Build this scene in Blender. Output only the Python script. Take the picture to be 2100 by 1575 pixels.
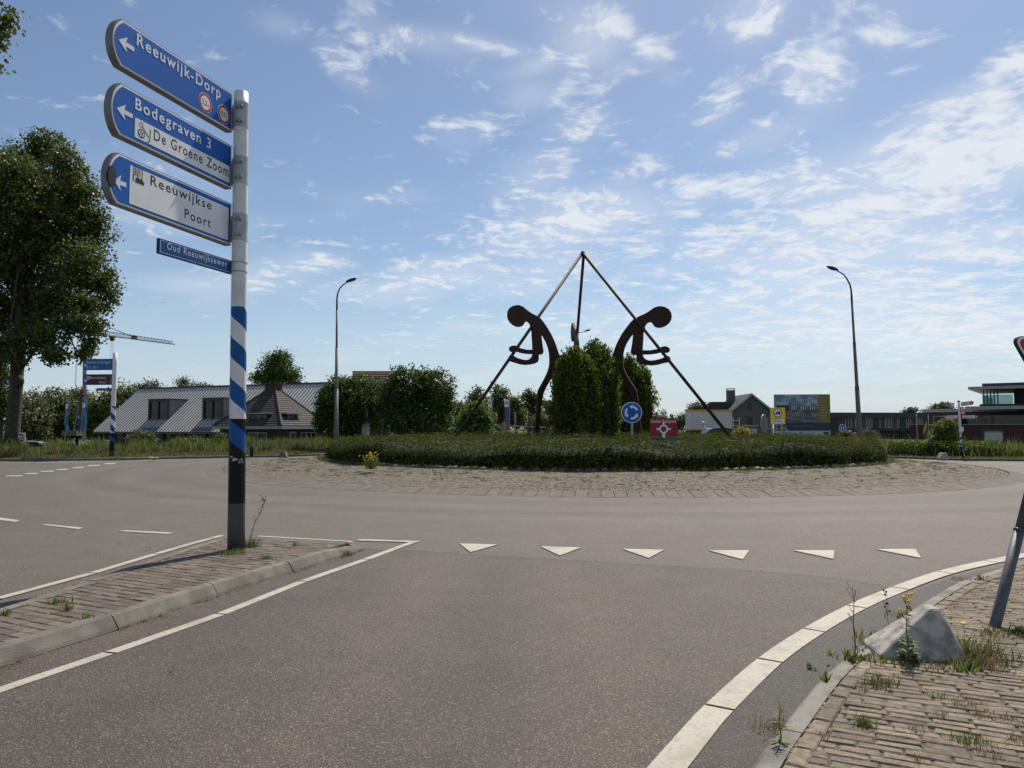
import bpy, math, random
import numpy as np
from mathutils import Vector

for _o in list(bpy.data.objects):
    bpy.data.objects.remove(_o, do_unlink=True)
SC = bpy.context.scene
COL = SC.collection
R = random.Random(11)
rng = np.random.default_rng(11)
PI = math.pi

# ------------------------------------------------------------------ camera
FOC, CAMH, HORIZON = 1550.0, 1.6, 878.0          # focal length in photo pixels, eye height, horizon row
PITCH = math.atan((HORIZON - 787.5) / FOC)
cam_d = bpy.data.cameras.new('camera')
cam = bpy.data.objects.new('camera', cam_d)
COL.objects.link(cam)
cam.location = (0, 0, CAMH)
cam.rotation_euler = (PI / 2 + PITCH, 0, 0)
cam_d.sensor_width = 36.0
cam_d.lens = FOC / 2100 * 36.0
cam_d.clip_start = 0.05
cam_d.clip_end = 6000
SC.camera = cam

# ------------------------------------------------------------------ sun, sky, exposure
SUN_EL, SUN_AZ = math.radians(54), math.radians(26)      # ahead of the camera and to the right
sun_d = bpy.data.lights.new('sun', 'SUN')
sun_d.energy = 4.8
sun_d.angle = math.radians(0.53)
sun_d.color = (1.0, 0.915, 0.79)
sun = bpy.data.objects.new('sun', sun_d)
COL.objects.link(sun)
sv = Vector((math.sin(SUN_AZ) * math.cos(SUN_EL), math.cos(SUN_AZ) * math.cos(SUN_EL), math.sin(SUN_EL)))
sun.rotation_euler = sv.to_track_quat('Z', 'Y').to_euler()
sun.location = (20, 40, 80)

SC.view_settings.view_transform = 'Standard'
SC.view_settings.look = 'None'
SC.view_settings.gamma = 1.0
SC.view_settings.exposure = 0.30
SC.view_settings.use_curve_mapping = False

world = bpy.data.worlds.new('World')
SC.world = world
world.use_nodes = True
WT = world.node_tree
WT.nodes.clear()

class NG:
    """small helper to wire shader nodes"""
    def __init__(s, tree):
        s.t = tree
    def n(s, typ, **kw):
        nd = s.t.nodes.new(typ)
        for k, v in kw.items():
            setattr(nd, k, v)
        return nd
    def put(s, sock, v):
        if hasattr(v, 'node'):
            s.t.links.new(v, sock)
        elif isinstance(v, (tuple, list)) and len(v) == 3 and sock.type == 'RGBA':
            sock.default_value = (*v, 1)
        else:
            sock.default_value = v
    def math(s, op, a, b=0.0, c=None, clamp=False):
        nd = s.n('ShaderNodeMath', operation=op, use_clamp=clamp)
        s.put(nd.inputs[0], a)
        s.put(nd.inputs[1], b)
        if c is not None:
            s.put(nd.inputs[2], c)
        return nd.outputs[0]
    def mix(s, f, a, b):
        nd = s.n('ShaderNodeMix', data_type='RGBA')
        s.put(nd.inputs[0], f)
        s.put(nd.inputs[6], a)
        s.put(nd.inputs[7], b)
        return nd.outputs[2]
    def noise(s, vec, scale, detail=4, rough=0.5, dist=0.0):
        nd = s.n('ShaderNodeTexNoise')
        if vec is not None:
            s.put(nd.inputs['Vector'], vec)
        nd.inputs['Scale'].default_value = scale
        nd.inputs['Detail'].default_value = detail
        nd.inputs['Roughness'].default_value = rough
        nd.inputs['Distortion'].default_value = dist
        return nd.outputs['Fac']
    def smooth(s, v, lo, hi, a=0.0, b=1.0):
        nd = s.n('ShaderNodeMapRange', interpolation_type='SMOOTHSTEP')
        s.put(nd.inputs[0], v)
        nd.inputs[1].default_value = lo
        nd.inputs[2].default_value = hi
        nd.inputs[3].default_value = a
        nd.inputs[4].default_value = b
        return nd.outputs[0]

def build_sky():
    g = NG(WT)
    sky = g.n('ShaderNodeTexSky', sky_type='NISHITA')
    sky.sun_disc = False
    sky.sun_elevation = SUN_EL
    sky.sun_rotation = SUN_AZ
    sky.altitude = 0
    sky.air_density = 1.0
    sky.dust_density = 0.6
    sky.ozone_density = 2.2
    tc = g.n('ShaderNodeTexCoord')
    sep = g.n('ShaderNodeSeparateXYZ')
    WT.links.new(tc.outputs['Generated'], sep.inputs[0])
    x, y, z = sep.outputs
    zz = g.math('MAXIMUM', g.math('ADD', z, 0.10), 0.05)
    cx, cy = g.math('DIVIDE', x, zz), g.math('DIVIDE', y, zz)       # where the view ray meets a flat cloud layer
    cmb = g.n('ShaderNodeCombineXYZ')
    WT.links.new(cx, cmb.inputs[0])
    WT.links.new(cy, cmb.inputs[1])
    P = cmb.outputs[0]
    # coverage: broad banks and single patches of altocumulus, each (azimuth slope, height slope, widths, tilt, strength)
    U = g.math('DIVIDE', x, g.math('MAXIMUM', y, 0.05))
    V = g.math('DIVIDE', z, g.math('MAXIMUM', y, 0.05))
    front = g.smooth(y, 0.05, 0.25)
    banks = [(0.66, 0.475, .32, .040, 34, .44), (0.62, 0.36, .40, .085, 26, .47), (0.37, 0.325, .13, .040, 4, .42), (.45, .29, .22, .06, 18, .40),
             (0.42, 0.245, .24, .065, 22, .37), (0.52, 0.19, .32, .06, 4, .36), (0.64, 0.24, .20, .055, 4, .37), (0.60, 0.15, .34, .085, 3, .40), (.42, .13, .40, .05, 3, .34),
             (0.11, 0.525, .060, .050, 50, .44), (0.04, 0.495, .05, .018, 20, .34), (.145, .485, .05, .02, 25, .34), (0.19, .505, .03, .05, 60, .34), (.215, .475, .025, .03, 70, .32),
             (0.41, 0.485, .065, .055, 38, .46), (0.33, 0.56, .07, .055, 60, .35), (0.09, 0.405, .07, .032, 10, .38), (.02, .44, .05, .03, 30, .30), (.06, .45, .05, .02, 40, .30),
             (0.075, 0.275, .18, .046, 14, .46), (0.05, 0.215, .14, .040, 10, .34), (-0.11, 0.205, .17, .038, 8, .35), (.19, .255, .08, .03, 32, .34),
             (0.17, .345, .06, .026, 30, .35), (0.03, .33, .09, .045, 25, .31), (0.06, .365, .07, .03, 20, .31), (.28, .43, .05, .03, 30, .29), (.30, .47, .04, .03, 40, .28),
             (-0.32, .55, .06, .028, -15, .36), (-.235, .50, .06, .028, -42, .38), (-.16, .535, .09, .022, -8, .34), (-.20, .55, .04, .04, -40, .32), (-.04, .52, .10, .014, -12, .28),
             (-.29, .215, .14, .032, 8, .32), (-.44, .275, .14, .02, -4, .24), (0.27, .25, .11, .05, 20, .37), (.20, .20, .14, .04, 10, .30), (.31, .18, .16, .04, 8, .33),
             (0.25, .31, .09, .04, 20, .32), (0.20, .14, .42, .05, 2, .28), (-.06, .40, .08, .03, 15, .29), (.33, .39, .10, .03, 20, .28), (.05, .235, .3, .03, 3, .2), (-.15, .31, .07, .014, 0, .2), (.52, .54, .06, .05, 40, .27)]
    cov = None
    for (u, v, a, b, deg, w) in banks:
        c, s_ = math.cos(math.radians(deg)), math.sin(math.radians(deg))
        du, dv = g.math('SUBTRACT', U, u), g.math('SUBTRACT', V, v)
        p = g.math('MULTIPLY_ADD', du, c / a, g.math('MULTIPLY', dv, s_ / a))
        q = g.math('MULTIPLY_ADD', dv, c / b, g.math('MULTIPLY', du, -s_ / b))
        e = g.math('EXPONENT', g.math('MULTIPLY', g.math('MULTIPLY_ADD', p, p, g.math('MULTIPLY', q, q)), -1.0))
        e = g.math('MULTIPLY', e, w * (0.90 if u < 0.25 else 1.02))
        cov = e if cov is None else g.math('MAXIMUM', cov, e)
    back = g.math('MULTIPLY', g.smooth(g.noise(P, 0.35, 2), 0.42, 0.7), 0.34)
    cov = g.math('MULTIPLY_ADD', cov, front, g.math('MULTIPLY', back, g.math('SUBTRACT', 1.0, front)))
    warp = g.n('ShaderNodeTexNoise')
    WT.links.new(P, warp.inputs['Vector'])
    warp.inputs['Scale'].default_value = 2.2
    warp.inputs['Detail'].default_value = 2
    wadd = g.n('ShaderNodeVectorMath', operation='MULTIPLY_ADD')
    WT.links.new(warp.outputs['Color'], wadd.inputs[0])
    wadd.inputs[1].default_value = (.30, .30, 0)
    WT.links.new(P, wadd.inputs[2])
    n1 = g.noise(wadd.outputs[0], 7.6, 9, 0.60)
    n2 = g.noise(wadd.outputs[0], 24.0, 4, 0.55)
    n3 = g.noise(P, 1.1, 3, 0.5)
    nn = g.math('MULTIPLY_ADD', n2, 0.50, g.math('MULTIPLY_ADD', n1, 1.30, g.math('MULTIPLY', n3, 0.30)))
    d = g.math('ADD', nn, cov)
    dens = g.math('MULTIPLY', g.smooth(d, 1.16, 1.60), 0.88)
    thin = g.math('MULTIPLY', g.smooth(g.math('MULTIPLY_ADD', cov, 0.8, n3), 0.50, 0.92), 0.40)  # veil under the banks
    dens = g.math('MAXIMUM', dens, thin)
    # low haze: the layer fades into a pale band at the horizon
    hz = g.smooth(z, 0.0, 0.22, 0.60, 0.0)
    col = g.mix(hz, sky.outputs[0], (5.0, 6.3, 7.9))
    col = g.mix(dens, col, (8.2, 8.5, 8.9))
    bg = g.n('ShaderNodeBackground')
    WT.links.new(col, bg.inputs[0])
    bg.inputs[1].default_value = 0.082
    out = g.n('ShaderNodeOutputWorld')
    WT.links.new(bg.outputs[0], out.inputs[0])
build_sky()

# ------------------------------------------------------------------ helpers
cF = np.array([0, math.cos(PITCH), math.sin(PITCH)])
cU = np.array([0, -math.sin(PITCH), math.cos(PITCH)])
cR = np.array([1.0, 0, 0])
EYE = np.array([0, 0, CAMH])
def ray(px, py): return cF * FOC + cR * (px - 1050) - cU * (py - 787.5)
def gnd(px, py, z=0.0):                      # point of the ground (or a level z) seen at a photo pixel
    d = ray(px, py)
    return EYE + d * (z - CAMH) / d[2]
def at(px, py, Y):                           # point at distance Y seen at a photo pixel
    d = ray(px, py)
    return EYE + d * Y / d[1]
def X_at(px, Y): return float((px - 1050) / FOC * Y * 1.0)

MATS = {}
def mat(name, c, c2=None, scale=4.0, rough=0.75, metal=0.0, bump=0.0, bscale=None, detail=4, rnd=0.0, spec=0.4,
        coord='Object', lo=0.35, hi=0.65, coat=0.0, c3=None, s3=0.6):
    m = bpy.data.materials.new(name)
    m.use_nodes = True
    t = m.node_tree
    g = NG(t)
    bs = t.nodes['Principled BSDF']
    bs.inputs['Roughness'].default_value = rough
    bs.inputs['Metallic'].default_value = metal
    bs.inputs['Specular IOR Level'].default_value = spec
    if coat: bs.inputs['Coat Weight'].default_value = coat
    if coord == 'World':
        vec = g.n('ShaderNodeNewGeometry').outputs['Position']
    else:
        vec = g.n('ShaderNodeTexCoord').outputs['Object']
    col = None
    if c2 is not None:
        col = g.mix(g.smooth(g.noise(vec, scale, detail, 0.6), lo, hi), c, c2)
    if c3 is not None:
        col = g.mix(g.smooth(g.noise(vec, s3, 3, 0.5), 0.45, 0.75, 0, .8), col if col is not None else c, c3)
    if rnd:
        oi = g.n('ShaderNodeObjectInfo').outputs['Random']
        ri = g.n('ShaderNodeNewGeometry').outputs['Random Per Island']
        r = g.math('FRACT', g.math('ADD', g.math('MULTIPLY', oi, 7.31), ri))
        hs = g.n('ShaderNodeHueSaturation')
        g.put(hs.inputs['Value'], g.math('MULTIPLY_ADD', r, 2 * rnd, 1 - rnd))
        r2 = g.math('FRACT', g.math('MULTIPLY', r, 13.7))
        g.put(hs.inputs['Hue'], g.math('MULTIPLY_ADD', r2, 0.05 * min(1, rnd * 2), 0.5 - 0.025 * min(1, rnd * 2)))
        g.put(hs.inputs['Color'], col if col is not None else c)
        col = hs.outputs[0]
    g.put(bs.inputs['Base Color'], col if col is not None else c)
    if bump:
        b = g.n('ShaderNodeBump')
        b.inputs['Strength'].default_value = bump
        b.inputs['Distance'].default_value = 0.01
        g.put(b.inputs['Height'], g.noise(vec, bscale or scale * 6, 4, 0.6))
        t.links.new(b.outputs[0], bs.inputs['Normal'])
    MATS[name] = m
    return m

def leafmat(name, c, rnd=0.35, trans=0.35, spec=0.22, gloss=0.5):
    m = bpy.data.materials.new(name)
    m.use_nodes = True
    t = m.node_tree
    t.nodes.clear()
    g = NG(t)
    ri = g.n('ShaderNodeNewGeometry').outputs['Random Per Island']
    hs = g.n('ShaderNodeHueSaturation')
    g.put(hs.inputs['Value'], g.math('MULTIPLY_ADD', ri, 2 * rnd, 1 - rnd))
    r2 = g.math('FRACT', g.math('MULTIPLY', ri, 17.3))
    g.put(hs.inputs['Hue'], g.math('MULTIPLY_ADD', r2, 0.05, 0.475))
    g.put(hs.inputs['Color'], c)
    p = g.n('ShaderNodeBsdfPrincipled')
    g.put(p.inputs['Base Color'], hs.outputs[0])
    p.inputs['Roughness'].default_value = gloss
    p.inputs['Specular IOR Level'].default_value = spec
    tr = g.n('ShaderNodeBsdfTranslucent')
    hs2 = g.n('ShaderNodeHueSaturation')
    hs2.inputs['Hue'].default_value = 0.485
    hs2.inputs['Value'].default_value = 1.5
    g.put(hs2.inputs['Color'], hs.outputs[0])
    g.put(tr.inputs[0], hs2.outputs[0])
    mx = g.n('ShaderNodeMixShader')
    mx.inputs[0].default_value = trans
    t.links.new(p.outputs[0], mx.inputs[1])
    t.links.new(tr.outputs[0], mx.inputs[2])
    o = g.n('ShaderNodeOutputMaterial')
    t.links.new(mx.outputs[0], o.inputs[0])
    MATS[name] = m
    return m

def tag(o, label=None, cat=None, group=None, kind=None):
    if label: o['label'] = label
    if cat: o['category'] = cat
    if group: o['group'] = group
    if kind: o['kind'] = kind
    return o

ORG = {}            # world position of every object's origin
def thing(name, label, cat, loc, group=None):
    o = bpy.data.objects.new(name, None)
    o.empty_display_size = 0.2
    COL.objects.link(o)
    o.location = loc
    ORG[o.name] = np.array(loc, float)
    return tag(o, label, cat, group)

def link(name, me, parent=None, origin=None):
    o = bpy.data.objects.new(name, me)
    COL.objects.link(o)
    if parent is not None:
        o.parent = parent
        ORG[o.name] = ORG[parent.name]
    else:
        org = np.array(origin if origin is not None else (0, 0, 0), float)
        o.location = org
        ORG[o.name] = org
    return o

def np_mesh(name, V, polys, mats, smooth=False, mi=None):
    """polys: list of int arrays (n,k)"""
    me = bpy.data.meshes.new(name)
    V = np.asarray(V, np.float32)
    me.vertices.add(len(V))
    me.vertices.foreach_set('co', V.ravel())
    loops = np.concatenate([p.ravel() for p in polys]).astype(np.int32)
    cnt = np.concatenate([np.full(len(p), p.shape[1]) for p in polys]).astype(np.int32)
    st = np.concatenate([[0], np.cumsum(cnt)[:-1]]).astype(np.int32)
    me.loops.add(len(loops))
    me.loops.foreach_set('vertex_index', loops)
    me.polygons.add(len(cnt))
    me.polygons.foreach_set('loop_start', st)
    if mi is not None:
        me.polygons.foreach_set('material_index', np.asarray(mi, np.int32))
    if smooth:
        me.polygons.foreach_set('use_smooth', np.ones(len(cnt), bool))
    me.update(calc_edges=True)
    me.validate()
    for m in (mats if isinstance(mats, (list, tuple)) else [mats]):
        me.materials.append(m)
    return me

class MB:
    def __init__(s):
        s.V, s.F, s.M = [], [], []
    def add(s, vs, fs, mi=0):
        b = len(s.V)
        s.V += [tuple(float(c) for c in v) for v in vs]
        s.F += [tuple(b + i for i in f) for f in fs]
        s.M += [mi] * len(fs)
        return s
    def box(s, c, size, rz=0.0, mi=0, ux=None):
        hx, hy, hz = size[0] / 2, size[1] / 2, size[2] / 2
        if ux is None: ux = (math.cos(rz), math.sin(rz))
        l = math.hypot(ux[0], ux[1]); ux = (ux[0] / l, ux[1] / l)
        vs = []
        for dz in (-hz, hz):
            for (a, b) in ((-hx, -hy), (hx, -hy), (hx, hy), (-hx, hy)):
                vs.append((c[0] + a * ux[0] - b * ux[1], c[1] + a * ux[1] + b * ux[0], c[2] + dz))
        return s.add(vs, [(0, 3, 2, 1), (4, 5, 6, 7), (0, 1, 5, 4), (1, 2, 6, 5), (2, 3, 7, 6), (3, 0, 4, 7)], mi)
    def bar(s, a, b, w, h=None, mi=0, up=(0, 0, 1)):
        a, b = np.array(a, float), np.array(b, float)
        h = h or w
        d = (b - a) / np.linalg.norm(b - a)
        u = np.array(up, float)
        if abs(d @ u) > .98: u = np.array([1.0, 0, 0])
        x = np.cross(d, u); x /= np.linalg.norm(x)
        y = np.cross(x, d)
        vs = [p + x * i * w / 2 + y * j * h / 2 for p in (a, b) for (i, j) in ((-1, -1), (1, -1), (1, 1), (-1, 1))]
        return s.add(vs, [(0, 1, 2, 3), (7, 6, 5, 4), (0, 4, 5, 1), (1, 5, 6, 2), (2, 6, 7, 3), (3, 7, 4, 0)], mi)
    def tube(s, pts, rad, n=10, mi=0, cap=True):
        pts = [np.array(p, float) for p in pts]
        if not hasattr(rad, '__len__'): rad = [rad] * len(pts)
        b = len(s.V)
        ref = None
        for i, p in enumerate(pts):
            if i == 0: d = pts[1] - pts[0]
            elif i == len(pts) - 1: d = pts[-1] - pts[-2]
            else: d = pts[i + 1] - pts[i - 1]
            d = d / (np.linalg.norm(d) + 1e-9)
            if ref is None:
                ref = np.array([1.0, 0, 0]) if abs(d[0]) < .9 else np.array([0, 1.0, 0])
            x = ref - d * (ref @ d); x /= np.linalg.norm(x)
            ref = x
            y = np.cross(d, x)
            for k in range(n):
                a = 2 * PI * k / n
                s.V.append(tuple(p + (x * math.cos(a) + y * math.sin(a)) * rad[i]))
        for i in range(len(pts) - 1):
            for k in range(n):
                k2 = (k + 1) % n
                s.F.append((b + i * n + k, b + i * n + k2, b + (i + 1) * n + k2, b + (i + 1) * n + k)); s.M.append(mi)
        if cap:
            s.F.append(tuple(b + k for k in reversed(range(n)))); s.M.append(mi)
            s.F.append(tuple(b + (len(pts) - 1) * n + k for k in range(n))); s.M.append(mi)
        return s
    def plate(s, O, ux, uy, poly, t0, t1, mi=0, nrm=None):
        """polygon (u,v) extruded along n = ux x uy from t0 to t1"""
        O, ux, uy = (np.array(q, float) for q in (O, ux, uy))
        n = np.cross(ux, uy); n /= np.linalg.norm(n)
        ar = sum(poly[i][0] * poly[(i + 1) % len(poly)][1] - poly[(i + 1) % len(poly)][0] * poly[i][1] for i in range(len(poly)))
        if ar < 0: poly = poly[::-1]
        k = len(poly)
        vs = [O + ux * u + uy * v + n * t for t in (t0, t1) for (u, v) in poly]
        fs = [tuple(reversed(range(k))), tuple(range(k, 2 * k))] + [(i, (i + 1) % k, k + (i + 1) % k, k + i) for i in range(k)]
        return s.add(vs, fs, mi)
    def ellipsoid(s, c, r, nu=12, nv=8, mi=0):
        b = len(s.V)
        s.V.append((c[0], c[1], c[2] - r[2]))
        for j in range(1, nv):
            ph = -PI / 2 + PI * j / nv
            for i in range(nu):
                a = 2 * PI * i / nu
                s.V.append((c[0] + r[0] * math.cos(ph) * math.cos(a), c[1] + r[1] * math.cos(ph) * math.sin(a), c[2] + r[2] * math.sin(ph)))
        s.V.append((c[0], c[1], c[2] + r[2]))
        top = len(s.V) - 1
        for i in range(nu):
            i2 = (i + 1) % nu
            s.F.append((b, b + 1 + i2, b + 1 + i)); s.M.append(mi)
            for j in range(nv - 2):
                p = b + 1 + j * nu
                s.F.append((p + i, p + i2, p + nu + i2, p + nu + i)); s.M.append(mi)
            p = b + 1 + (nv - 2) * nu
            s.F.append((p + i, p + i2, top)); s.M.append(mi)
        return s
    def mesh(s, name, mats, smooth=False, off=(0, 0, 0)):
        me = bpy.data.meshes.new(name)
        o = np.array(off, float)
        me.from_pydata([tuple(np.array(v) - o) for v in s.V], [], s.F)
        for m in (mats if isinstance(mats, (list, tuple)) else [mats]):
            me.materials.append(m)
        me.polygons.foreach_set('material_index', s.M)
        if smooth:
            me.polygons.foreach_set('use_smooth', [len(f) <= 4 for f in s.F])
        me.update()
        return me
    def build(s, name, mats, parent=None, origin=None, smooth=False, bevel=0.0, seg=2):
        off = ORG[parent.name] if parent is not None else np.array(origin if origin is not None else (0, 0, 0), float)
        o = link(name, s.mesh(name, mats, smooth, off), parent, origin)
        if bevel:
            md = o.modifiers.new('bevel', 'BEVEL')
            md.width = bevel; md.segments = seg; md.limit_method = 'ANGLE'
        return o

def circ(u, v, r, n=28, a0=0.0, a1=2 * PI):
    full = abs(a1 - a0 - 2 * PI) < 1e-6
    m = n if full else n + 1
    return [(u + r * math.cos(a0 + (a1 - a0) * i / n), v + r * math.sin(a0 + (a1 - a0) * i / n)) for i in range(m)]
def arcband(u, v, r0, r1, a0, a1, n=16):
    return circ(u, v, r1, n, a0, a1) + circ(u, v, r0, n, a0, a1)[::-1]
def rect(u0, v0, u1, v1): return [(u0, v0), (u1, v0), (u1, v1), (u0, v1)]
def rrect(u0, v0, u1, v1, r, n=4):
    p = []
    for (cx, cy, a) in ((u1 - r, v1 - r, 0), (u0 + r, v1 - r, PI / 2), (u0 + r, v0 + r, PI), (u1 - r, v0 + r, 1.5 * PI)):
        p += [(cx + r * math.cos(a + PI / 2 * i / n), cy + r * math.sin(a + PI / 2 * i / n)) for i in range(n + 1)]
    return p
def thick(pts, w):
    """outline of a stroke of width w along 2-D points"""
    L, Rr = [], []
    for i, p in enumerate(pts):
        a = pts[max(i - 1, 0)]; b = pts[min(i + 1, len(pts) - 1)]
        dx, dy = b[0] - a[0], b[1] - a[1]
        l = math.hypot(dx, dy) or 1
        nx, ny = -dy / l * w / 2, dx / l * w / 2
        L.append((p[0] + nx, p[1] + ny)); Rr.append((p[0] - nx, p[1] - ny))
    return L + Rr[::-1]

_txt = {}
def text_geo(s, bold=0.012):
    if (s, bold) in _txt: return _txt[(s, bold)]
    cu = bpy.data.curves.new('lettering', 'FONT')
    cu.body = s
    cu.offset = bold
    cu.resolution_u = 4
    cu.space_character = 1.0 if len(s) < 4 else 1.22
    ob = bpy.data.objects.new('lettering_src', cu)
    COL.objects.link(ob)
    bpy.context.view_layer.update()
    dg = bpy.context.evaluated_depsgraph_get()
    me = bpy.data.meshes.new_from_object(ob.evaluated_get(dg))
    V = np.array([v.co[:] for v in me.vertices]).reshape(-1, 3)
    F = [tuple(p.vertices) for p in me.polygons]
    bpy.data.objects.remove(ob); bpy.data.curves.remove(cu); bpy.data.meshes.remove(me)
    _txt[(s, bold)] = (V, F)
    return V, F
CAPH = None
def lettering(mb, s, O, ux, uy, n, u0, u1, v0, cap, t, bold=0.012, mi=0):
    """flat letters from u0 to u1 on the baseline v0 with capitals of height cap, t in front of the plane"""
    global CAPH
    if CAPH is None: CAPH = float(text_geo('H', 0)[0][:, 1].max())
    V, F = text_geo(s, bold)
    x0, x1 = V[:, 0].min(), V[:, 0].max()
    sx = (u1 - u0) / (x1 - x0)
    sy = cap / CAPH
    P = np.array(O) + np.outer(u0 + (V[:, 0] - x0) * sx, ux) + np.outer(v0 + V[:, 1] * sy, uy) + np.array(n) * t
    mb.add(P, F, mi)

class Plane:
    """a vertical board: origin, reading direction; n looks at the reader"""
    def __init__(s, O, ux, uz=(0, 0, 1)):
        s.O = np.array(O, float)
        s.ux = np.array(ux, float); s.ux /= np.linalg.norm(s.ux)
        s.uz = np.array(uz, float); s.uz /= np.linalg.norm(s.uz)
        s.n = np.cross(s.ux, s.uz)
    def uv(s, px, py):
        d = ray(px, py)
        k = ((s.O - EYE) @ s.n) / (d @ s.n)
        p = EYE + d * k - s.O
        return float(p @ s.ux), float(p @ s.uz)
    def pt(s, u, v, t=0.0): return s.O + s.ux * u + s.uz * v + s.n * t
    def plate(s, mb, poly, t0, t1, mi=0): mb.plate(s.O, s.ux, s.uz, poly, t0, t1, mi)
    def text(s, mb, st, u0, u1, v0, cap, t, bold=0.012, mi=0):
        lettering(mb, st, s.O, s.ux, s.uz, s.n, u0, u1, v0, cap, t, bold, mi)

# ------------------------------------------------------------------ leaves and grass
def rand_dirs(n):
    v = rng.normal(size=(n, 3))
    return v / np.linalg.norm(v, axis=1)[:, None]
def leaf_points(lobes, n, clump=0.0, shell=0.45, per=14, squash=1.0):
    """leaf positions in twig clumps spread through ellipsoid lobes (c, r), plus an outward direction"""
    w = np.array([(r[0] * r[1] * r[2]) ** (2 / 3) for c, r in lobes]); w /= w.sum()
    P, D = [], []
    for (c, r), wi in zip(lobes, w):
        k = max(4, int(n * wi))
        nc = max(1, k // per)
        d = rand_dirs(nc)
        rad = rng.random(nc) ** shell * (1 + rng.normal(size=nc) * .06)
        cc = np.array(c) + d * rad[:, None] * np.array(r)
        idx = rng.integers(0, nc, k)
        off = rng.normal(size=(k, 3)) * clump
        off[:, 2] *= squash
        P.append(cc[idx] + off)
        D.append(d[idx])
    return np.concatenate(P), np.concatenate(D)
def leaf_mesh(name, P, D, size, m, aspect=0.75, droop=0.2, up=0.35, jit=0.35, org=(0, 0, 0)):
    n = len(P)
    nrm = rand_dirs(n) * .8 + D * .5 + np.array([0, 0, up])
    nrm /= np.linalg.norm(nrm, axis=1)[:, None]
    ax = np.cross(nrm, rand_dirs(n)); ax /= (np.linalg.norm(ax, axis=1)[:, None] + 1e-9)
    ax[:, 2] -= droop; ax /= np.linalg.norm(ax, axis=1)[:, None]
    sd = np.cross(nrm, ax); sd /= np.linalg.norm(sd, axis=1)[:, None]
    s = (size * (1 + rng.uniform(-jit, jit, n)))[:, None]
    nn = np.cross(ax, sd)
    V = np.empty((n, 4, 3))
    V[:, 0] = P - ax * s * .5
    V[:, 1] = P + sd * s * .5 * aspect + nn * s * .10
    V[:, 2] = P + ax * s * .5
    V[:, 3] = P - sd * s * .5 * aspect + nn * s * .10
    V = V.reshape(-1, 3) - np.array(org)
    return np_mesh(name, V, [np.arange(n * 4).reshape(n, 4)], m)
def blade_mesh(name, P, h, w, m, lean=0.35, org=(0, 0, 0), wind=(0, 0)):
    n = len(P)
    a = rng.uniform(0, 2 * PI, n)
    sx = np.stack([np.cos(a), np.sin(a), np.zeros(n)], 1)
    b = rng.uniform(0, 2 * PI, n)
    l = (rng.random(n) * lean)[:, None] * h[:, None]
    dr = np.stack([np.cos(b), np.sin(b), np.zeros(n)], 1) * l + np.array([wind[0], wind[1], 0]) * h[:, None]
    up = np.array([0, 0, 1.0])
    V = np.empty((n, 5, 3))
    ww = np.broadcast_to(np.asarray(w, float), (n,))[:, None]
    V[:, 0] = P - sx * ww / 2
    V[:, 1] = P + sx * ww / 2
    V[:, 2] = P + sx * ww * .38 + up * h[:, None] * .6 + dr * .4
    V[:, 3] = P - sx * ww * .38 + up * h[:, None] * .6 + dr * .4
    V[:, 4] = P + up * h[:, None] * .97 + dr * 1.15
    V = V.reshape(-1, 3) - np.array(org)
    i = np.arange(n)[:, None] * 5
    return np_mesh(name, V, [i + np.array([[0, 1, 2, 3]]), i + np.array([[3, 2, 4]])], m)
def in_poly(P, poly):
    x, y = P[:, 0], P[:, 1]
    ins = np.zeros(len(P), bool)
    j = len(poly) - 1
    for i in range(len(poly)):
        xi, yi = poly[i][:2]; xj, yj = poly[j][:2]
        c = ((yi > y) != (yj > y)) & (x < (xj - xi) * (y - yi) / (yj - yi + 1e-12) + xi)
        ins ^= c
        j = i
    return ins
def scatter(poly, n):
    a = np.array([p[:2] for p in poly]); lo, hi = a.min(0), a.max(0)
    out = []
    got = 0
    while got < n:
        p = rng.uniform(lo, hi, (n * 2, 2))
        p = p[in_poly(p, poly)]
        out.append(p); got += len(p)
    return np.concatenate(out)[:n]
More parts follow.
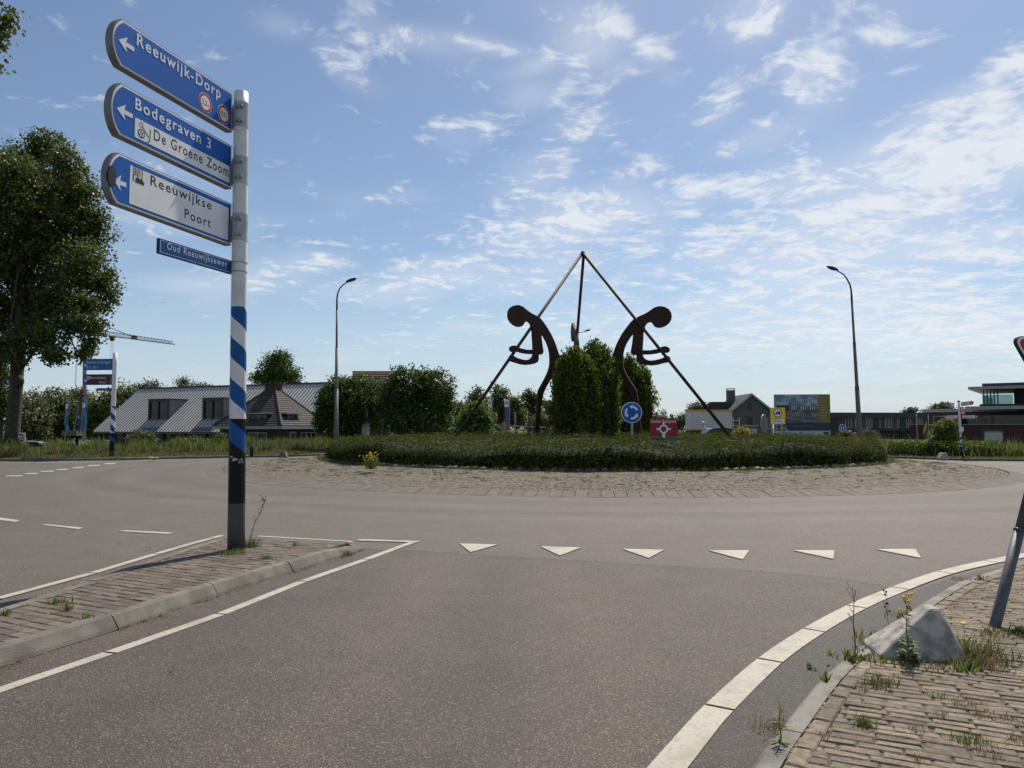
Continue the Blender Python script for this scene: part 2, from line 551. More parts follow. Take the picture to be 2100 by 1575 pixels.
# ------------------------------------------------------------------ materials
CX, CY, RA, RH = 3.6, 33.3, 15.8, 11.45        # roundabout centre, apron radius, planting radius
def asphalt(name, base, dark, light, speck=0.5, ring=False):
    m = bpy.data.materials.new(name); m.use_nodes = True
    t = m.node_tree; g = NG(t); bs = t.nodes['Principled BSDF']
    pos = g.n('ShaderNodeNewGeometry').outputs['Position']
    big = g.noise(pos, 0.22, 4, 0.6)
    mid = g.noise(pos, 1.7, 5, 0.65)
    col = g.mix(g.smooth(g.math('MULTIPLY_ADD', mid, 0.5, g.math('MULTIPLY', big, 0.5)), 0.36, 0.64), dark, base)
    vor = g.n('ShaderNodeTexVoronoi'); vor.inputs['Scale'].default_value = 140
    t.links.new(pos, vor.inputs['Vector'])
    sx = g.n('ShaderNodeSeparateColor'); t.links.new(vor.outputs['Color'], sx.inputs[0])
    tone = g.smooth(sx.outputs[0], 0.0, 1.0, 0.62, 1.35)
    hs = g.n('ShaderNodeHueSaturation'); g.put(hs.inputs['Value'], tone); g.put(hs.inputs['Color'], col)
    chip = g.math('MULTIPLY', g.smooth(sx.outputs[1], 0.84, 0.97), speck)
    col = g.mix(chip, hs.outputs[0], light)
    fine = g.noise(pos, 300, 3, 0.6)
    col2 = g.mix(g.smooth(fine, .35, .75, 0, .35), col, tuple(c * .35 for c in dark))
    # oil and rubber stains
    st = g.smooth(g.noise(pos, 0.9, 5, 0.7, 0.6), 0.60, 0.72, 0, 0.30)
    # wear: wheel tracks a little paler, the oil line between them darker, a dirty gutter
    sp = g.n('ShaderNodeSeparateXYZ'); t.links.new(pos, sp.inputs[0])
    if ring:
        dx, dy = g.math('SUBTRACT', sp.outputs[0], CX), g.math('SUBTRACT', sp.outputs[1], CY)
        q = g.math('SQRT', g.math('MULTIPLY_ADD', dx, dx, g.math('MULTIPLY', dy, dy))); mid_ = 19.2
    else:
        q = g.math('MULTIPLY_ADD', sp.outputs[1], -.03, sp.outputs[0]); mid_ = -.35
    q = g.math('ADD', q, g.math('MULTIPLY_ADD', big, .9, -.45))
    def band(c, w): 
        e = g.math('DIVIDE', g.math('SUBTRACT', q, c), w); return g.math('EXPONENT', g.math('MULTIPLY', g.math('MULTIPLY', e, e), -1.0))
    w_ = g.math('SUBTRACT', g.math('MULTIPLY', g.math('ADD', band(mid_ - .85, .34), band(mid_ + .85, .34)), .13), g.math('MULTIPLY', g.math('ADD', band(mid_, .32), band(mid_ - 2.1, .5)), .13))
    hw = g.n('ShaderNodeHueSaturation'); g.put(hw.inputs['Value'], g.math('ADD', 1.0, w_)); g.put(hw.inputs['Color'], g.mix(st, col2, tuple(c * .5 for c in dark)))
    g.put(bs.inputs['Base Color'], hw.outputs[0])
    bs.inputs['Roughness'].default_value = 0.72
    bs.inputs['Specular IOR Level'].default_value = 0.40
    b = g.n('ShaderNodeBump'); b.inputs['Strength'].default_value = 0.7; b.inputs['Distance'].default_value = 0.006
    g.put(b.inputs['Height'], g.math('ADD', vor.outputs['Distance'], g.math('MULTIPLY', fine, .5)))
    t.links.new(b.outputs[0], bs.inputs['Normal'])
    return m
m_road = asphalt('asphalt_ring', (.096, .0825, .0695), (.072, .0615, .0515), (.32, .285, .24), .6, ring=True)
m_road2 = asphalt('asphalt_approach', (.074, .061, .049), (.053, .0435, .035), (.29, .25, .195), .6)
m_strip = asphalt('asphalt_edge', (.052, .045, .039), (.038, .033, .028), (.22, .195, .16), .5)
m_paint = mat('road_paint', (.365, .34, .285), (.20, .185, .155), 42, .65, detail=7, lo=.50, hi=.72, bump=.3, bscale=160, coord='World', c3=(.23, .21, .175), s3=3.3)
m_paint_worn = mat('road_paint_worn', (.52, .49, .43), (.22, .205, .185), 70, .7, coord='World', lo=.42, hi=.62)
m_conc = mat('concrete_kerb', (.165, .152, .128), (.105, .097, .082), 3.2, .85, bump=.6, bscale=90, coord='World', c3=(.085, .08, .07), s3=5)
m_conc_l = mat('concrete_light', (.40, .40, .40), (.27, .27, .27), 6, .85, bump=.5, bscale=70, coord='World', c3=(.22, .22, .21), s3=3)
m_brick_y = mat('brick_yellow', (.205, .165, .115), (.115, .095, .072), 18, .85, rnd=.28, bump=.8, bscale=60, coord='World', c3=(.095, .082, .065), s3=2.4)
m_brick_g = mat('brick_grey', (.128, .106, .085), (.088, .073, .059), 12, .85, rnd=.28, bump=.8, bscale=60, coord='World', c3=(.09, .074, .058), s3=2.0)
m_brick_r = mat('brick_apron', (.130, .110, .088), (.102, .086, .069), 8, .85, rnd=.16, bump=.4, bscale=50, coord='World', c3=(.125, .110, .088), s3=.8)
m_block = mat('apron_block', (.128, .112, .094), (.096, .084, .071), 5, .85, rnd=.10, bump=.4, bscale=60, coord='World')
m_sand = mat('joint_sand', (.060, .050, .040), (.095, .080, .062), 9, .95, coord='World', bump=.5)
m_earth = mat('verge_earth', (.085, .080, .040), (.055, .065, .025), 1.4, .95, coord='World', bump=.6, c3=(.12, .10, .06), s3=.8)
m_field = mat('field_grass', (.050, .072, .020), (.075, .085, .030), .4, .95, coord='World', c3=(.03, .045, .015), s3=.05)

# ------------------------------------------------------------------ ground, roads
RB = RA - .58
def sheet(name, pts, z, m, parent=None, kind=None):
    mb = MB(); mb.add([(p[0], p[1], z if len(p) < 3 else p[2]) for p in pts], [tuple(range(len(pts)))])
    me = mb.mesh(name, m)
    if sum(pts[i][0] * pts[(i + 1) % len(pts)][1] - pts[(i + 1) % len(pts)][0] * pts[i][1] for i in range(len(pts))) < 0:
        me.flip_normals()
    o = link(name, me, parent)
    if kind: tag(o, kind=kind)
    return o
def P2(px, py, z=0.0):
    p = gnd(px, py, z); return (float(p[0]), float(p[1]))

LK = [P2(*q) for q in ((-700, 951), (-300, 948), (0, 946), (130, 945), (248, 944), (330, 941.5), (420, 940), (500, 938.6), (570, 937.6), (655, 934.5))] + [(-10.0, 49.5), (-9.0, 58.0)]
RK = [(21.5, 58.0), (18.6, 46.0)] + [P2(*q) for q in ((1800, 938.5), (1850, 940.5), (1925, 943.2), (1980, 945), (2100, 946.3), (2400, 948), (3000, 950))]
ground = sheet('ground', [(2500 * math.cos(a), 2500 * math.sin(a)) for a in np.linspace(0, 2 * PI, 64, endpoint=False)], -0.75, m_field, kind='structure')
road = sheet('road', [(-90, -25), (90, -25)] + RK[::-1] + [(26, 110), (-6, 110)] + LK[::-1], 0.0, m_road, kind='structure')
# the approach is an older, browner surface; its seam crosses under the give-way teeth
seam = [(735, 1127), (860, 1131), (1010, 1141), (1200, 1152), (1400, 1163), (1560, 1172), (1700, 1185), (1800, 1200), (1860, 1216)]
ap_r = [(1850, 1275), (1740, 1352), (1600, 1505), (1530, 1620)]
approach = sheet('approach_road', [P2(*q) for q in seam + ap_r] + [(1.6, 1.5), (1.4, -20), (-4.9, -20), (-3.75, 3.0)] + [P2(*q) for q in ((0, 1372), (243, 1294), (449, 1228), (603, 1175))], 0.004, m_road2, kind='structure')
# darker asphalt strips between the white lines and the kerbs
def strip_between(name, a, b, z, m):
    return sheet(name, [P2(*q) for q in a] + [P2(*q) for q in b[::-1]], z, m, road)
strip_between('asphalt_strip', [(1400, 1605), (1470, 1510), (1540, 1420), (1640, 1335), (1740, 1275), (1850, 1222), (1950, 1186), (2100, 1152), (2300, 1120)],
              [(1530, 1605), (1600, 1505), (1680, 1404), (1740, 1350), (1800, 1305), (1860, 1265), (1950, 1209), (2100, 1158), (2300, 1124)], 0.008, m_strip)
# seams of the asphalt: thin dark joints
def seam_line(pts, w, z):
    w2 = [P2(*q) for q in pts]
    sheet('asphalt_joint', thick(w2, w), z, m_tar, road)
m_tar = mat('joint_tar', (.035, .033, .031), (.06, .056, .052), 30, .8, coord='World')
seam_line(seam, 0.012, 0.009)
seam_line([(620, 1067), (900, 1082), (1200, 1094)], 0.006, 0.005)

# ------------------------------------------------------------------ road markings (thermoplastic, a few mm thick)
def marking(poly, z=0.009, m=None, name='line_marking'):
    mb = MB(); mb.plate((0, 0, 0), (1, 0, 0), (0, 1, 0), poly, z - 0.004, z + 0.003)
    return mb.build(name, m or m_paint, road)
def dashes(pts, w, breaks=None, gap=0.03, m=None, z=0.009):
    """a painted line along ground points, cut into lengths; breaks are the joint positions"""
    W = [np.array(P2(*q)) for q in pts]
    # resample
    seg = [np.linalg.norm(W[i + 1] - W[i]) for i in range(len(W) - 1)]
    cum = np.concatenate([[0], np.cumsum(seg)])
    def pt(s):
        i = min(max(int(np.searchsorted(cum, s) - 1), 0), len(seg) - 1)
        return W[i] + (W[i + 1] - W[i]) * (s - cum[i]) / seg[i]
    bs = [0.0]
    for b in (breaks or []):
        q = np.array(P2(*b))
        bs.append(min(np.linspace(0, cum[-1], 600), key=lambda s: np.linalg.norm(pt(s) - q)))
    bs.append(cum[-1])
    for a, b in zip(bs[:-1], bs[1:]):
        if b - a < .1: continue
        ss = np.linspace(a + (gap / 2 if a > 0 else 0), b - (gap / 2 if b < cum[-1] else 0), 7)
        marking(thick([tuple(pt(s)) for s in ss], w), z, m)
def smooth_px(pts, n=6):
    """Catmull-Rom through pixel points"""
    out = []
    for i in range(len(pts) - 1):
        p0 = pts[max(i - 1, 0)]; p1 = pts[i]; p2 = pts[i + 1]; p3 = pts[min(i + 2, len(pts) - 1)]
        for k in range(n):
            t = k / n
            out.append(tuple(.5 * (2 * p1[j] + (p2[j] - p0[j]) * t + (2 * p0[j] - 5 * p1[j] + 4 * p2[j] - p3[j]) * t * t + (3 * p1[j] - p0[j] - 3 * p2[j] + p3[j]) * t ** 3) for j in (0, 1)))
    return out + [pts[-1]]
edge_px = smooth_px([(1310, 1650), (1372, 1575), (1418, 1520), (1462, 1468), (1570, 1365), (1660, 1301), (1754, 1248), (1850, 1207), (1937, 1176), (2030, 1154), (2110, 1139), (2220, 1124), (2400, 1106)])
dashes(edge_px, 0.165, [(1460, 1452), (1578, 1358), (1666, 1294), (1758, 1247), (1853, 1209), (1939, 1176), (2031, 1153), (2120, 1137), (2230, 1122)])
dashes([(-420, 1558), (0, 1418), (218, 1344), (452, 1262), (620, 1194.5), (750, 1149), (822, 1122), (848, 1113)], 0.10, [(-150, 1468), (222, 1342), (452, 1262), (621, 1194), (752, 1149)])
dashes([(733, 1108.5), (800, 1110.5), (858, 1112.5)], 0.13)
dashes([(455, 1099.5), (390, 1117), (318, 1138), (186, 1178), (0, 1228), (-300, 1305)], 0.10, [(430, 1105), (320, 1137), (187, 1177), (-5, 1230)])
for tri in (((942, 1116), (1022, 1118), (965, 1134)), ((1108, 1122), (1192, 1124), (1148, 1141)), ((1276, 1127), (1363, 1129), (1330, 1146)),
            ((1452, 1130), (1537, 1130), (1523, 1149)), ((1626, 1130), (1711, 1130), (1709, 1148)), ((1797, 1128), (1877, 1127), (1889, 1146))):
    marking([P2(*q) for q in tri], 0.009, m_paint if tri[0][0] in (942, 1452, 1108) else m_paint, 'give_way_triangle')
for quad in (((-95, 1053), (-85, 1049), (5, 1056), (-2, 1060)), ((-60, 1060), (-50, 1055), (41, 1068), (30, 1071)), ((83, 1077), (97, 1076), (170, 1083), (160, 1086)),
             ((241, 1090), (258, 1088.5), (357, 1093), (343, 1096))):
    if quad[0][0] < -70: continue
    marking([P2(*q) for q in quad], 0.006)
for (a, b, y) in ((10, 48, 976.5), (49, 80, 971.7), (81, 112, 967.2), (114, 141, 963.3), (147, 174, 959.3), (177, 207, 955.3), (211, 239, 951.5)):
    marking([P2(a, y + 1.1), P2(a + 6, y - 1.0), P2(b, y - 1.6), P2(b - 5, y + .6)], 0.006)
dashes([(-400, 952.5), (0, 949.3), (150, 948.6), (248, 948)], 0.22, z=0.006)
dashes([(255, 948), (300, 945.5), (350, 943.6)], 0.12, z=0.006)

# ------------------------------------------------------------------ kerbs
def along(W):
    W = [np.array(p[:2], float) for p in W]
    seg = [np.linalg.norm(W[i + 1] - W[i]) for i in range(len(W) - 1)]
    cum = np.concatenate([[0], np.cumsum(seg)])
    def pt(s):
        i = min(max(int(np.searchsorted(cum, s, 'right') - 1), 0), len(seg) - 1)
        return W[i] + (W[i + 1] - W[i]) * (s - cum[i]) / seg[i]
    def tan(s):
        d = pt(min(s + .15, cum[-1])) - pt(max(s - .15, 0)); return d / np.linalg.norm(d)
    return pt, tan, float(cum[-1])
def kerb(parent, W, profile, length, m, side, name='kerb_stone', gap=0.012, breaks=None, nsub=2, jit=0.004, drop=None):
    """kerb stones along the line W; profile = (distance to the `side`, height)"""
    pt, tan, T = along(W)
    cuts = breaks if breaks else list(np.arange(0, T, length)) + [T]
    for a, b in zip(cuts[:-1], cuts[1:]):
        if b - a < .1: continue
        mb = MB(); k = len(profile)
        rows = []
        dz = R.uniform(-jit, jit); dn = R.uniform(-jit, jit)
        for i in range(nsub + 1):
            s = a + gap / 2 + (b - a - gap) * i / nsub
            p, t = pt(s), tan(s)
            nrm = np.array([t[1], -t[0]]) * side
            f = drop(s / T) if drop else 1.0
            rows.append([(*(p + nrm * (u + dn)), (z + dz) * (f if z > 0 else 1)) for (u, z) in profile])
        vs = [v for r in rows for v in r]
        fs = []
        for i in range(nsub):
            for j in range(k):
                j2 = (j + 1) % k
                fs.append((i * k + j, i * k + j2, (i + 1) * k + j2, (i + 1) * k + j))
        fs += [tuple(range(k))[::-1], tuple(nsub * k + j for j in range(k))]
        mb.add(vs, fs)
        o = mb.build(name, m, parent)
        o.data.validate()
        import bmesh
        bm = bmesh.new(); bm.from_mesh(o.data); bmesh.ops.recalc_face_normals(bm, faces=bm.faces); bm.to_mesh(o.data); bm.free()

# verges beyond the ring road: a raised strip that falls to the lower polder behind
def verge(name, K, side_sign):
    rows = []
    for (off, z) in ((.10, -.05), (.10, .10), (2.0, .12), (8.0, .06), (20.0, -.60), (45.0, -.74)):
        row = []
        for p in K:
            d = np.array([p[0] - CX, p[1] - 26.0]); d /= np.linalg.norm(d)
            row.append((p[0] + d[0] * off, p[1] + d[1] * off, z))
        rows.append(row)
    k = len(K); mb = MB()
    fs = [(i * k + j, i * k + j + 1, (i + 1) * k + j + 1, (i + 1) * k + j) for i in range(len(rows) - 1) for j in range(k - 1)]
    mb.add([v for r in rows for v in r], fs)
    o = mb.build(name, m_earth); tag(o, kind='structure')
    return o
verge_l = verge('verge', LK, 1)
verge_r = verge('verge', RK, 1)
PR = [(0, -.1), (0, .10), (.02, .12), (.13, .12), (.13, -.1)]
kerb(verge_l, LK, PR, 1.0, m_conc, -1)
kerb(verge_r, RK, PR, 1.0, m_conc, -1)

# ------------------------------------------------------------------ bricks
def brick_geo(L, W, H, ch=0.006, seed=0, uneven=0.002):
    rr = random.Random(seed)
    x, y = L / 2, W / 2
    vs = [(-x, -y, -H), (x, -y, -H), (x, y, -H), (-x, y, -H)]
    vs += [(sx * x, sy * y, -ch + rr.uniform(-uneven, 0)) for sx, sy in ((-1, -1), (1, -1), (1, 1), (-1, 1))]
    vs += [(sx * (x - ch * rr.uniform(.8, 1.8)), sy * (y - ch * rr.uniform(.8, 1.6)), rr.uniform(-uneven, uneven)) for sx, sy in ((-1, -1), (1, -1), (1, 1), (-1, 1))]
    fs = [(0, 1, 5, 4), (1, 2, 6, 5), (2, 3, 7, 6), (3, 0, 4, 7), (4, 5, 9, 8), (5, 6, 10, 9), (6, 7, 11, 10), (7, 4, 8, 11), (8, 9, 10, 11)]
    return vs, fs
def lay_bricks(parent, places, variants, m, limit, name='brick', rest='brick_field'):
    """places: (x,y,z,angle,tiltx,tilty,variant) sorted so that the ones that show largest come first"""
    mes = []
    for (vs, fs) in variants:
        mb = MB(); mb.add(vs, fs); mes.append(mb.mesh(name, m))
    for (x, y, z, a, tx, ty, v) in places[:limit]:
        o = bpy.data.objects.new(name, mes[v]); COL.objects.link(o)
        o.parent = parent; o.location = (x, y, z); o.rotation_euler = (tx, ty, a)
    ps = places[limit:]
    if ps:
        A = np.array([p[:6] for p in ps]); vid = np.array([p[6] for p in ps])
        Vs, Fs, base = [], [], 0
        for k, (vs, fs) in enumerate(variants):
            sel = A[vid == k]
            if not len(sel): continue
            v0 = np.array(vs)
            c, s_ = np.cos(sel[:, 3])[:, None], np.sin(sel[:, 3])[:, None]
            X = v0[None, :, 0] * c - v0[None, :, 1] * s_ + sel[:, 0:1]
            Y = v0[None, :, 0] * s_ + v0[None, :, 1] * c + sel[:, 1:2]
            Z = v0[None, :, 2] + sel[:, 2:3] + v0[None, :, 1] * sel[:, 4:5] - v0[None, :, 0] * sel[:, 5:6]
            Vs.append(np.stack([X, Y, Z], 2).reshape(-1, 3))
            Fs.append((np.arange(len(sel))[:, None, None] * len(vs) + np.array(fs)[None] + base).reshape(-1, 4))
            base += len(sel) * len(vs)
        me = np_mesh(rest, np.concatenate(Vs), [np.concatenate(Fs)], m)
        tag(link(rest, me, parent), kind='stuff')
def course_places(poly, d, L, W, joint, z, nvar, seed, tilt=0.02, zj=0.004, lenj=0.0):
    """running bond with courses along direction d filling polygon poly"""
    rr = random.Random(seed)
    d = np.array(d, float); d /= np.linalg.norm(d); n = np.array([-d[1], d[0]])
    pts = np.array([p[:2] for p in poly]); a = pts @ d; b = pts @ n
    cand = []
    r0 = b.min()
    row = 0
    while r0 < b.max():
        s = a.min() - L * rr.random()
        while s < a.max():
            q = d * (s + L / 2) + n * (r0 + W / 2)
            cand.append((q[0], q[1])); s += L + joint * rr.uniform(.7, 1.5)
        r0 += W + joint * rr.uniform(.8, 1.4); row += 1
    C = np.array(cand); C = C[in_poly(C, poly)]
    ang = math.atan2(d[1], d[0])
    out = [(x, y, z + rr.uniform(-zj, zj), ang + rr.uniform(-.012, .012) + (PI if rr.random() < .5 else 0), rr.uniform(-tilt, tilt), rr.uniform(-tilt, tilt), rr.randrange(nvar)) for x, y in C]
    out.sort(key=lambda p: p[0] ** 2 + p[1] ** 2)
    return out
def clip_convex(P, poly):
    """clip polygon P to a convex counter-clockwise polygon"""
    out = list(P)
    for i in range(len(poly)):
        a, b = poly[i], poly[(i + 1) % len(poly)]
        inp, out = out, []
        sd = lambda p: (b[0] - a[0]) * (p[1] - a[1]) - (b[1] - a[1]) * (p[0] - a[0])
        for j in range(len(inp)):
            p, q = inp[j], inp[(j + 1) % len(inp)]
            sp, sq = sd(p), sd(q)
            if sp >= 0: out.append(p)
            if sp * sq < 0:
                k = sp / (sp - sq); out.append((p[0] + (q[0] - p[0]) * k, p[1] + (q[1] - p[1]) * k))
        if not out: return []
    return out
def corners(p, L, W):
    c, s_ = math.cos(p[3]), math.sin(p[3])
    return [(p[0] + a * L / 2 * c - b * W / 2 * s_, p[1] + a * L / 2 * s_ + b * W / 2 * c) for a, b in ((-1, -1), (1, -1), (1, 1), (-1, 1))]
def visible(px_margin, pl, ymax=1700):
    """keep what the camera could see, with a margin for a step to the side"""
    keep, rest = [], []
    for p in pl:
        Y = p[1]
        u = 1050 + p[0] / max(Y, .1) * FOC; v = HORIZON + (CAMH - p[2]) / max(Y, .1) * FOC
        (keep if (Y > .5 and -px_margin < u < 2100 + px_margin and v < ymax) else rest).append(p)
    return keep, rest

# --- pavement at the near right
kerbR_px = smooth_px([(1500, 1650), (1545, 1577), (1600, 1502), (1680, 1402), (1740, 1349), (1800, 1304), (1860, 1264), (1950, 1208), (2000, 1189), (2060, 1169), (2110, 1154), (2220, 1136), (2420, 1112)])
KR = [P2(*q) for q in kerbR_px]
d0 = np.array(KR[0]) - np.array(KR[1]); d0 /= np.linalg.norm(d0)
KR = [tuple(np.array(KR[0]) + d0 * 2.2)] + KR
PZ = 0.055
pt, tan, T = along(KR)
def off_line(o, n=60):
    r = []
    for s in np.linspace(0, T, n):
        p, t = pt(s), tan(s); r.append(tuple(p + np.array([t[1], -t[0]]) * o))
    return r
pav_poly = off_line(.12) + [(14, 12), (14, -3), (2.0, -3)]
pavement = sheet('pavement', pav_poly, PZ - 0.010, m_sand, kind='structure')
m_conc_r = mat('concrete_kerb_worn', (.215, .205, .182), (.15, .143, .126), 4, .85, bump=.6, bscale=90, coord='World', c3=(.11, .10, .085), s3=4)
kerb(pavement, KR, [(0, -.1), (0, .012), (.035, .05), (.06, .058), (.135, .060), (.135, -.1)], 1.0, m_conc_r, 1, nsub=4, jit=.003)
bd = random.Random(5)
pl = []
s = .05
while s < T - .1:
    p, t = pt(s + .10), tan(s + .10); q = p + np.array([t[1], -t[0]]) * .188
    pl.append((q[0], q[1], PZ + .009 + bd.uniform(-.003, .003), math.atan2(t[1], t[0]), bd.uniform(-.02, .02), bd.uniform(-.02, .02), bd.randrange(4)))
    s += .212
variants_y = [brick_geo(.200 + dl, .066, .05, .006, k, .003) for k, dl in enumerate((0, -.006, .004, -.02, .008, -.003))]
border_v = [brick_geo(.203, .088, .05, .007, 20 + k, .002) for k in range(4)]
lay_bricks(pavement, visible(200, pl)[0], border_v, m_brick_y, 300, 'brick', 'border_bricks')
field = course_places(off_line(.13) + [(12, 11), (12, -2), (2.0, -2)], (.893, -.45), .200, .066, .006, PZ, 6, 3, tilt=.013, zj=.0025)
vis, _ = visible(260, field)
lay_bricks(pavement, vis, variants_y, m_brick_y, 300, 'brick', 'brick_field')

# --- traffic island at the left
IZ = .115
nearK = [P2(*q) for q in ((744, 1127), (603, 1174), (447, 1222), (243, 1292.5), (0, 1370))]
d0 = np.array(nearK[-1]) - np.array(nearK[-2]); d0 /= np.linalg.norm(d0)
nearK.append(tuple(np.array(nearK[-1]) + d0 * 3.5))
topB, topC, topD, topE = P2(716, 1112, IZ), P2(455, 1101, IZ), P2(188, 1187, IZ), P2(0, 1247, IZ)
endE = (topE[0] - .13, 3.45)
ptn, tann, Tn = along(nearK)
inner = []
for s in np.linspace(.12, Tn, 12):
    p, t = ptn(s), tann(s); inner.append(tuple(p + np.array([t[1], -t[0]]) * .10))
inner = [q for q in inner if q[1] > 3.4]
isl_poly = inner + [endE, topE, topD, topC, topB]
island = sheet('traffic_island', isl_poly, IZ - .010, m_sand, kind='structure')
cuts = [0.0]
for q in nearK[1:4]:
    cuts.append(min(np.linspace(0, Tn, 900), key=lambda s: np.linalg.norm(ptn(s) - np.array(q))))
cuts += list(np.arange(cuts[-1] + 1.3, Tn, 1.3)) + [Tn]
kerb(island, nearK, [(0, -.1), (0, .004), (.012, .03), (.065, .105), (.085, .117), (.135, .120), (.135, -.1)], 1.2, m_conc, 1, breaks=cuts, jit=.004, drop=lambda f: min(1.0, .55 + f * 7))
backK = [endE, topE, topD, topC]
kerb(island, backK, [(.0, -.1), (.0, .10), (.03, .12), (.13, .12), (.13, -.1)], 1.0, m_conc, 1)
endK = [topC, topB, nearK[0]]
kerb(island, [topC, tuple(np.array(topB) + np.array((.02, 0)))], [(-.06, -.1), (-.06, .02), (-.02, .105), (.02, .118), (.10, .118), (.10, -.1)], .95, m_conc, 1)
marking([(topC[0] + .5, topC[1] + .03 - .055), (topC[0] + .5, topC[1] + .03), (topB[0] + .05, topB[1] + .02), (topB[0] + .04, topB[1] - .035)], IZ + .009, m_paint_worn)
cvx = [topB, topC, topD, topE, endE, inner[-1]]
big = [(p[0] + dx, p[1] + dy) for p in cvx for dx in (-.2, .2) for dy in (-.2, .2)]
bx0, by0 = min(p[0] for p in big), min(p[1] for p in big); bx1, by1 = max(p[0] for p in big), max(p[1] for p in big)
fieldI = course_places([(bx0, by0), (bx1, by0), (bx1, by1), (bx0, by1)], (.893, -.45), .208, .100, .006, IZ, 5, 9, tilt=.010, zj=.003)
whole, cut = [], []
for p in fieldI:
    cs = corners(p, .208, .100)
    k = clip_convex(cs, cvx)
    if len(k) < 3: continue
    ar = abs(sum(k[i][0] * k[(i + 1) % len(k)][1] - k[(i + 1) % len(k)][0] * k[i][1] for i in range(len(k)))) / 2
    if ar > .0206: whole.append(p)
    elif ar > .0012: cut.append((k, p))
fieldI = whole
for k, p in cut:
    if p[1] < 3.5: continue
    mb = MB(); cxk, cyk = sum(q[0] for q in k) / len(k), sum(q[1] for q in k) / len(k)
    mb.plate((0, 0, 0), (1, 0, 0), (0, 1, 0), [(cxk + (q[0] - cxk) * .96, cyk + (q[1] - cyk) * .96) for q in k], IZ - .05, p[2])
    mb.build('brick', m_brick_g, island)
variants_g = [brick_geo(.208, .100, .05, .006, 40 + k, .003) for k in range(5)]
vis, _ = visible(260, fieldI)
lay_bricks(island, vis, variants_g, m_brick_g, 220, 'brick', 'brick_field')

# --- apron of the roundabout: a ring of rising blocks, then setts laid in rings
def apron_z(r):
    return .095 + (RB - r) / (RB - RH) * .29
apron_mb = MB()
nr = 96
prof = [(RA - .06, -.06), (RB, .075), (RH - .6, apron_z(RH - .6) - .012), (0.0, .55)]
vs = [(CX + r * math.cos(2 * PI * i / nr), CY + r * math.sin(2 * PI * i / nr), z) for (r, z) in prof for i in range(nr)]
fs = [(j * nr + i, j * nr + (i + 1) % nr, (j + 1) * nr + (i + 1) % nr, (j + 1) * nr + i) for j in range(3) for i in range(nr)]
apron_mb.add(vs, fs)
apron = apron_mb.build('roundabout_apron', m_sand)
tag(apron, kind='structure')
# wedge blocks
nb = 322
w0, w1 = RA * 2 * PI / nb / 2 - .006, (RB + .02) * 2 * PI / nb / 2 - .005
blk = MB()
blk.add([(-w0, 0, -.08), (w0, 0, -.08), (w1, .56, -.08), (-w1, .56, -.08), (-w0, 0, .002), (w0, 0, .002), (w1, .56, .105), (-w1, .56, .105),
         (-w0 + .006, .03, .010), (w0 - .006, .03, .010), (w1 - .008, .55, .110), (-w1 + .008, .55, .110)],
        [(0, 1, 5, 4), (1, 2, 6, 5), (2, 3, 7, 6), (3, 0, 4, 7), (4, 5, 9, 8), (5, 6, 10, 9), (6, 7, 11, 10), (7, 4, 8, 11), (8, 9, 10, 11)])
bme = blk.mesh('kerb_block', m_block)
for i in range(nb):
    a = 2 * PI * i / nb
    if math.sin(a) > .55: continue
    o = bpy.data.objects.new('kerb_block', bme); COL.objects.link(o); o.parent = apron
    o.location = (CX + RA * math.cos(a), CY + RA * math.sin(a), R.uniform(-.004, .004))
    o.rotation_euler = (R.uniform(-.006, .006), R.uniform(-.006, .006), a + PI / 2)
setts = []
r = RB - .02
while r > RH - .5:
    step = .205 / r
    a = R.random() * step
    while a < 2 * PI:
        if math.sin(a) < .35:
            setts.append((CX + (r - .05) * math.cos(a), CY + (r - .05) * math.sin(a), apron_z(r - .05) + R.uniform(-.005, .005), a + PI / 2 + R.uniform(-.03, .03), R.uniform(-.03, .03) + .085, R.uniform(-.03, .03), R.randrange(4)))
        a += step * R.uniform(1.0, 1.06)
    r -= .108
setts.sort(key=lambda p: p[0] ** 2 + p[1] ** 2)
lay_bricks(apron, setts, [brick_geo(.196, .098, .05, .008, 60 + k, .003) for k in range(4)], m_brick_r, 300, 'paving_sett', 'sett_field')
# ------------------------------------------------------------------ signs: shared materials
m_alu = mat('grey_aluminium', (.22, .21, .205), (.17, .165, .16), 8, .5, metal=.4, coord='World')
m_steel = mat('galvanised_steel', (.36, .37, .38), (.25, .26, .27), 14, .5, metal=.55, bump=.15)
m_blue = mat('sign_blue', (.010, .112, .43), (.011, .118, .46), 1.2, .5, spec=.2, coord='World')
m_white = mat('sign_white', (.80, .80, .79), (.74, .74, .73), 3, .42, coord='World')
m_black = mat('sign_black', (.012, .012, .016), None, rough=.5)
m_red = mat('sign_red', (.42, .018, .03), None, rough=.45)
m_brown = mat('sign_brown', (.09, .010, .008), None, rough=.45)
m_sblue = mat('street_name_blue', (.008, .095, .30), (.010, .105, .32), 3, .4, coord='World')
m_dkblue = mat('street_name_edge', (.010, .025, .08), None, rough=.5)
m_rubber = mat('black_plastic', (.018, .018, .019), None, rough=.55)
m_yel = mat('sign_yellow', (.80, .66, .02), None, rough=.45)
m_green = mat('sign_green', (.02, .16, .07), None, rough=.5)

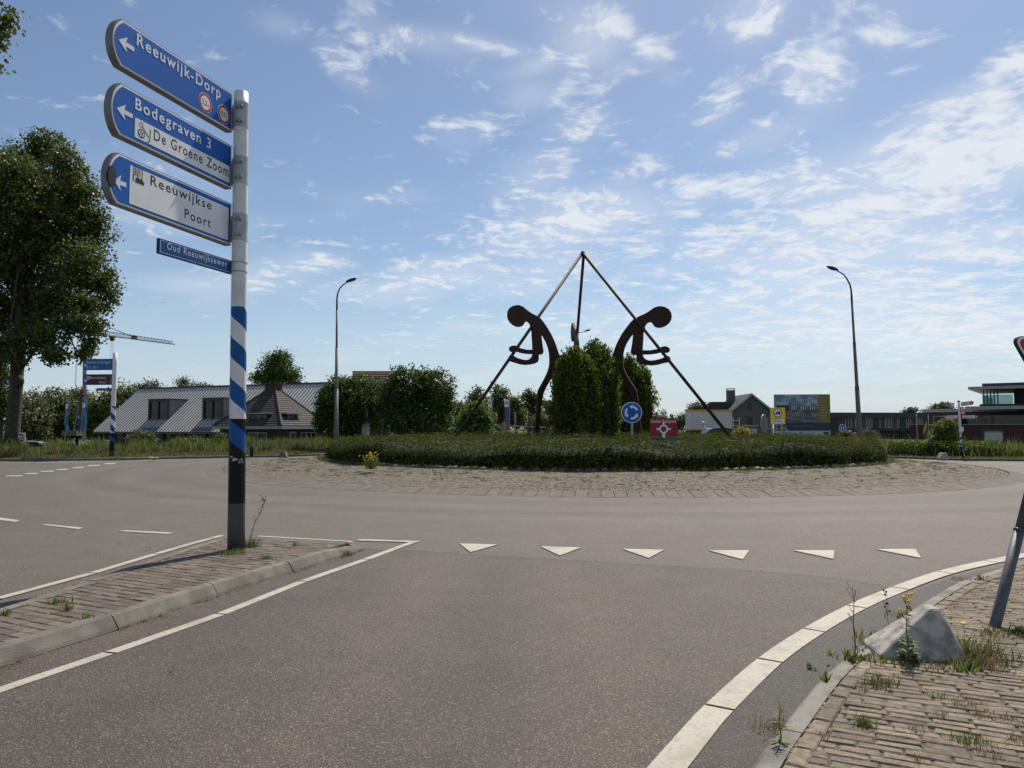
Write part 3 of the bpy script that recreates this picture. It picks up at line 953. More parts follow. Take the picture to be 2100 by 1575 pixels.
def striped_pole_mat(name, z_grey, z_black, z_white, z_blue_top, pitch, phase, hand, scuff=True, black=(.006, .006, .009), lean=0.0):
    """paint on a signpost: grey foot, black band, white shaft with a rising blue spiral"""
    m = bpy.data.materials.new(name); m.use_nodes = True
    t = m.node_tree; g = NG(t); bs = t.nodes['Principled BSDF']
    tc = g.n('ShaderNodeTexCoord').outputs['Object']
    sp = g.n('ShaderNodeSeparateXYZ'); t.links.new(tc, sp.inputs[0])
    x, y, z = sp.outputs
    x = g.math('MULTIPLY_ADD', z, -lean, x)
    ang = g.math('DIVIDE', g.math('ARCTAN2', y, x), 2 * PI)
    ph = g.math('FRACT', g.math('ADD', g.math('MULTIPLY_ADD', ang, hand, g.math('DIVIDE', z, pitch)), phase))
    stripe = g.math('MULTIPLY', g.math('GREATER_THAN', ph, .5), g.math('LESS_THAN', z, z_blue_top))
    white = g.mix(g.smooth(g.noise(tc, 5, 4), .4, .7), (.70, .70, .69), (.60, .60, .59))
    col = g.mix(g.math('GREATER_THAN', z, z_white), black, white)
    blue = g.mix(g.smooth(g.noise(tc, 6, 4), .4, .7), (.008, .085, .27), (.010, .092, .29))
    col = g.mix(g.math('MULTIPLY', stripe, g.math('GREATER_THAN', z, z_white - .42)), col, blue)
    grey = g.mix(g.smooth(g.noise(tc, 7, 4), .4, .7), (.075, .077, .080), (.055, .057, .06))
    col = g.mix(g.math('GREATER_THAN', z, z_grey), grey, col)
    if scuff:
        w = g.math('LESS_THAN', g.math('ABSOLUTE', g.math('SUBTRACT', z, z_white - .50)), .045)
        n = g.n('ShaderNodeMapping'); n.inputs['Scale'].default_value = (14, 14, 34)
        t.links.new(tc, n.inputs[0])
        s = g.math('MULTIPLY', w, g.math('GREATER_THAN', g.noise(n.outputs[0], 1.0, 4, .6), .57))
        col = g.mix(s, col, (.42, .42, .41))
    g.put(bs.inputs['Base Color'], col)
    bs.inputs['Roughness'].default_value = .5
    bs.inputs['Specular IOR Level'].default_value = .22
    return m

def board_outline(L, h, tip, inset=0.0, r=.04, n=10):
    """direction board from u=-L..0, rounded bulging end at the far left"""
    i = inset
    p = [(-i, i), (-i, h - i)]
    # bulging arc at the left end
    for k in range(n + 1):
        t = 1 - 2 * k / n
        v = h / 2 + (h / 2 - i) * t
        p.append((-L - tip * math.sqrt(max(0, 1 - (t * .86) ** 2)) * 1.0 + tip * .51 + i, v))
    return p
def arrow_left(u, v, w, h):
    """left arrow with swept barbs, tip at (u, v)"""
    return [(u, v), (u + w * .56, v + h * .5), (u + w * .46, v + h * .14), (u + w, v + h * .14), (u + w, v - h * .14), (u + w * .46, v - h * .14), (u + w * .56, v - h * .5)]

# ------------------------------------------------------------------ the big signpost
PX, PY = -3.383, 9.368
post = thing('signpost', 'tall blue and white striped signpost with three blue direction boards on the traffic island', 'signpost', (PX, PY, IZ))
def pole_mat_big():
    return m_pole
z0 = IZ
LEANX = (at(495, 192, PY)[0] - PX) / 5.73
m_pole = striped_pole_mat('striped_paint', .566, 1.6, 1.60, 2.99, .51, .233, 1.0, lean=LEANX)
mb = MB()
hs = [0, .3, .6, 1, 1.5, 2, 2.5, 3, 3.5, 4, 4.5, 5, 5.5, 5.74]
mb.tube([(PX + LEANX * h, PY, z0 + h) for h in hs], [.103 - .0028 * h for h in hs], 40)
pole = mb.build('pole', m_pole, post, smooth=True)
mb = MB(); mb.ellipsoid((PX + LEANX * 5.74, PY, z0 + 5.735), (.086, .086, .018), 32, 6)
mb.build('cap', m_alu, post, smooth=True)
ANG = math.radians(73.9)
bux = (math.cos(ANG), math.sin(ANG), 0)
m_clamp = mat('clamp_grey', (.44, .45, .46), (.36, .37, .38), 9, .5, metal=.2)
def big_board(z_lo, z_hi, x_edge, L, tip):
    """grey box frame with white edge and blue face; returns part and its plane"""
    pln = Plane((x_edge, PY, z_lo), bux)
    h = z_hi - z_lo
    mb = MB(); pln.plate(mb, board_outline(L, h, tip), -.085, 0.0)
    b = mb.build('direction_board', m_alu, post)
    mb = MB(); pln.plate(mb, board_outline(L, h, tip, .010), 0.0, .003); mb.build('border', m_white, b)
    mb = MB(); pln.plate(mb, board_outline(L, h, tip, .028), .003, .006); mb.build('face', m_blue, b)
    # clamp plate and two strapped brackets that hold the board to the pole
    mb = MB()
    xp = PX + LEANX * (z_lo - IZ)
    mb.box(((x_edge + xp) / 2 - .01, PY + .045, z_lo + h * .42), (abs(xp - x_edge) + .03, .05, h * .62))
    mb.tube([(xp, PY, z_lo + h * .10), (xp, PY, z_lo + h * .74)], .103 - .0028 * z_lo + .003, 28)
    mb.build('clamp', m_clamp, b, smooth=False)
    for k in (.24, .60):
        mb = MB()
        mb.box((xp + .01, PY - .095, z_lo + h * k), (.085, .035, .042))
        mb.tube([(xp + .045, PY - .10, z_lo + h * k), (xp + .045, PY - .135, z_lo + h * k)], .012, 8)
        mb.tube([(xp - .02, PY - .10, z_lo + h * k), (xp - .02, PY - .135, z_lo + h * k)], .012, 8)
        mb.build('bracket', m_steel, b)
    return b, pln, h
b1, q1, h1 = big_board(5.337, 5.842, -3.545, 1.83, .24)
b2, q2, h2 = big_board(4.607, 5.160, -3.538, 1.83, .24)
b3, q3, h3 = big_board(3.886, 4.420, -3.530, 1.85, .24)
def on(pln, mbuild, name, m, parent, t=.006, th=.002):
    mb = MB()
    for p in mbuild: pln.plate(mb, p, t, t + th)
    return mb.build(name, m, parent)
def line(pln, parent, s, pa, pb, cap, m, bold=.012, t=.0085, base_avg=True):
    """one line of lettering between two baseline pixels"""
    u0, va = pln.uv(*pa); u1, vb = pln.uv(*pb)
    mb = MB(); pln.text(mb, s, u0, u1, (va + vb) / 2, cap, t, bold)
    return mb.build('lettering', m, parent)
def mark_at(pln, px, py): return pln.uv(px, py)
# board 1
u, v = q1.uv(242, 82); ue, ve = q1.uv(274, 103)
on(q1, [arrow_left(u, (v + ve) / 2 + .005, ue - u, .165)], 'arrow', m_white, b1)
line(q1, b1, 'Reeuwijk-Dorp', (279, 96), (451, 199), .125, m_white, .016)
for (px, py, s, sub) in ((420, 211, '2,2', 'm'), (458, 235, '8,0', 't')):
    u, v = q1.uv(px, py)
    rd = on(q1, [circ(u, v, .118)], 'roundel', m_white, b1, .006, .0015)
    on(q1, [circ(u, v, .113)], 'ring', m_red, b1, .0075, .001)
    on(q1, [circ(u, v, .083)], 'disc', m_white, b1, .0085, .001)
    mb = MB(); q1.text(mb, s, u - .062, u + .030, v - .032, .062, .011, .002); q1.text(mb, sub, u + .036, u + .062, v - .032, .042, .011, .0)
    mb.build('lettering', m_black, b1)
# board 2
u, v = q2.uv(238, 222); ue, ve = q2.uv(271, 240)
on(q2, [arrow_left(u, (v + ve) / 2 + .004, ue - u, .165)], 'arrow', m_white, b2)
line(q2, b2, 'Bodegraven 3', (276, 226), (431, 303), .12, m_white, .016)
ul, vt = q2.uv(276, 240); _, vb = q2.uv(276, 281); ur, vr = q2.uv(470, 342)
vt2 = (vt + vr) / 2; vb2 = (vb + q2.uv(469, 376)[1]) / 2
on(q2, [rrect(ul, vb2, ur, vt2, .012)], 'panel', m_white, b2)
line(q2, b2, 'De Groene Zoom', (314, 287), (467, 362), .115, m_black, .012)
u, v = q2.uv(289, 270)
mb = MB()
q2.plate(mb, circ(u, v - .022, .050, 20), .008, .0095); mb.build('symbol_ball', m_black, b2)
mb = MB()
for k in range(6):
    a = 2 * PI * k / 6
    q2.plate(mb, circ(u + .029 * math.cos(a), v - .022 + .029 * math.sin(a), .0125, 6), .0095, .0105)
q2.plate(mb, circ(u, v - .022, .010, 5), .0095, .0105)
mb.build('symbol_ball_patch', m_white, b2)
mb = MB()
q2.plate(mb, arcband(u - .005, v + .072, .021, .027, 0, 2 * PI - .01, 20), .008, .0095)
q2.plate(mb, thick([(u + .015, v + .055), (u + .105, v - .025)], .009), .008, .0095)
q2.plate(mb, thick([(u + .128, v + .072), (u + .118, v - .070), (u + .098, v - .082), (u + .084, v - .070)], .009), .008, .0095)
mb.build('symbol_racket', m_black, b2)
# board 3, with the dented dark patch at its nose
u, v = q3.uv(233, 369); ue, ve = q3.uv(258, 375)
on(q3, [arrow_left(u, v - .006, ue - u, .165)], 'arrow', m_white, b3)
ul, vt = q3.uv(266, 338); ur, vr = q3.uv(468, 427); _, vb = q3.uv(266, 417); _, vbr = q3.uv(467, 494)
on(q3, [rrect(ul, (vb + vbr) / 2, ur, (vt + vr) / 2, .012)], 'panel', m_white, b3)
line(q3, b3, 'Reeuwijkse', (307, 381), (432, 429), .105, m_black, .012)
line(q3, b3, 'Poort', (377, 447), (431, 466), .105, m_black, .012)
u, v = q3.uv(283, 361)
mb = MB()
for k in range(4): q3.plate(mb, rect(u - .075 + k * .030, v - .005, u - .070 + k * .030, v + .080), .008, .0095)
for k in range(4): q3.plate(mb, rect(u - .0745, v - .004 + k * .027, u + .0195, v + .001 + k * .027), .0096, .0105)
q3.plate(mb, rect(u - .078, v - .075, u - .066, v - .006), .008, .0095)
q3.plate(mb, rect(u + .045, v - .045, u + .054, v + .090), .008, .0095)
q3.plate(mb, [(u - .045, v - .080), (u - .045, v - .045), (u - .015, v - .015), (u + .015, v - .030), (u + .035, v - .020), (u + .080, v - .050), (u + .080, v - .080)], .008, .0095)
mb.build('symbol_gate', m_black, b3)
u, v = q3.uv(228, 362)
mb = MB(); mb.plate(q3.O, q3.ux, q3.uz, [(u - .05 * math.cos(a) * 1.0, v + .115 * math.sin(a)) for a in np.linspace(0, 2 * PI, 20, endpoint=False)], -.02, .016)
mb.build('dent', m_rubber, b3)
# street name plate
qs = Plane((-3.512, PY, 3.525), (math.cos(math.radians(71.7)), math.sin(math.radians(71.7)), 0))
mb = MB(); qs.plate(mb, rect(-1.204, 0, 0, .168), -.035, 0); sn = mb.build('street_name_plate', m_dkblue, post)
mb = MB(); qs.plate(mb, rect(-1.20, .004, -.004, .164), 0, .002); mb.build('face', m_sblue, sn)
mb = MB()
for (a, b, c, d) in ((-1.185, .148, -.018, .153), (-1.185, .015, -.018, .020)): qs.plate(mb, rect(a, b, c, d), .002, .003)
for (a, b) in ((-1.190, -1.184), (-.019, -.013)): qs.plate(mb, rect(a, .015, b, .153), .0032, .004)
mb.build('border', m_white, sn)
line(qs, sn, 'Oud Reeuwijkseweg', (342, 510.5), (465, 548.5), .078, m_white, .014, .004)
mb = MB()
for z in (3.55, 3.665): mb.tube([(PX + LEANX * 3.5, PY, z - .006), (PX + LEANX * 3.5, PY, z + .006)], .098, 28)
mb.box((-3.462, PY + .075, 3.607), (.09, .03, .15))
mb.build('clamp', m_steel, sn)

# ------------------------------------------------------------------ second signpost at the far left kerb
P2X, P2Y = float(gnd(229, 937, .1)[0]), float(gnd(229, 937, .1)[1])
post2 = thing('signpost', 'distant striped signpost on the grass verge with a blue and a brown direction board', 'signpost', (P2X, P2Y, .1))
topx = float(at(236, 724, P2Y)[0]); H2 = float(at(236, 724, P2Y)[2]) - .1
mb = MB(); mb.tube([(P2X + (topx - P2X) * k / 10, P2Y, .1 + H2 * k / 10) for k in range(11)], .112, 24)
m_pole2 = striped_pole_mat('striped_paint_far', .33, 1.35, 1.25, 2.65, .62, .55, 1.0, False)
mb.build('pole', m_pole2, post2, smooth=True)
def far_board(px0, px1, y0l, y1l, y0r, y1r, fill, skew=6.0):
    A = at(px1, (y0r + y1r) / 2, P2Y - .05); zl, zh = at(px1, y1r, P2Y)[2], at(px1, y0r, P2Y)[2]
    pl = Plane((A[0], P2Y - .10, zl), (math.cos(math.radians(-skew)), math.sin(math.radians(-skew)), 0))
    u0, _ = pl.uv(px0, y0l)
    return pl, -u0, zh - zl
for (px0, px1, yl, yr, lines, brown) in ((171, 231, (738, 760), (736, 759), (('Andere richtingen', (178, 746), (227, 744.5), .13), ('A12  N11', (178, 756), (200, 755.5), .13)), False),
                                       (170, 229, (769.5, 791), (767.5, 789.5), (('Reeuwijkse', (186, 777), (217, 776.5), .12), ('Hout', (204, 786), (217, 785.5), .12)), True)):
    pl, L, h = far_board(px0, px1, yl[0], yl[1], yr[0], yr[1], m_blue)
    mb = MB(); pl.plate(mb, board_outline(L - .12, h, .22), -.07, 0); b = mb.build('direction_board', m_blue, post2)
    mb = MB(); pl.plate(mb, board_outline(L - .12, h, .22, .02), 0, .004); mb.build('border', m_sblue, b)
    if brown:
        u0, _ = pl.uv(178.5, 780); mb = MB(); pl.plate(mb, rect(u0, .03, -.06, h - .03), .004, .008); mb.build('panel', m_brown, b)
        mb = MB(); u1, v1 = pl.uv(181.5, 775); pl.plate(mb, rect(u1 - .07, v1 - .08, u1 + .07, v1 + .08), .008, .011); mb.build('symbol', m_white, b)
        mb = MB(); pl.plate(mb, circ(u1, v1, .045, 10), .011, .013); mb.build('symbol_leaf', m_black, b)
    u, v = pl.uv(172.5, (yl[0] + yl[1]) / 2 + .3)
    mb = MB(); pl.plate(mb, arrow_left(u, v, .17, .20), .006, .009); mb.build('arrow', m_white, b)
    for (s, pa, pb, cap) in lines: line(pl, b, s, pa, pb, cap, m_white, .004, .012)
    mb = MB(); mb.box((P2X + (topx - P2X) * .8 - .12, P2Y - .05, pl.O[2] + h / 2), (.16, .05, h * .6)); mb.build('clamp', m_steel, b)
pl, L, h = far_board(198, 229, 797, 802, 796, 801.5, m_sblue)
mb = MB(); pl.plate(mb, rect(-L, 0, 0, h), -.03, 0); b = mb.build('street_name_plate', m_dkblue, post2)
mb = MB(); pl.plate(mb, rect(-L + .03, .03, -.03, h - .03), 0, .004); mb.build('face', m_sblue, b)
mb = MB(); mb.box((P2X - .02, P2Y - .05, pl.O[2] + h / 2), (.3, .05, h * .5)); mb.build('clamp', m_steel, b)

# ------------------------------------------------------------------ yield sign on the leaning pole at the right edge
bx, by = [float(c) for c in gnd(2040, 1284, PZ)[:2]]
ys = thing('give_way_sign', 'red and white give way triangle on a leaning grey pole at the right pavement', 'traffic sign', (bx, by, PZ))
m_gp = mat('pole_grey', (.105, .115, .125), (.075, .082, .09), 9, .5, metal=.3, bump=.15)
tp = at(2110, 1010, by + .10)
base = np.array((bx, by, PZ)); axis = (tp - base) / np.linalg.norm(tp - base)
s1 = (at(2085, 1088, by + .06)[2] - PZ) / axis[2]
mb = MB(); mb.tube([base - axis * .2, base, base + axis * s1], .041, 20); mb.build('pole_sleeve', m_gp, ys, smooth=True)
mb = MB(); mb.tube([base + axis * s1, base + axis * (s1 + .012)], [.044, .040], 20); mb.build('collar', m_gp, ys, smooth=True)
mb = MB(); mb.tube([base + axis * s1, base + axis * 2.75], .0325, 20); mb.build('pole', m_gp, ys, smooth=True)
tl = at(2076, 689, by - .06)
c = base + axis * ((tl[2] - PZ - .02) / axis[2])
ydir = np.array((.985, .17, 0)); ydir /= np.linalg.norm(ydir)
yup = axis - ydir * (axis @ ydir); yup /= np.linalg.norm(yup)
ydir = np.cross(yup, np.cross(ydir, yup))
pn = Plane(tl, ydir, yup)
S = 0.80
def rtri(i, r=.05):
    hgt = S * math.sqrt(3) / 2
    cc = (S / 2, -hgt / 3)
    pts = []
    k = 1 - i / (hgt / 3)
    for (vx, vy, a0) in ((S, 0, -30), (0, 0, 90), (S / 2, -hgt, 210)):
        px_, py_ = cc[0] + (vx - cc[0]) * k, cc[1] + (vy - cc[1]) * k
        dx, dy = cc[0] - px_, cc[1] - py_; l = math.hypot(dx, dy)
        qx, qy = px_ + dx / l * 2 * r, py_ + dy / l * 2 * r
        pts += [(qx + r * math.cos(math.radians(a0 + 120 * t / 5)), qy + r * math.sin(math.radians(a0 + 120 * t / 5))) for t in range(6)]
    return pts
mb = MB(); pn.plate(mb, rtri(0, .045), -.030, 0); plate = mb.build('sign_plate', m_rubber, ys)
m_rimred = mat('sign_rim', (.10, .02, .03), None, rough=.5)
mb = MB(); pn.plate(mb, rtri(.006, .042), 0, .002); mb.build('white_edge', m_white, plate)
mb = MB(); pn.plate(mb, rtri(.022, .034), .002, .004); mb.build('red_border', m_red, plate)
mb = MB(); pn.plate(mb, rtri(.185, .02), .004, .006); mb.build('white_field', m_white, plate)
mb = MB(); mb.bar(c - pn.n * .03 - yup * .12, c - pn.n * .03 - yup * .10, .10, .05); mb.build('clamp', m_steel, ys)

# ------------------------------------------------------------------ sculpture: three flat steel figures, each leaning on a pole of a tripod
m_rust = mat('weathered_steel', (.042, .017, .013), (.060, .025, .018), 2.2, .72, metal=.2, bump=.25, bscale=30, coord='World', c3=(.055, .025, .018), s3=1.2)
m_bar = mat('weathered_pole', (.030, .017, .014), (.060, .040, .026), 1.5, .65, metal=.2, coord='World')
SX, SY = 3.13, 33.0
APEX = float(at(1197, 519, SY)[2])
sc = thing('sculpture', 'rust brown sculpture of three bent figures holding poles that meet in a point', 'sculpture', (SX, SY, .5))
dirs = [math.radians(212.8), math.radians(332.8), math.radians(92.8)]
pl_l = Plane((SX, SY, 0), (math.cos(dirs[0]), math.sin(dirs[0]), 0))
def fig(zpts):
    out = []
    for (zx, zy) in zpts:
        px, py = 930 + zx / 3.75, 500 + zy / 3.75
        d = ray(px, py); k = ((pl_l.O - EYE) @ pl_l.n) / (d @ pl_l.n)
        p = EYE + d * k - pl_l.O
        out.append((float(p @ pl_l.ux), float(p[2])))
    return out
body = [(500, 472), (480, 472), (455, 478), (433, 494), (420, 518), (416, 548), (422, 578), (437, 604), (460, 625), (485, 637), (508, 640), (525, 634), (537, 618), (545, 603), (558, 596), (574, 600), (588, 615), (597, 638),
        (604, 662), (628, 676), (652, 680), (668, 683), (690, 712), (714, 756), (731, 800), (740, 850), (742, 905), (738, 945), (724, 990), (700, 1040), (672, 1090), (651, 1130), (645, 1190), (640, 1270), (632, 1360), (620, 1470), (610, 1560),
        (642, 1560), (650, 1470), (660, 1360), (668, 1270), (676, 1200), (690, 1146), (716, 1090), (742, 1046), (764, 1016), (796, 975), (815, 940), (822, 905), (812, 868), (800, 830), (786, 786), (768, 740), (744, 690), (716, 644), (688, 602), (664, 574), (632, 553), (592, 533), (558, 508), (530, 484)]
armA = [(600, 640), (668, 664), (672, 720), (678, 770), (687, 828), (682, 846), (668, 853), (640, 850), (600, 848), (560, 846), (520, 839), (492, 830), (475, 830), (458, 834), (440, 828), (431, 812), (434, 795), (447, 784), (466, 782), (486, 789), (510, 804), (560, 815), (613, 815), (611, 760), (607, 700)]
armB = [(604, 655), (640, 700), (646, 780), (650, 850), (649, 895), (640, 912), (618, 922), (590, 929), (555, 932), (520, 927), (480, 915), (450, 907), (432, 899), (427, 885), (430, 868), (440, 857), (455, 858), (465, 868), (490, 880), (530, 892), (560, 895), (588, 886), (605, 870), (613, 850), (612, 800)]
slot = [(642, 792), (648, 800), (647, 812), (641, 806)]
FB, FA, FBm = fig(body), fig(armA), fig(armB)
TH = .055
pole_u = fig([(480, 850)])[0]
u_low, z_low = fig([(60, 1440)])[0]
slope = u_low / (APEX - z_low)                 # run of each pole per metre of drop
for di, nm in zip(dirs, ('left', 'right', 'back')):
    pf = Plane((SX, SY, 0), (math.cos(di), math.sin(di), 0))
    mb = MB(); pf.plate(mb, FB, -TH, TH); f_ = mb.build('figure', m_rust, sc)
    mb = MB(); pf.plate(mb, FA, -TH - .006, TH + .006); mb.build('arm', m_rust, f_)
    mb = MB(); pf.plate(mb, FBm, -TH - .012, TH + .012); mb.build('arm', m_rust, f_)
    off = .145
    zb = .35
    mb = MB(); mb.tube([pf.pt(0.0, APEX, off * .3), pf.pt(slope * (APEX - zb), zb, off)], .066, 14); mb.build('pole', m_bar, sc, smooth=True)
mb = MB(); mb.ellipsoid((SX, SY, APEX), (.10, .10, .10), 12, 8); mb.build('joint', m_bar, sc, smooth=True)

# ------------------------------------------------------------------ island planting
def island_z(r): return apron_z(RH) + (RH - r) * .018 if r < RH else apron_z(r)
lf_jun = leafmat('juniper_leaf', (.080, .096, .028), .42, .16, spec=.0, gloss=.9)
lf_thuja = leafmat('conifer_leaf', (.080, .112, .018), .45, .36, spec=.12)
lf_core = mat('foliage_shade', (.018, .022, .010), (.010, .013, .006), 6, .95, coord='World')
m_bark = mat('bark', (.075, .060, .048), (.045, .036, .03), 5, .95, bump=1.0, bscale=25, coord='World')
def hedge_top(r, a):
    """height of the clipped planting above the ground at radius r, bearing a"""
    lump = .085 * math.sin(a * 9 + r) + .06 * math.sin(a * 23 + 1.7 * r + 1) + .035 * math.sin(r * 4.1 + a * 5)
    edge = min(1.0, max(0.0, (RH + .12 - r) / .32)) ** .42
    full = .66 + .014 * (RH - r) if r > 6 else .735 - .02 * (6 - r)
    return max(.02, edge * (full + lump))
def wobble(a): return -.05 + .13 * math.sin(a * 7 + .6) + .08 * math.sin(a * 17) + .05 * math.sin(a * 41 + 2)
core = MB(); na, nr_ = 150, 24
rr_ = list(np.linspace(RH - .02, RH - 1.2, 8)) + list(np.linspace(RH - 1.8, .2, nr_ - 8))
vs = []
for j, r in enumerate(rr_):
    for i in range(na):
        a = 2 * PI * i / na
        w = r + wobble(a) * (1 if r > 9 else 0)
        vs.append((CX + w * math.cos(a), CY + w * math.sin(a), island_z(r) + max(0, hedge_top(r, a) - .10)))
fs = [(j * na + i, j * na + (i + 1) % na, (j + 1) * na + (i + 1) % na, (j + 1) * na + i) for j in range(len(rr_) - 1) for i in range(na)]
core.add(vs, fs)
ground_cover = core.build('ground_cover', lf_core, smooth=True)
tag(ground_cover, 'low dark green juniper planting filling the roundabout island', 'ground cover', kind='stuff')
# sprays of foliage over it (front half denser)
N = 135000
ang = np.concatenate([rng.uniform(-PI, 0, int(N * .72)), rng.uniform(0, PI, N - int(N * .72))])
rad = RH - np.abs(rng.normal(size=N)) * 0 - (rng.random(N) ** 1.8) * 11.0
face = rng.random(N) < .32
P = np.empty((N, 3)); D = np.empty((N, 3))
for i in range(N):
    a, r = ang[i], rad[i]
    wob = wobble(a)
    if face[i]:
        r = RH - R.random() ** 1.5 * .35 + wob + R.gauss(0, .05)
        z = island_z(RH) + R.random() * (hedge_top(RH - .5, a)) * (.55 + .45 * (RH + .1 - r + wob) / .5)
        D[i] = (math.cos(a) * .7, math.sin(a) * .7, .3)
    else:
        z = island_z(r) + hedge_top(r, a) + R.gauss(0, .045) + (.20 * R.random() if R.random() < .07 else 0)
        r = r + wob * (1 if r > 9 else 0)
        D[i] = (math.cos(a) * .15, math.sin(a) * .15, .9)
    P[i] = (CX + r * math.cos(a), CY + r * math.sin(a), z)
tag(link('ground_cover_foliage', leaf_mesh('ground_cover_foliage', P, D, .085, lf_jun, aspect=.36, droop=-.25, up=.25, jit=.5), ground_cover), kind='stuff')
# pale stones edging the planting
m_stone = mat('edging_stone', (.20, .20, .19), (.12, .12, .115), 4, .9, coord='World', rnd=.3, bump=.5)
stone_rng = random.Random(4)
mb = MB(); mb.add(*brick_geo(.17, .14, .16, .02, 3, .02)); stone_me = mb.mesh('edging_stone', m_stone)
for i in range(150):
    a = -PI + PI * i / 150 + stone_rng.uniform(-.004, .004)
    if stone_rng.random() < .35: continue
    r = RH + .10
    o = bpy.data.objects.new('edging_stone', stone_me); COL.objects.link(o); o.parent = apron
    o.location = (CX + r * math.cos(a), CY + r * math.sin(a), apron_z(r) + .06 + stone_rng.uniform(0, .03)); o.rotation_euler = (0, stone_rng.uniform(-.1, .1), a + PI / 2 + stone_rng.uniform(-.1, .1))

# conifers on the island: columns of upright sprays
def conifer(name, label, x, y, z, r, h, n, seed, lean=0.0):
    t = thing(name, label, 'conifer', (x, y, z), 'conifers on the roundabout island')
    mb = MB(); mb.tube([(x, y, z), (x, y, z + h * .7)], [.14, .05], 8); mb.build('trunk', m_bark, t)
    k = 30; mbc = MB()
    prof = [(0.0, .72), (.12, .90), (.35, 1.0), (.6, .97), (.8, .80), (.92, .52), (1.0, .12)]
    def rad_at(f):
        for (a, b), (c, d) in zip(prof[:-1], prof[1:]):
            if f <= c: return b + (d - b) * (f - a) / (c - a)
        return .1
    rr = random.Random(seed)
    off = [rr.uniform(0, 6) for _ in range(6)]
    def lobes(a, f): return 1 + .12 * math.sin(3 * a + off[0] + 1.5 * f) + .08 * math.sin(7 * a + off[1]) + .06 * math.sin(11 * a + off[2] + 6 * f)
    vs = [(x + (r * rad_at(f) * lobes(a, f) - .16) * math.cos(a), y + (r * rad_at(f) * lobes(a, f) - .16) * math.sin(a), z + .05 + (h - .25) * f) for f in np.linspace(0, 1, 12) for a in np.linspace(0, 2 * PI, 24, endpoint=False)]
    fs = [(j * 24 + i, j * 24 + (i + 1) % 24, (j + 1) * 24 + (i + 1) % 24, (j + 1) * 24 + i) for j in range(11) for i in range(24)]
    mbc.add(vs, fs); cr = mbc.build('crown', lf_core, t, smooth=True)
    nt_ = n // 42
    C = np.empty((nt_, 3)); N_ = np.empty((nt_, 3))
    for i in range(nt_):
        a = rr.uniform(-PI, PI); f = rr.random() ** .85
        q = r * rad_at(f) * lobes(a, f) * (1.0 - .10 * rr.random() ** 1.5 + .05 * rr.gauss(0, 1))
        C[i] = (x + q * math.cos(a), y + q * math.sin(a), z + .05 + h * f)
        N_[i] = (math.cos(a), math.sin(a), .35)
    idx = rng.integers(0, nt_, n)
    off = rng.normal(size=(n, 3)) * np.array((.085, .085, .16)); off[:, 2] += .05
    P = C[idx] + off; D = N_[idx] * .7 + np.array((0, 0, .35))
    link('foliage', leaf_mesh('foliage', P, D, .14, lf_thuja, aspect=.42, droop=-.9, up=.1, jit=.5, org=ORG[t.name]), t)
    return t
def conif(label, px, pyt, wpx, Y, n, seed):
    x = X_at(px, Y); zt = float(at(px, pyt, Y)[2]) - .22; zb = island_z(math.hypot(x - CX, Y - CY)) + .15
    return conifer('conifer', label, x, Y, zb, wpx / FOC * Y / 2 * 1.02, zt - zb, n, seed)
conif('broad clipped conifer standing left of the others on the roundabout', 1178, 720, 92, 30.2, 17000, 1)
conif('tallest conifer in the middle of the roundabout clump', 1222, 706, 92, 31.4, 15000, 2)
conif('rounded conifer behind the leg of the right steel figure', 1293, 735, 80, 36.0, 14000, 3)

# ------------------------------------------------------------------ round blue roundabout sign and the red sponsor board on the island
YS = 25.6
x, z = float(at(1296, 893, YS)[0]), island_z(7.5)
t = thing('roundabout_sign', 'round blue sign with three white circling arrows in the juniper planting', 'traffic sign', (x, YS, z))
czz = float(at(1295, 846, YS)[2])
mb = MB(); mb.tube([(x, YS, z), (x, YS, czz + .2)], .035, 12); mb.build('pole', m_steel, t, smooth=True)
pr = Plane((float(at(1294.8, 846, YS)[0]), YS - .06, czz), (1, 0.02, 0))
rs = 21.5 / FOC * YS
mb = MB(); pr.plate(mb, circ(0, 0, rs, 36), -.02, 0); d_ = mb.build('sign_plate', m_white, t)
mb = MB(); pr.plate(mb, circ(0, 0, rs * .93, 36), 0, .003); mb.build('face', m_blue, d_)
for k in range(3):
    a0 = math.radians(20 + 120 * k)
    mb = MB()
    body_ = arcband(0, 0, rs * .46, rs * .66, a0, a0 + math.radians(62), 10)
    pr.plate(mb, body_, .003, .006)
    ae = a0 + math.radians(62)
    head = [(rs * .34 * math.cos(ae), rs * .34 * math.sin(ae)), (rs * .78 * math.cos(ae), rs * .78 * math.sin(ae)), (rs * .60 * math.cos(ae + .52), rs * .60 * math.sin(ae + .52))]
    pr.plate(mb, head, .0065, .009)
    mb.build('arrow', m_white, d_)
YB = 24.0
zc = float(at(1361, 877, YB)[2]); xb = float(at(1361, 877, YB)[0]); hw = 27.5 / FOC * YB
t = thing('sponsor_board', 'dark red rectangular board with white lettering and a white roundabout symbol', 'board', (xb, YB, island_z(9)))
pb = Plane((xb, YB, 0), (1, 0, 0))
zt, zb_ = float(at(1361, 857.5, YB)[2]), float(at(1361, 895, YB)[2])
m_sred = mat('board_red', (.30, .014, .028), (.26, .012, .024), 2, .5)
mb = MB(); mb.box((xb - hw + .08, YB + .04, (zt + island_z(9)) / 2 - .1), (.05, .05, zt - island_z(9))); mb.build('leg', m_steel, t)
mb = MB(); mb.box((xb + hw - .08, YB + .04, (zt + island_z(9)) / 2 - .1), (.05, .05, zt - island_z(9))); mb.build('leg', m_steel, t)
mb = MB(); pb.plate(mb, rrect(-hw, zb_, hw, zt, .03), -.02, 0); b = mb.build('panel', m_sred, t)
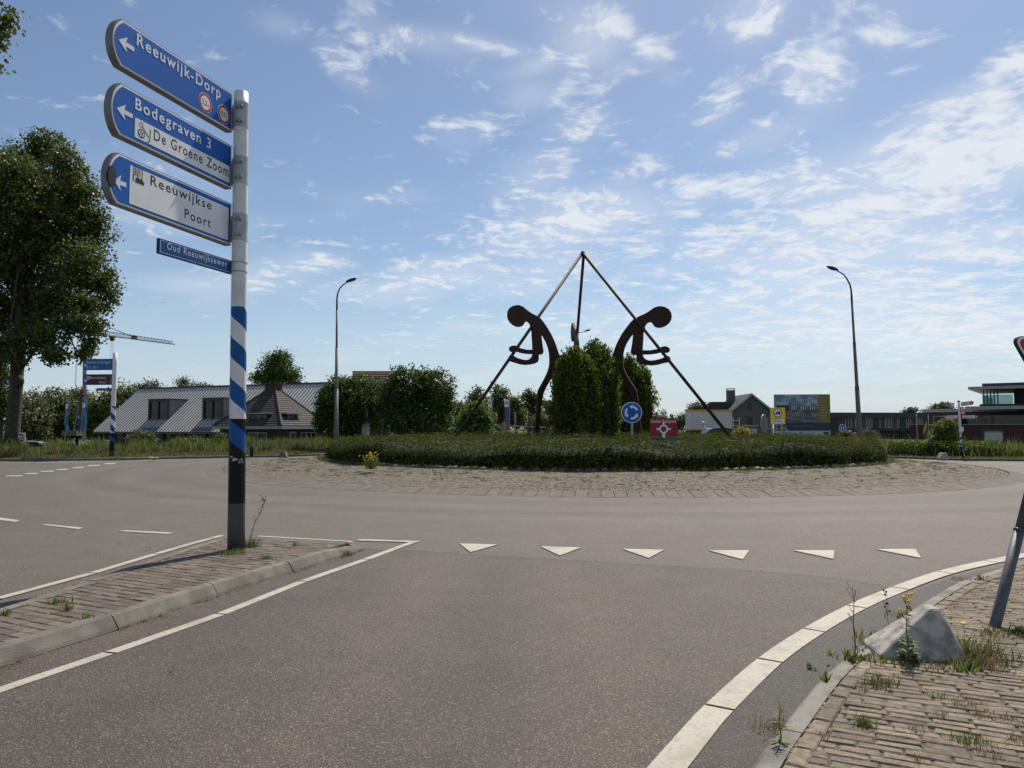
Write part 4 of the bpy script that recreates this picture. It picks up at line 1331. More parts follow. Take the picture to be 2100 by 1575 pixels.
mb = MB(); pb.text(mb, 'Keuken Kampioen', -hw + .03, hw - .03, zt - .145, .10, .003, .012); mb.build('lettering', m_white, b)
cz_ = zb_ + (zt - zb_) * .40; rr0 = (zt - zb_) * .24
mb = MB(); pb.plate(mb, arcband(0, cz_, rr0 * .66, rr0, -PI / 2, 1.5 * PI - .001, 32), 0, .004)
pb.plate(mb, rect(-.045, cz_ - rr0 - .13, .045, cz_ - rr0 + .02), .005, .008)
for (du, dv, a, b_) in ((rr0 + .035, 0, .05, .03), (-rr0 - .035, 0, .05, .03), (0, rr0 + .035, .03, .05)):
    pb.plate(mb, rect(du - a, cz_ + dv - b_, du + a, cz_ + dv + b_), .005, .008)
mb.build('roundabout_symbol', m_white, b)
mb = MB(); pb.plate(mb, rect(-hw + .04, zb_ - .13, hw, zb_ - .02), -.015, 0); mb.build('green_strip', m_green, t)

# ------------------------------------------------------------------ street lamps
m_lamp = mat('lamp_post_grey', (.135, .13, .115), (.105, .10, .09), 3, .6, metal=.2, coord='World')
m_lampd = mat('lamp_arm_dark', (.055, .06, .06), None, rough=.5, metal=.4)
m_lglass = mat('lamp_glass', (.16, .15, .12), None, rough=.25)
def lamp(label, px_b, Y, zb, px_t, py_t, arm_px, arm_py, sgn, lean_px=0.0):
    x = X_at(px_b, Y)
    xt = float(at(px_t, py_t, Y)[0]); zt = float(at(px_t, py_t, Y)[2])
    t = thing('street_lamp', label, 'street lamp', (x, Y, zb), 'street lamps around the roundabout')
    f = lambda k: np.array((x + (xt - x) * k, Y, zb + (zt - zb) * k))
    mb = MB(); mb.tube([f(0), f(.14), f(.145), f(.40)], [.155, .15, .13, .12], 20); mb.tube([f(.40), f(.405), f(.66)], [.12, .095, .085], 20); mb.tube([f(.66), f(.665), f(.90)], [.085, .068, .06], 20)
    mb.build('post', m_lamp, t, smooth=True)
    tip = at(arm_px, arm_py, Y)
    T0 = f(.90); dx = tip[0] - T0[0]
    pts = [T0, f(.97), f(1.0) + np.array((dx * .06, 0, .05)), f(1.0) + np.array((dx * .22, 0, .35)), (T0 * 0 + np.array((T0[0] + dx * .45, Y, tip[2] - (tip[2] - zt) * .35))), np.array((T0[0] + dx * .92, Y, tip[2] - .06))]
    mb = MB(); mb.tube(pts, [.06, .05, .045, .042, .038, .036], 12); mb.build('arm', m_lampd, t, smooth=True)
    mb = MB(); hx = T0[0] + dx
    d = np.array((sgn * .95, -.12, .28)); d /= np.linalg.norm(d)
    sd = np.cross(d, (0, 0, 1)); sd /= np.linalg.norm(sd); upv = np.cross(sd, d)
    c = np.array((hx, Y, tip[2])) + d * .10
    ring = []
    for s, w, h in ((-.34, .04, .03), (-.25, .10, .06), (-.05, .16, .085), (.18, .17, .08), (.32, .10, .05), (.37, .02, .015)):
        ring.append([c + d * s + sd * w * math.cos(2 * PI * k / 14) + upv * h * math.sin(2 * PI * k / 14) for k in range(14)])
    vs = [p for r_ in ring for p in r_]
    mb.add(vs, [(i * 14 + k, i * 14 + (k + 1) % 14, (i + 1) * 14 + (k + 1) % 14, (i + 1) * 14 + k) for i in range(5) for k in range(14)] + [tuple(range(14))[::-1], tuple(70 + k for k in range(14))])
    hd = mb.build('lamp_head', m_lampd, t, smooth=True)
    mb = MB(); g_ = [c + d * (.02 + .22 * math.cos(2 * PI * k / 16)) + sd * .11 * math.sin(2 * PI * k / 16) - upv * .088 for k in range(16)]
    mb.add(g_, [tuple(range(16))]); mb.add([p + upv * .02 for p in g_], [tuple(range(16))[::-1]]); mb.build('lens', m_lglass, hd)
    return t
lamp('tall grey street lamp to the left whose arm reaches right', 690.5, 46.0, .1, 691, 603, 717, 575, 1)
lamp('tall grey street lamp to the right whose arm reaches left', 1763, 42.5, .1, 1745, 585, 1711, 551, -1)
lamp('thin far street lamp half hidden behind the sculpture and conifers', 1177, 78.0, -.6, 1178, 690, 1203, 678, 1)
# ------------------------------------------------------------------ buildings
m_metal = mat('standing_seam_roof', (.62, .625, .63), (.54, .545, .55), .8, .5, metal=.15, coord='World')
m_timber = mat('dark_timber', (.022, .021, .021), (.036, .033, .031), 3, .8, coord='World')
m_dframe = mat('dark_frame', (.030, .034, .036), None, rough=.5)
m_dside = mat('dormer_cladding', (.20, .20, .20), (.17, .17, .17), 2, .6, coord='World')
m_glass = mat('window_glass', (.012, .015, .018), (.022, .026, .03), .8, .12, spec=.35, coord='World')
m_glass_l = mat('window_glass_light', (.07, .09, .10), (.035, .045, .052), .6, .12, spec=.4, coord='World')
m_wbrick = mat('dark_red_brick', (.072, .040, .032), (.045, .028, .024), 7, .85, coord='World', bump=.4, bscale=40)
m_tile = mat('roof_tile', (.056, .051, .048), (.037, .034, .032), 3, .8, coord='World', rnd=.2)
m_tile_r = mat('roof_tile_brown', (.13, .075, .055), (.09, .055, .045), 3, .8, coord='World', rnd=.2)
m_fascia = mat('grey_fascia', (.34, .35, .35), (.28, .29, .29), 4, .6, coord='World')
m_wframe = mat('window_frame_white', (.36, .36, .35), None, rough=.5)
m_gbrick = mat('grey_brick', (.115, .110, .108), (.085, .082, .082), 6, .85, coord='World', bump=.4, bscale=30)
m_slate = mat('slate', (.05, .055, .065), (.038, .042, .05), 3, .6, coord='World')
m_brbrick = mat('brown_brick', (.105, .080, .062), (.075, .058, .046), 5, .85, coord='World')
m_dark = mat('dark_cladding', (.046, .046, .047), (.034, .034, .036), 2, .7, coord='World')
m_slab = mat('balcony_slab', (.36, .36, .355), (.29, .29, .285), 1.5, .6, coord='World')
m_maroon = mat('maroon_wall', (.058, .024, .020), (.045, .020, .017), 2, .75, coord='World')

def glassy(name, tint, alpha):
    m = bpy.data.materials.new(name); m.use_nodes = True
    t = m.node_tree; g = NG(t); t.nodes.clear()
    gl = g.n('ShaderNodeBsdfGlossy'); gl.inputs['Roughness'].default_value = .03; g.put(gl.inputs[0], (.9, .95, .95))
    tr = g.n('ShaderNodeBsdfTransparent'); g.put(tr.inputs[0], tint)
    mx = g.n('ShaderNodeMixShader'); mx.inputs[0].default_value = alpha
    t.links.new(tr.outputs[0], mx.inputs[1]); t.links.new(gl.outputs[0], mx.inputs[2])
    o = g.n('ShaderNodeOutputMaterial'); t.links.new(mx.outputs[0], o.inputs[0])
    return m
m_rail = glassy('balcony_glass', (.42, .54, .53), .035)

class Fr:
    """building frame: O corner, a along the facade, b into the building"""
    def __init__(s, O, a):
        s.O = np.array((O[0], O[1], 0.0)); s.a = np.array((a[0], a[1], 0.0)); s.a /= np.linalg.norm(s.a)
        s.b = np.array((-s.a[1], s.a[0], 0.0))
    def p(s, u, v, z): return s.O + s.a * u + s.b * v + np.array((0, 0, z))
    def facade(s, v=0.0): return Plane(s.p(0, v, 0), s.a)
    def side(s, u, right=True):          # plane of the gable at u, read from outside
        return Plane(s.p(u, 0, 0), s.b if right else -s.b)
    def u_at(s, px, v, z=1.6):           # facade coordinate seen at photo column px
        pl = s.facade(v); return pl.uv(px, HORIZON - (z - 1.6) * 20)[0]
def hexa(mb, P, mi=0):
    return mb.add(P, [(0, 3, 2, 1), (4, 5, 6, 7), (0, 1, 5, 4), (1, 2, 6, 5), (2, 3, 7, 6), (3, 0, 4, 7)], mi)
def block(fr, u0, u1, v0, v1, z0, z1, mb):
    P = [fr.p(u, v, z) for z in (z0, z1) for (u, v) in ((u0, v0), (u1, v0), (u1, v1), (u0, v1))]
    return hexa(mb, P)
def window(parent, pl, u0, u1, z0, z1, muls=(), trans=(), fm=None, gm=None, fw=.07, depth=.06, name='window', proud=0.0):
    """a framed window standing 3 cm proud of the wall with its panes set back"""
    mb = MB()
    t0, t1 = proud + .002, proud + .05
    for q in (rect(u0, z0, u1, z0 + fw), rect(u0, z1 - fw, u1, z1)): pl.plate(mb, q, t0, t1)
    for q in (rect(u0, z0 + fw, u0 + fw, z1 - fw), rect(u1 - fw, z0 + fw, u1, z1 - fw)): pl.plate(mb, q, t0, t1)
    for m_ in muls: pl.plate(mb, rect(m_ - fw / 2, z0 + fw, m_ + fw / 2, z1 - fw), t0, t1 - .004)
    for m_ in trans: pl.plate(mb, rect(u0 + fw, m_ - fw / 2, u1 - fw, m_ + fw / 2), t0, t1 - .008)
    w = mb.build(name, fm or m_wframe, parent)
    xs = [u0 + fw] + sorted(muls) + [u1 - fw]
    for a, b in zip(xs[:-1], xs[1:]):
        mb = MB(); pl.plate(mb, rect(a, z0 + fw, b, z1 - fw), proud + .001, proud + .018); mb.build('pane', gm or m_glass, w)
    return w

# ---- long low building with a grey standing seam roof
GZ = -.75
fr = Fr((-41.5, 75.5), (.906, -.42))
L_, Wd, EZ, RZ = 29.5, 5.0, 1.45, 5.75
bl = thing('metal_roof_building', 'long low building with a pale grey ribbed metal roof and two box dormers', 'building', tuple(fr.p(0, 0, GZ)))
def rz(v): return EZ + (RZ - EZ) * v / Wd
mb = MB(); block(fr, 1.0, L_ - .3, .9, 2 * Wd - .6, GZ, EZ + .55, mb); wall = mb.build('wall', m_timber, bl)
mb = MB(); pf = fr.facade(.9)
for k in range(20): pf.plate(mb, rect(1.6 + k * 1.38, GZ, 1.75 + k * 1.38, EZ - .1), .002, .12)
mb.build('timber_post', m_timber, bl)
for k in range(19):
    window(bl, pf, 1.85 + k * 1.38, 2.88 + k * 1.38, GZ + .4, EZ - .25, fm=m_dframe, proud=.01)
mb = MB()
for (va, vb) in ((-.25, Wd), (2 * Wd + .25, Wd)):
    za = EZ - .2
    P = [fr.p(0, va, za - .14), fr.p(L_, va, za - .14), fr.p(L_, vb, RZ - .14), fr.p(0, vb, RZ - .14), fr.p(0, va, za), fr.p(L_, va, za), fr.p(L_, vb, RZ), fr.p(0, vb, RZ)]
    hexa(mb, P)
roof = mb.build('roof', m_metal, bl)
m_seam = mat('roof_seam_shaded', (.22, .225, .23), None, rough=.5, metal=.2)  # ribs darker than the sheets: their shadow side put into the colour
for k in range(int(L_ / .40) + 1):
    u = min(k * .40 + .02, L_ - .04)
    mb = MB(); mb.bar(fr.p(u, -.24, EZ - .165), fr.p(u, Wd, RZ + .035), .13, .11); mb.build('roof_seam', m_seam, roof)
mb = MB(); mb.bar(fr.p(-.02, Wd, RZ + .05), fr.p(L_ + .02, Wd, RZ + .05), .26, .10); mb.build('ridge_cap', m_dframe, roof)
mb = MB(); mb.bar(fr.p(-.02, -.28, EZ - .25), fr.p(L_ + .02, -.28, EZ - .25), .12, .13); mb.build('gutter', m_dframe, roof)
for (pa, pb_) in ((306, 347), (417, 458)):
    v0 = 1.15
    ua, ub = fr.u_at(pa, v0, 3.4), fr.u_at(pb_, v0, 3.4)
    zt = 4.35; zb = 2.25
    vend = Wd * (zt - EZ) / (RZ - EZ)
    mb = MB()
    P = [fr.p(u, v, z) for z in (zb - .9, zt) for (u, v) in ((ua, v0), (ub, v0), (ub, vend + .2), (ua, vend + .2))]
    hexa(mb, P); dm = mb.build('dormer', m_dside, roof)
    mb = MB(); block(fr, ua - .08, ub + .08, v0 - .12, vend + .25, zt, zt + .10, mb); mb.build('dormer_roof', m_dframe, dm)
    pf2 = fr.facade(v0)
    window(dm, pf2, ua, ub, zb + .0, zt - .02, muls=((ua * .45 + ub * .55),), fm=m_dframe, fw=.17, name='dormer_window') if False else None
    mb = MB()
    for q in (rect(ua, zt - .2, ub, zt), rect(ua, zb - .1, ub, zb + .12), rect(ua, zb + .12, ua + .22, zt - .2), rect(ub - .22, zb + .12, ub, zt - .2), rect((ua + ub) / 2 - .03, zb + .12, (ua + ub) / 2 + .03, zt - .2)): pf2.plate(mb, q, .002, .14)
    mb.build('dormer_frame', m_dframe, dm)
    mb = MB(); pf2.plate(mb, rect(ua + .22, zb + .12, (ua + ub) / 2 - .03, zt - .2), .003, .02); pf2.plate(mb, rect((ua + ub) / 2 + .03, zb + .12, ub - .22, zt - .2), .003, .02); mb.build('pane', m_glass, dm)
    # dark panel on the roof for the dormer's shadow and the opening below it
    mb = MB(); P = [fr.p(ua + .1, -.2, EZ - .13), fr.p(ub - .1, -.2, EZ - .13), fr.p(ub - .1, v0 - .02, zb - .05), fr.p(ua + .1, v0 - .02, zb - .05)]
    P = P + [q + np.array((0, 0, .06)) for q in P]
    hexa(mb, P); mb.build('roof_slot_shade', m_dark, dm)

# ---- brick house with a hipped tile roof
C0 = np.array((X_at(578, 56), 56.0))
be = math.radians(20)
fl = np.array((-math.cos(be), math.sin(be))); frt = np.array((math.sin(be), math.cos(be)))
a_, b_ = 6.3, 6.2
hh = thing('brick_house', 'small dark brick house with hipped grey tile roof and a stout chimney', 'house', (C0[0], C0[1], GZ))
hf = Fr(C0 + fl * a_, -fl)                      # long facade towards the road: u from left corner to near corner
EZ2, AZ = 1.75, 4.55
def hp(u, v, z): return hf.p(u, v, z)
ov = .35
mb = MB(); block(hf, ov, a_ - ov, ov, b_ - ov, GZ, EZ2 + .05, mb); mb.build('wall', m_wbrick, hh)
mb = MB(); block(hf, -.05, a_ + .05, -.05, b_ + .05, EZ2 - .22, EZ2, mb); mb.build('gutter_band', m_fascia, hh)
top = [(a_ / 2 - .45, b_ / 2 - .3), (a_ / 2 + .45, b_ / 2 - .3), (a_ / 2 + .45, b_ / 2 + .3), (a_ / 2 - .45, b_ / 2 + .3)]
bot = [(0, 0), (a_, 0), (a_, b_), (0, b_)]
mb = MB(); P = [hp(u, v, EZ2 + .001) for u, v in bot] + [hp(u, v, AZ) for u, v in top]; hexa(mb, P); roof2 = mb.build('roof', m_tile, hh)
ncourse = 17
for fi in range(4):
    B0, B1, T0, T1 = bot[fi], bot[(fi + 1) % 4], top[fi], top[(fi + 1) % 4]
    if fi in (2,): continue
    for k in range(ncourse):
        f0, f1 = k / ncourse, (k + 1) / ncourse
        L0 = [B0[i] + (T0[i] - B0[i]) * f0 for i in (0, 1)]; R0 = [B1[i] + (T1[i] - B1[i]) * f0 for i in (0, 1)]
        L1 = [B0[i] + (T0[i] - B0[i]) * f1 for i in (0, 1)]; R1 = [B1[i] + (T1[i] - B1[i]) * f1 for i in (0, 1)]
        z0, z1 = EZ2 + (AZ - EZ2) * f0, EZ2 + (AZ - EZ2) * f1
        wdt = math.hypot(R0[0] - L0[0], R0[1] - L0[1]); nt = max(2, int(wdt / .24)); mb = MB()
        for q in range(nt):
            s0, s1 = (q + .04) / nt, (q + .96) / nt
            def pp(A, B, s): return [A[i] + (B[i] - A[i]) * s for i in (0, 1)]
            a0, a1, b1_, b0_ = pp(L0, R0, s0), pp(L0, R0, s1), pp(L1, R1, s1), pp(L1, R1, s0)
            up = .065 + .012 * ((q * 7 + k * 3) % 5) / 5
            mb.add([hp(*a0, z0 + up), hp(*a1, z0 + up), hp(*b1_, z1 + .02), hp(*b0_, z1 + .02), hp(*a0, z0 + .005), hp(*a1, z0 + .005)], [(0, 1, 2, 3), (4, 5, 1, 0), (4, 0, 3), (5, 2, 1)])
        o = mb.build('tile_course', m_tile, roof2); tag(o, kind='stuff')
for i in range(4):
    mb = MB(); mb.tube([hp(*bot[i], EZ2 + .08), hp(*top[i], AZ + .04)], .075, 8); mb.build('hip_tiles', m_tile, roof2)
mb = MB(); block(hf, a_ / 2 - .52, a_ / 2 + .5, b_ / 2 - .42, b_ / 2 + .42, AZ - .35, AZ + .48, mb); chim = mb.build('chimney', m_wbrick, roof2)
mb = MB(); block(hf, a_ / 2 - .58, a_ / 2 + .56, b_ / 2 - .48, b_ / 2 + .48, AZ + .48, AZ + .58, mb); mb.build('chimney_cap', m_dframe, roof2)
# flat roofed eyebrow dormers, one on each visible slope
def eye_dormer(pl, uc, w, v0):
    zb, zt = EZ2 + .42, EZ2 + .92
    mb = MB(); pl.plate(mb, rect(uc - w / 2, zb - .1, uc + w / 2, zt), -.95 - v0, -v0); d_ = mb.build('dormer', m_timber, roof2)
    mb = MB(); pl.plate(mb, rect(uc - w / 2 - .35, zt, uc + w / 2 + .35, zt + .09), -1.4 - v0, -v0 + .22); mb.build('dormer_roof', m_fascia, roof2)
    pq = Plane(pl.O + pl.n * -v0, pl.ux)
    mb = MB()
    for q in (rect(uc - w / 2, zb - .08, uc + w / 2, zb), rect(uc - w / 2, zb, uc - w / 2 + .06, zt), rect(uc - .03, zb, uc + .03, zt), rect(uc + w / 2 - .06, zb, uc + w / 2, zt)): pq.plate(mb, q, .002, .05)
    mb.build('dormer_frame', m_fascia, roof2)
    mb = MB(); pq.plate(mb, rect(uc - w / 2 + .06, zb, uc + w / 2 - .06, zt), .001, .02); mb.build('dormer_pane', m_glass, roof2)
pA = hf.facade(0.0); pB = Plane(hp(a_, 0, 0), frt_ if False else (frt[0], frt[1], 0))
eye_dormer(pA, pA.uv(522, 868)[0], 1.25, .55)
eye_dormer(pB, pB.uv(612, 868)[0], 1.25, .55)
pAw = hf.facade(ov); pBw = Plane(hp(a_ - ov, 0, 0), (frt[0], frt[1], 0))
def ux(pl, px): return pl.uv(px, 890)[0]
window(hh, pAw, ux(pAw, 509), ux(pAw, 548), GZ + .45, 1.28, muls=(ux(pAw, 529),))
window(hh, pBw, ux(pBw, 593), ux(pBw, 606), GZ + .02, 1.32, name='door')
window(hh, pBw, ux(pBw, 617), ux(pBw, 648), GZ + .62, 1.28, muls=(ux(pBw, 627), ux(pBw, 637)))
mb = MB(); pAw.plate(mb, rect(a_ - ov - .10, GZ, a_ - ov - .02, EZ2 - .22), .002, .09); mb.build('downpipe', m_dframe, hh)
mb = MB(); block(hf, a_ - .3, a_ + 1.6, b_ - .1, b_ + 5.0, GZ, 1.35, mb); mb.build('annex', m_wbrick, hh)
mb = MB(); block(hf, a_ - .4, a_ + 1.7, b_ - .2, b_ + 5.1, 1.35, 1.5, mb); mb.build('annex_roof', m_fascia, hh)

# ---- house behind the trimmed trees: only its tiled ridge shows
f3 = Fr((X_at(692, 62), 62.0), (1, .02))
h3_ = thing('tiled_house', 'house behind the dense round trees with only its brown tiled ridge showing', 'house', tuple(f3.p(0, 0, GZ)))
mb = MB(); block(f3, 0.3, 4.1, .4, 7, GZ, 2.6, mb); mb.build('wall', m_wbrick, h3_)
zr = float(at(745, 764, 66)[2])
mb = MB(); P = [f3.p(0, 0, 2.6), f3.p(4.4, 0, 2.6), f3.p(4.4, 7.4, 2.6), f3.p(0, 7.4, 2.6), f3.p(.6, 3.6, zr), f3.p(4.3, 3.6, zr), f3.p(4.3, 3.8, zr), f3.p(.6, 3.8, zr)]
hexa(mb, P); r3 = mb.build('roof', m_tile_r, h3_)
mb = MB()
for k in range(18):
    f0 = k / 18; f1 = (k + 1) / 18
    q = lambda f, s: f3.p(.6 * f + (4.4 - .7 * f) * s, 3.6 * f, 2.6 + (zr - 2.6) * f)
    mb.add([q(f0, 0) + (0, 0, .07), q(f0, 1) + (0, 0, .07), q(f1, 1) + (0, 0, .02), q(f1, 0) + (0, 0, .02), q(f0, 0), q(f0, 1)], [(0, 1, 2, 3), (4, 5, 1, 0)])
tag(mb.build('tile_courses', m_tile_r, r3), kind='stuff')
mb = MB(); mb.tube([f3.p(.5, 3.7, zr + .02), f3.p(4.35, 3.7, zr + .02)], .10, 8); mb.build('ridge_tiles', m_tile_r, r3)

# ---- small dark shed with white bargeboards, right of the trimmed trees
fS = Fr((X_at(905, 60), 60.0), (1, -.1))
sh = thing('garden_shed', 'small dark shed with white bargeboard beside the round trees', 'shed', tuple(fS.p(0, 0, GZ)))
mb = MB(); block(fS, 0, 1.15, 0, 3, GZ, 1.5, mb); mb.build('wall', m_wbrick, sh)
mb = MB()
for k in range(9): fS.facade(0).plate(mb, rect(.35, .0 + k * .16, 1.13, .13 + k * .16), .004, .03)
mb.build('boarding', m_slate, sh)
mb = MB(); mb.bar(fS.p(1.0, -.15, 2.35), fS.p(1.42, -.15, 1.35), .05, .22); mb.build('bargeboard', m_white, sh)
mb = MB(); P = [fS.p(1.0, -.1, 2.3), fS.p(1.42, -.1, 1.3), fS.p(1.42, 3.1, 1.3), fS.p(1.0, 3.1, 2.3), fS.p(.9, -.1, 2.42), fS.p(1.5, -.1, 1.42), fS.p(1.5, 3.1, 1.42), fS.p(.9, 3.1, 2.42)]; hexa(mb, P)
P = [fS.p(-.4, -.1, 1.3), fS.p(1.0, -.1, 2.3), fS.p(1.0, 3.1, 2.3), fS.p(-.4, 3.1, 1.3)]; hexa(mb, P + [p + (0, 0, .12) for p in P]); mb.build('roof', m_slate, sh)

# ---- pinkish building behind the sculpture's left leg
fP = Fr((X_at(1095, 118), 118.0), (1, 0))
pk = thing('flat_brick_building', 'pale pinkish brick building with dark roof edge behind the left steel leg', 'building', tuple(fP.p(0, 0, GZ)))
m_pink = mat('pink_brick', (.26, .19, .16), (.21, .155, .135), 1, .85, coord='World')
mb = MB(); block(fP, 0, 9, 0, 8, GZ, 3.95, mb); mb.build('wall', m_pink, pk)
mb = MB(); block(fP, -.2, 9.2, -.2, 8.2, 3.95, 4.25, mb); mb.build('roof_edge', m_slate, pk)

# ---- gabled grey brick house on the right
YG = 108.0
fG = Fr((X_at(1499, YG), YG), (1, -.03))
gw = X_at(1583, YG) - X_at(1499, YG)
gh = thing('gabled_house', 'grey brick house with a steep gable facing the road and dark flat dormers', 'house', tuple(fG.p(0, 0, GZ)))
ez, az_ = float(at(1500, 844, YG)[2]), float(at(1541, 810, YG)[2])
pg = fG.facade(0)
mb = MB(); pg.plate(mb, [(0, GZ), (gw, GZ), (gw, ez), (gw / 2, az_), (0, ez)], -11, 0); mb.build('wall', m_gbrick, gh)
mb = MB()
for s in (-1, 1):
    A = (gw / 2 - s * (gw / 2 + .35), ez - .28); Bp = (gw / 2, az_ + .02)
    P = [fG.p(A[0], -.3, A[1]), fG.p(Bp[0], -.3, Bp[1]), fG.p(Bp[0], 11.3, Bp[1]), fG.p(A[0], 11.3, A[1])]
    if s < 0: P = [P[1], P[0], P[3], P[2]]
    hexa(mb, P + [p + (0, 0, .22) for p in P])
rg = mb.build('roof', m_slate, gh)
for s in (-1, 1):
    A = (gw / 2 - s * (gw / 2 + .37), ez - .22); mb = MB(); mb.bar(fG.p(A[0], -.34, A[1]), fG.p(gw / 2, -.34, az_ + .08), .06, .22); mb.build('bargeboard', m_fascia, rg)
mb = MB(); block(fG, .85, 1.95, 5.0, 6.0, ez + 1.0, az_ + .95, mb); mb.build('chimney', m_gbrick, rg)
mb = MB(); block(fG, .80, 2.0, 4.95, 6.05, az_ + 1.15, az_ + 1.22, mb)
for (u, v) in ((.9, 5.1), (1.9, 5.1), (.9, 5.9), (1.9, 5.9)): mb.box(tuple(fG.p(u, v, az_ + 1.05)), (.07, .07, .2))
mb.build('chimney_cowl', m_fascia, rg)
for (ua, ub, va, vb, z1) in ((-2.2, .9, 3.0, 6.0, ez + 1.1), (-.9, 1.6, 7.5, 10.0, ez + 1.5)):
    mb = MB(); block(fG, ua, ub, va, vb, ez - .9, z1, mb); d_ = mb.build('dormer', m_dark, rg)
    mb = MB(); block(fG, ua - .1, ub, va - .1, vb + .1, z1, z1 + .15, mb); mb.build('dormer_roof', m_slate, rg)
for (pa, pb_, ya, yb) in ((1533, 1542, 825, 841), (1534, 1543, 855, 871), (1501, 1505, 856, 868)):
    u0, z1 = pg.uv(pa, ya); u1, z0 = pg.uv(pb_, yb)
    window(gh, pg, u0, u1, z0, z1, fm=m_dframe, fw=.08)
mb = MB()
for k in range(3): mb.bar(fG.p(.1, -.6, 1.2 + k * .75), fG.p(1.0, -.6, 1.2 + k * .75), .05)
mb.bar(fG.p(1.0, -.6, .5), fG.p(1.0, -.6, 3.1), .07); mb.bar(fG.p(.1, -.6, .5), fG.p(.1, -.6, 3.1), .07)
mb.build('railing', m_white, gh)

# ---- row of flat roofed brown brick houses
YR = 132.0
fR = Fr((X_at(1700, YR), YR), (1, .05))
zt = float(at(1760, 846, YR)[2])
rh = thing('terraced_houses', 'row of flat roofed brown brick houses with tall pale window frames', 'houses', tuple(fR.p(0, 0, GZ)))
Lr = X_at(2010, YR) - X_at(1700, YR)
mb = MB(); block(fR, -2, Lr, 0, 9, GZ, zt - .25, mb); mb.build('wall', m_brbrick, rh)
mb = MB(); block(fR, -2.2, Lr + .2, -.45, 9.2, zt - .9, zt, mb); mb.build('roof_fascia', m_slate, rh)
pr_ = fR.facade(0)
for k, (pa, pb_) in enumerate(((1733, 1746), (1753, 1765), (1776, 1789), (1798, 1805), (1815, 1829), (1840, 1849), (1858, 1868), (1880, 1892), (1904, 1916))):
    u0 = pr_.uv(pa, 870)[0]; u1 = pr_.uv(pb_, 870)[0]; z1 = pr_.uv(pa, 855)[1]; z0 = pr_.uv(pa, 877)[1]
    window(rh, pr_, u0, u1, z0, z1, muls=((u0 * .5 + u1 * .5),), fw=.11, gm=(m_glass_l if k % 3 else m_glass))
    window(rh, pr_, u0, u1, GZ + .3, z0 - 1.0, fw=.1, fm=m_dframe)
for k, px in enumerate((1712, 1796, 1851, 1920, 1962)):
    u0 = pr_.uv(px, 870)[0]; mb = MB(); pr_.plate(mb, rect(u0 - .55, GZ, u0 + .55, zt - .95), .003, .16); mb.build('dark_bay', m_dark, rh)
mb = MB()
for k in range(4): block(fR, 2.5 + k * 5.6, 7.6 + k * 5.6, -1.2, -.02, 1.1, 1.3, mb)
tag(mb.build('door_canopies', m_dark, rh), kind='stuff')

# ---- modern apartment block at the right edge: floor slabs, columns, balcony glass
YA = 76.0
fA = Fr((X_at(1996, YA), YA), (.80, -.60))
ap = thing('apartment_building', 'modern dark apartment block with wide pale slabs and glazed corner balconies', 'building', tuple(fA.p(0, 0, GZ)))
zA = lambda py: float(at(1996, py, YA)[2])
z_r1, z_r0 = zA(794), zA(799.5)
z_f1, z_f0 = zA(834), zA(840.5)
z_t = zA(870)
mb = MB(); block(fA, -.3, 24, -1.0, 12, z_r0, z_r1, mb); mb.build('roof_slab', m_slab, ap)
mb = MB(); block(fA, .8, 24, .2, 11, z_r1, z_r1 + .35, mb); block(fA, 9, 20, 2, 10, z_r1 + .35, z_r1 + .9, mb); mb.build('roof_upstand', m_dark, ap)
mb = MB(); block(fA, -.6, 24, -1.3, 12, z_f0, z_f1, mb); mb.build('floor_slab', m_slab, ap)
mb = MB(); block(fA, .6, 24, -.6, 12, z_f1, z_f1 + .22, mb); mb.build('floor_upstand', m_dark, ap)
mb = MB(); block(fA, 3.4, 24, .5, 11, z_f1, z_r0, mb); block(fA, 3.8, 24, .5, 11, z_t - .2, z_f0, mb); block(fA, 3.8, 24, .3, 11, GZ, z_t - .2, mb); wl = mb.build('wall', m_dark, ap)
for u in (.95, 1.42, 1.89, 2.36, 2.83):
    mb = MB(); a = u if u < 2.7 else 2.75
    block(fA, .92 + (u - .95) * .62, 1.02 + (u - .95) * .62, -.55, -.42, z_f1 + .22, z_r0, mb); mb.build('column', m_dark, ap)
pfa = fA.facade(.5)
for k in range(5):
    mb = MB(); block(fA, 3.45 + k * .26, 3.55 + k * .26, .25, .5, z_f1, z_r0, mb); block(fA, 3.85 + k * .26, 3.95 + k * .26, .25, .5, z_t - .2, z_f0, mb); mb.build('fin', m_timber, ap)
mb = MB(); pA2 = fA.facade(-.5); pA2.plate(mb, rect(.9, z_f1 + .22, 3.4, z_f1 + 1.15), 0, .02); mb.build('balcony_glass', m_rail, ap)
mb = MB(); pA3 = Plane(fA.p(.85, 0, 0), -fA.b); pA3.plate(mb, rect(-11, z_f1 + .22, .5, z_f1 + 1.15), 0, .02); mb.build('balcony_glass', m_rail, ap)
window(ap, pfa, 5.0, 6.0, z_f1 + .2, z_r0 - .05, fm=m_dframe, gm=m_glass_l)
window(ap, pfa, 8.2, 9.6, z_f1 + .9, z_r0 - .35, fm=m_wframe, gm=m_glass)
window(ap, pfa, 5.4, 7.0, z_t, z_f0 - .1, fm=m_dframe, gm=m_glass_l)
window(ap, pfa, 7.6, 9.4, z_t, z_f0 - .1, fm=m_dframe, gm=m_glass)
# the lower terrace: maroon wall with a glass rail, reaching left
mb = MB(); block(fA, -5.5, 9.2, -2.2, 4, GZ, z_t - .05, mb); mb.build('terrace_wall', m_maroon, ap)
mb = MB(); block(fA, -5.6, 9.3, -2.3, 4.1, z_t - .05, z_t, mb); mb.build('terrace_coping', m_slab, ap)
mb = MB(); fA.facade(-2.1).plate(mb, rect(-1.2, z_t, 6, z_t + .85), 0, .02); mb.build('balcony_glass', m_rail, ap)
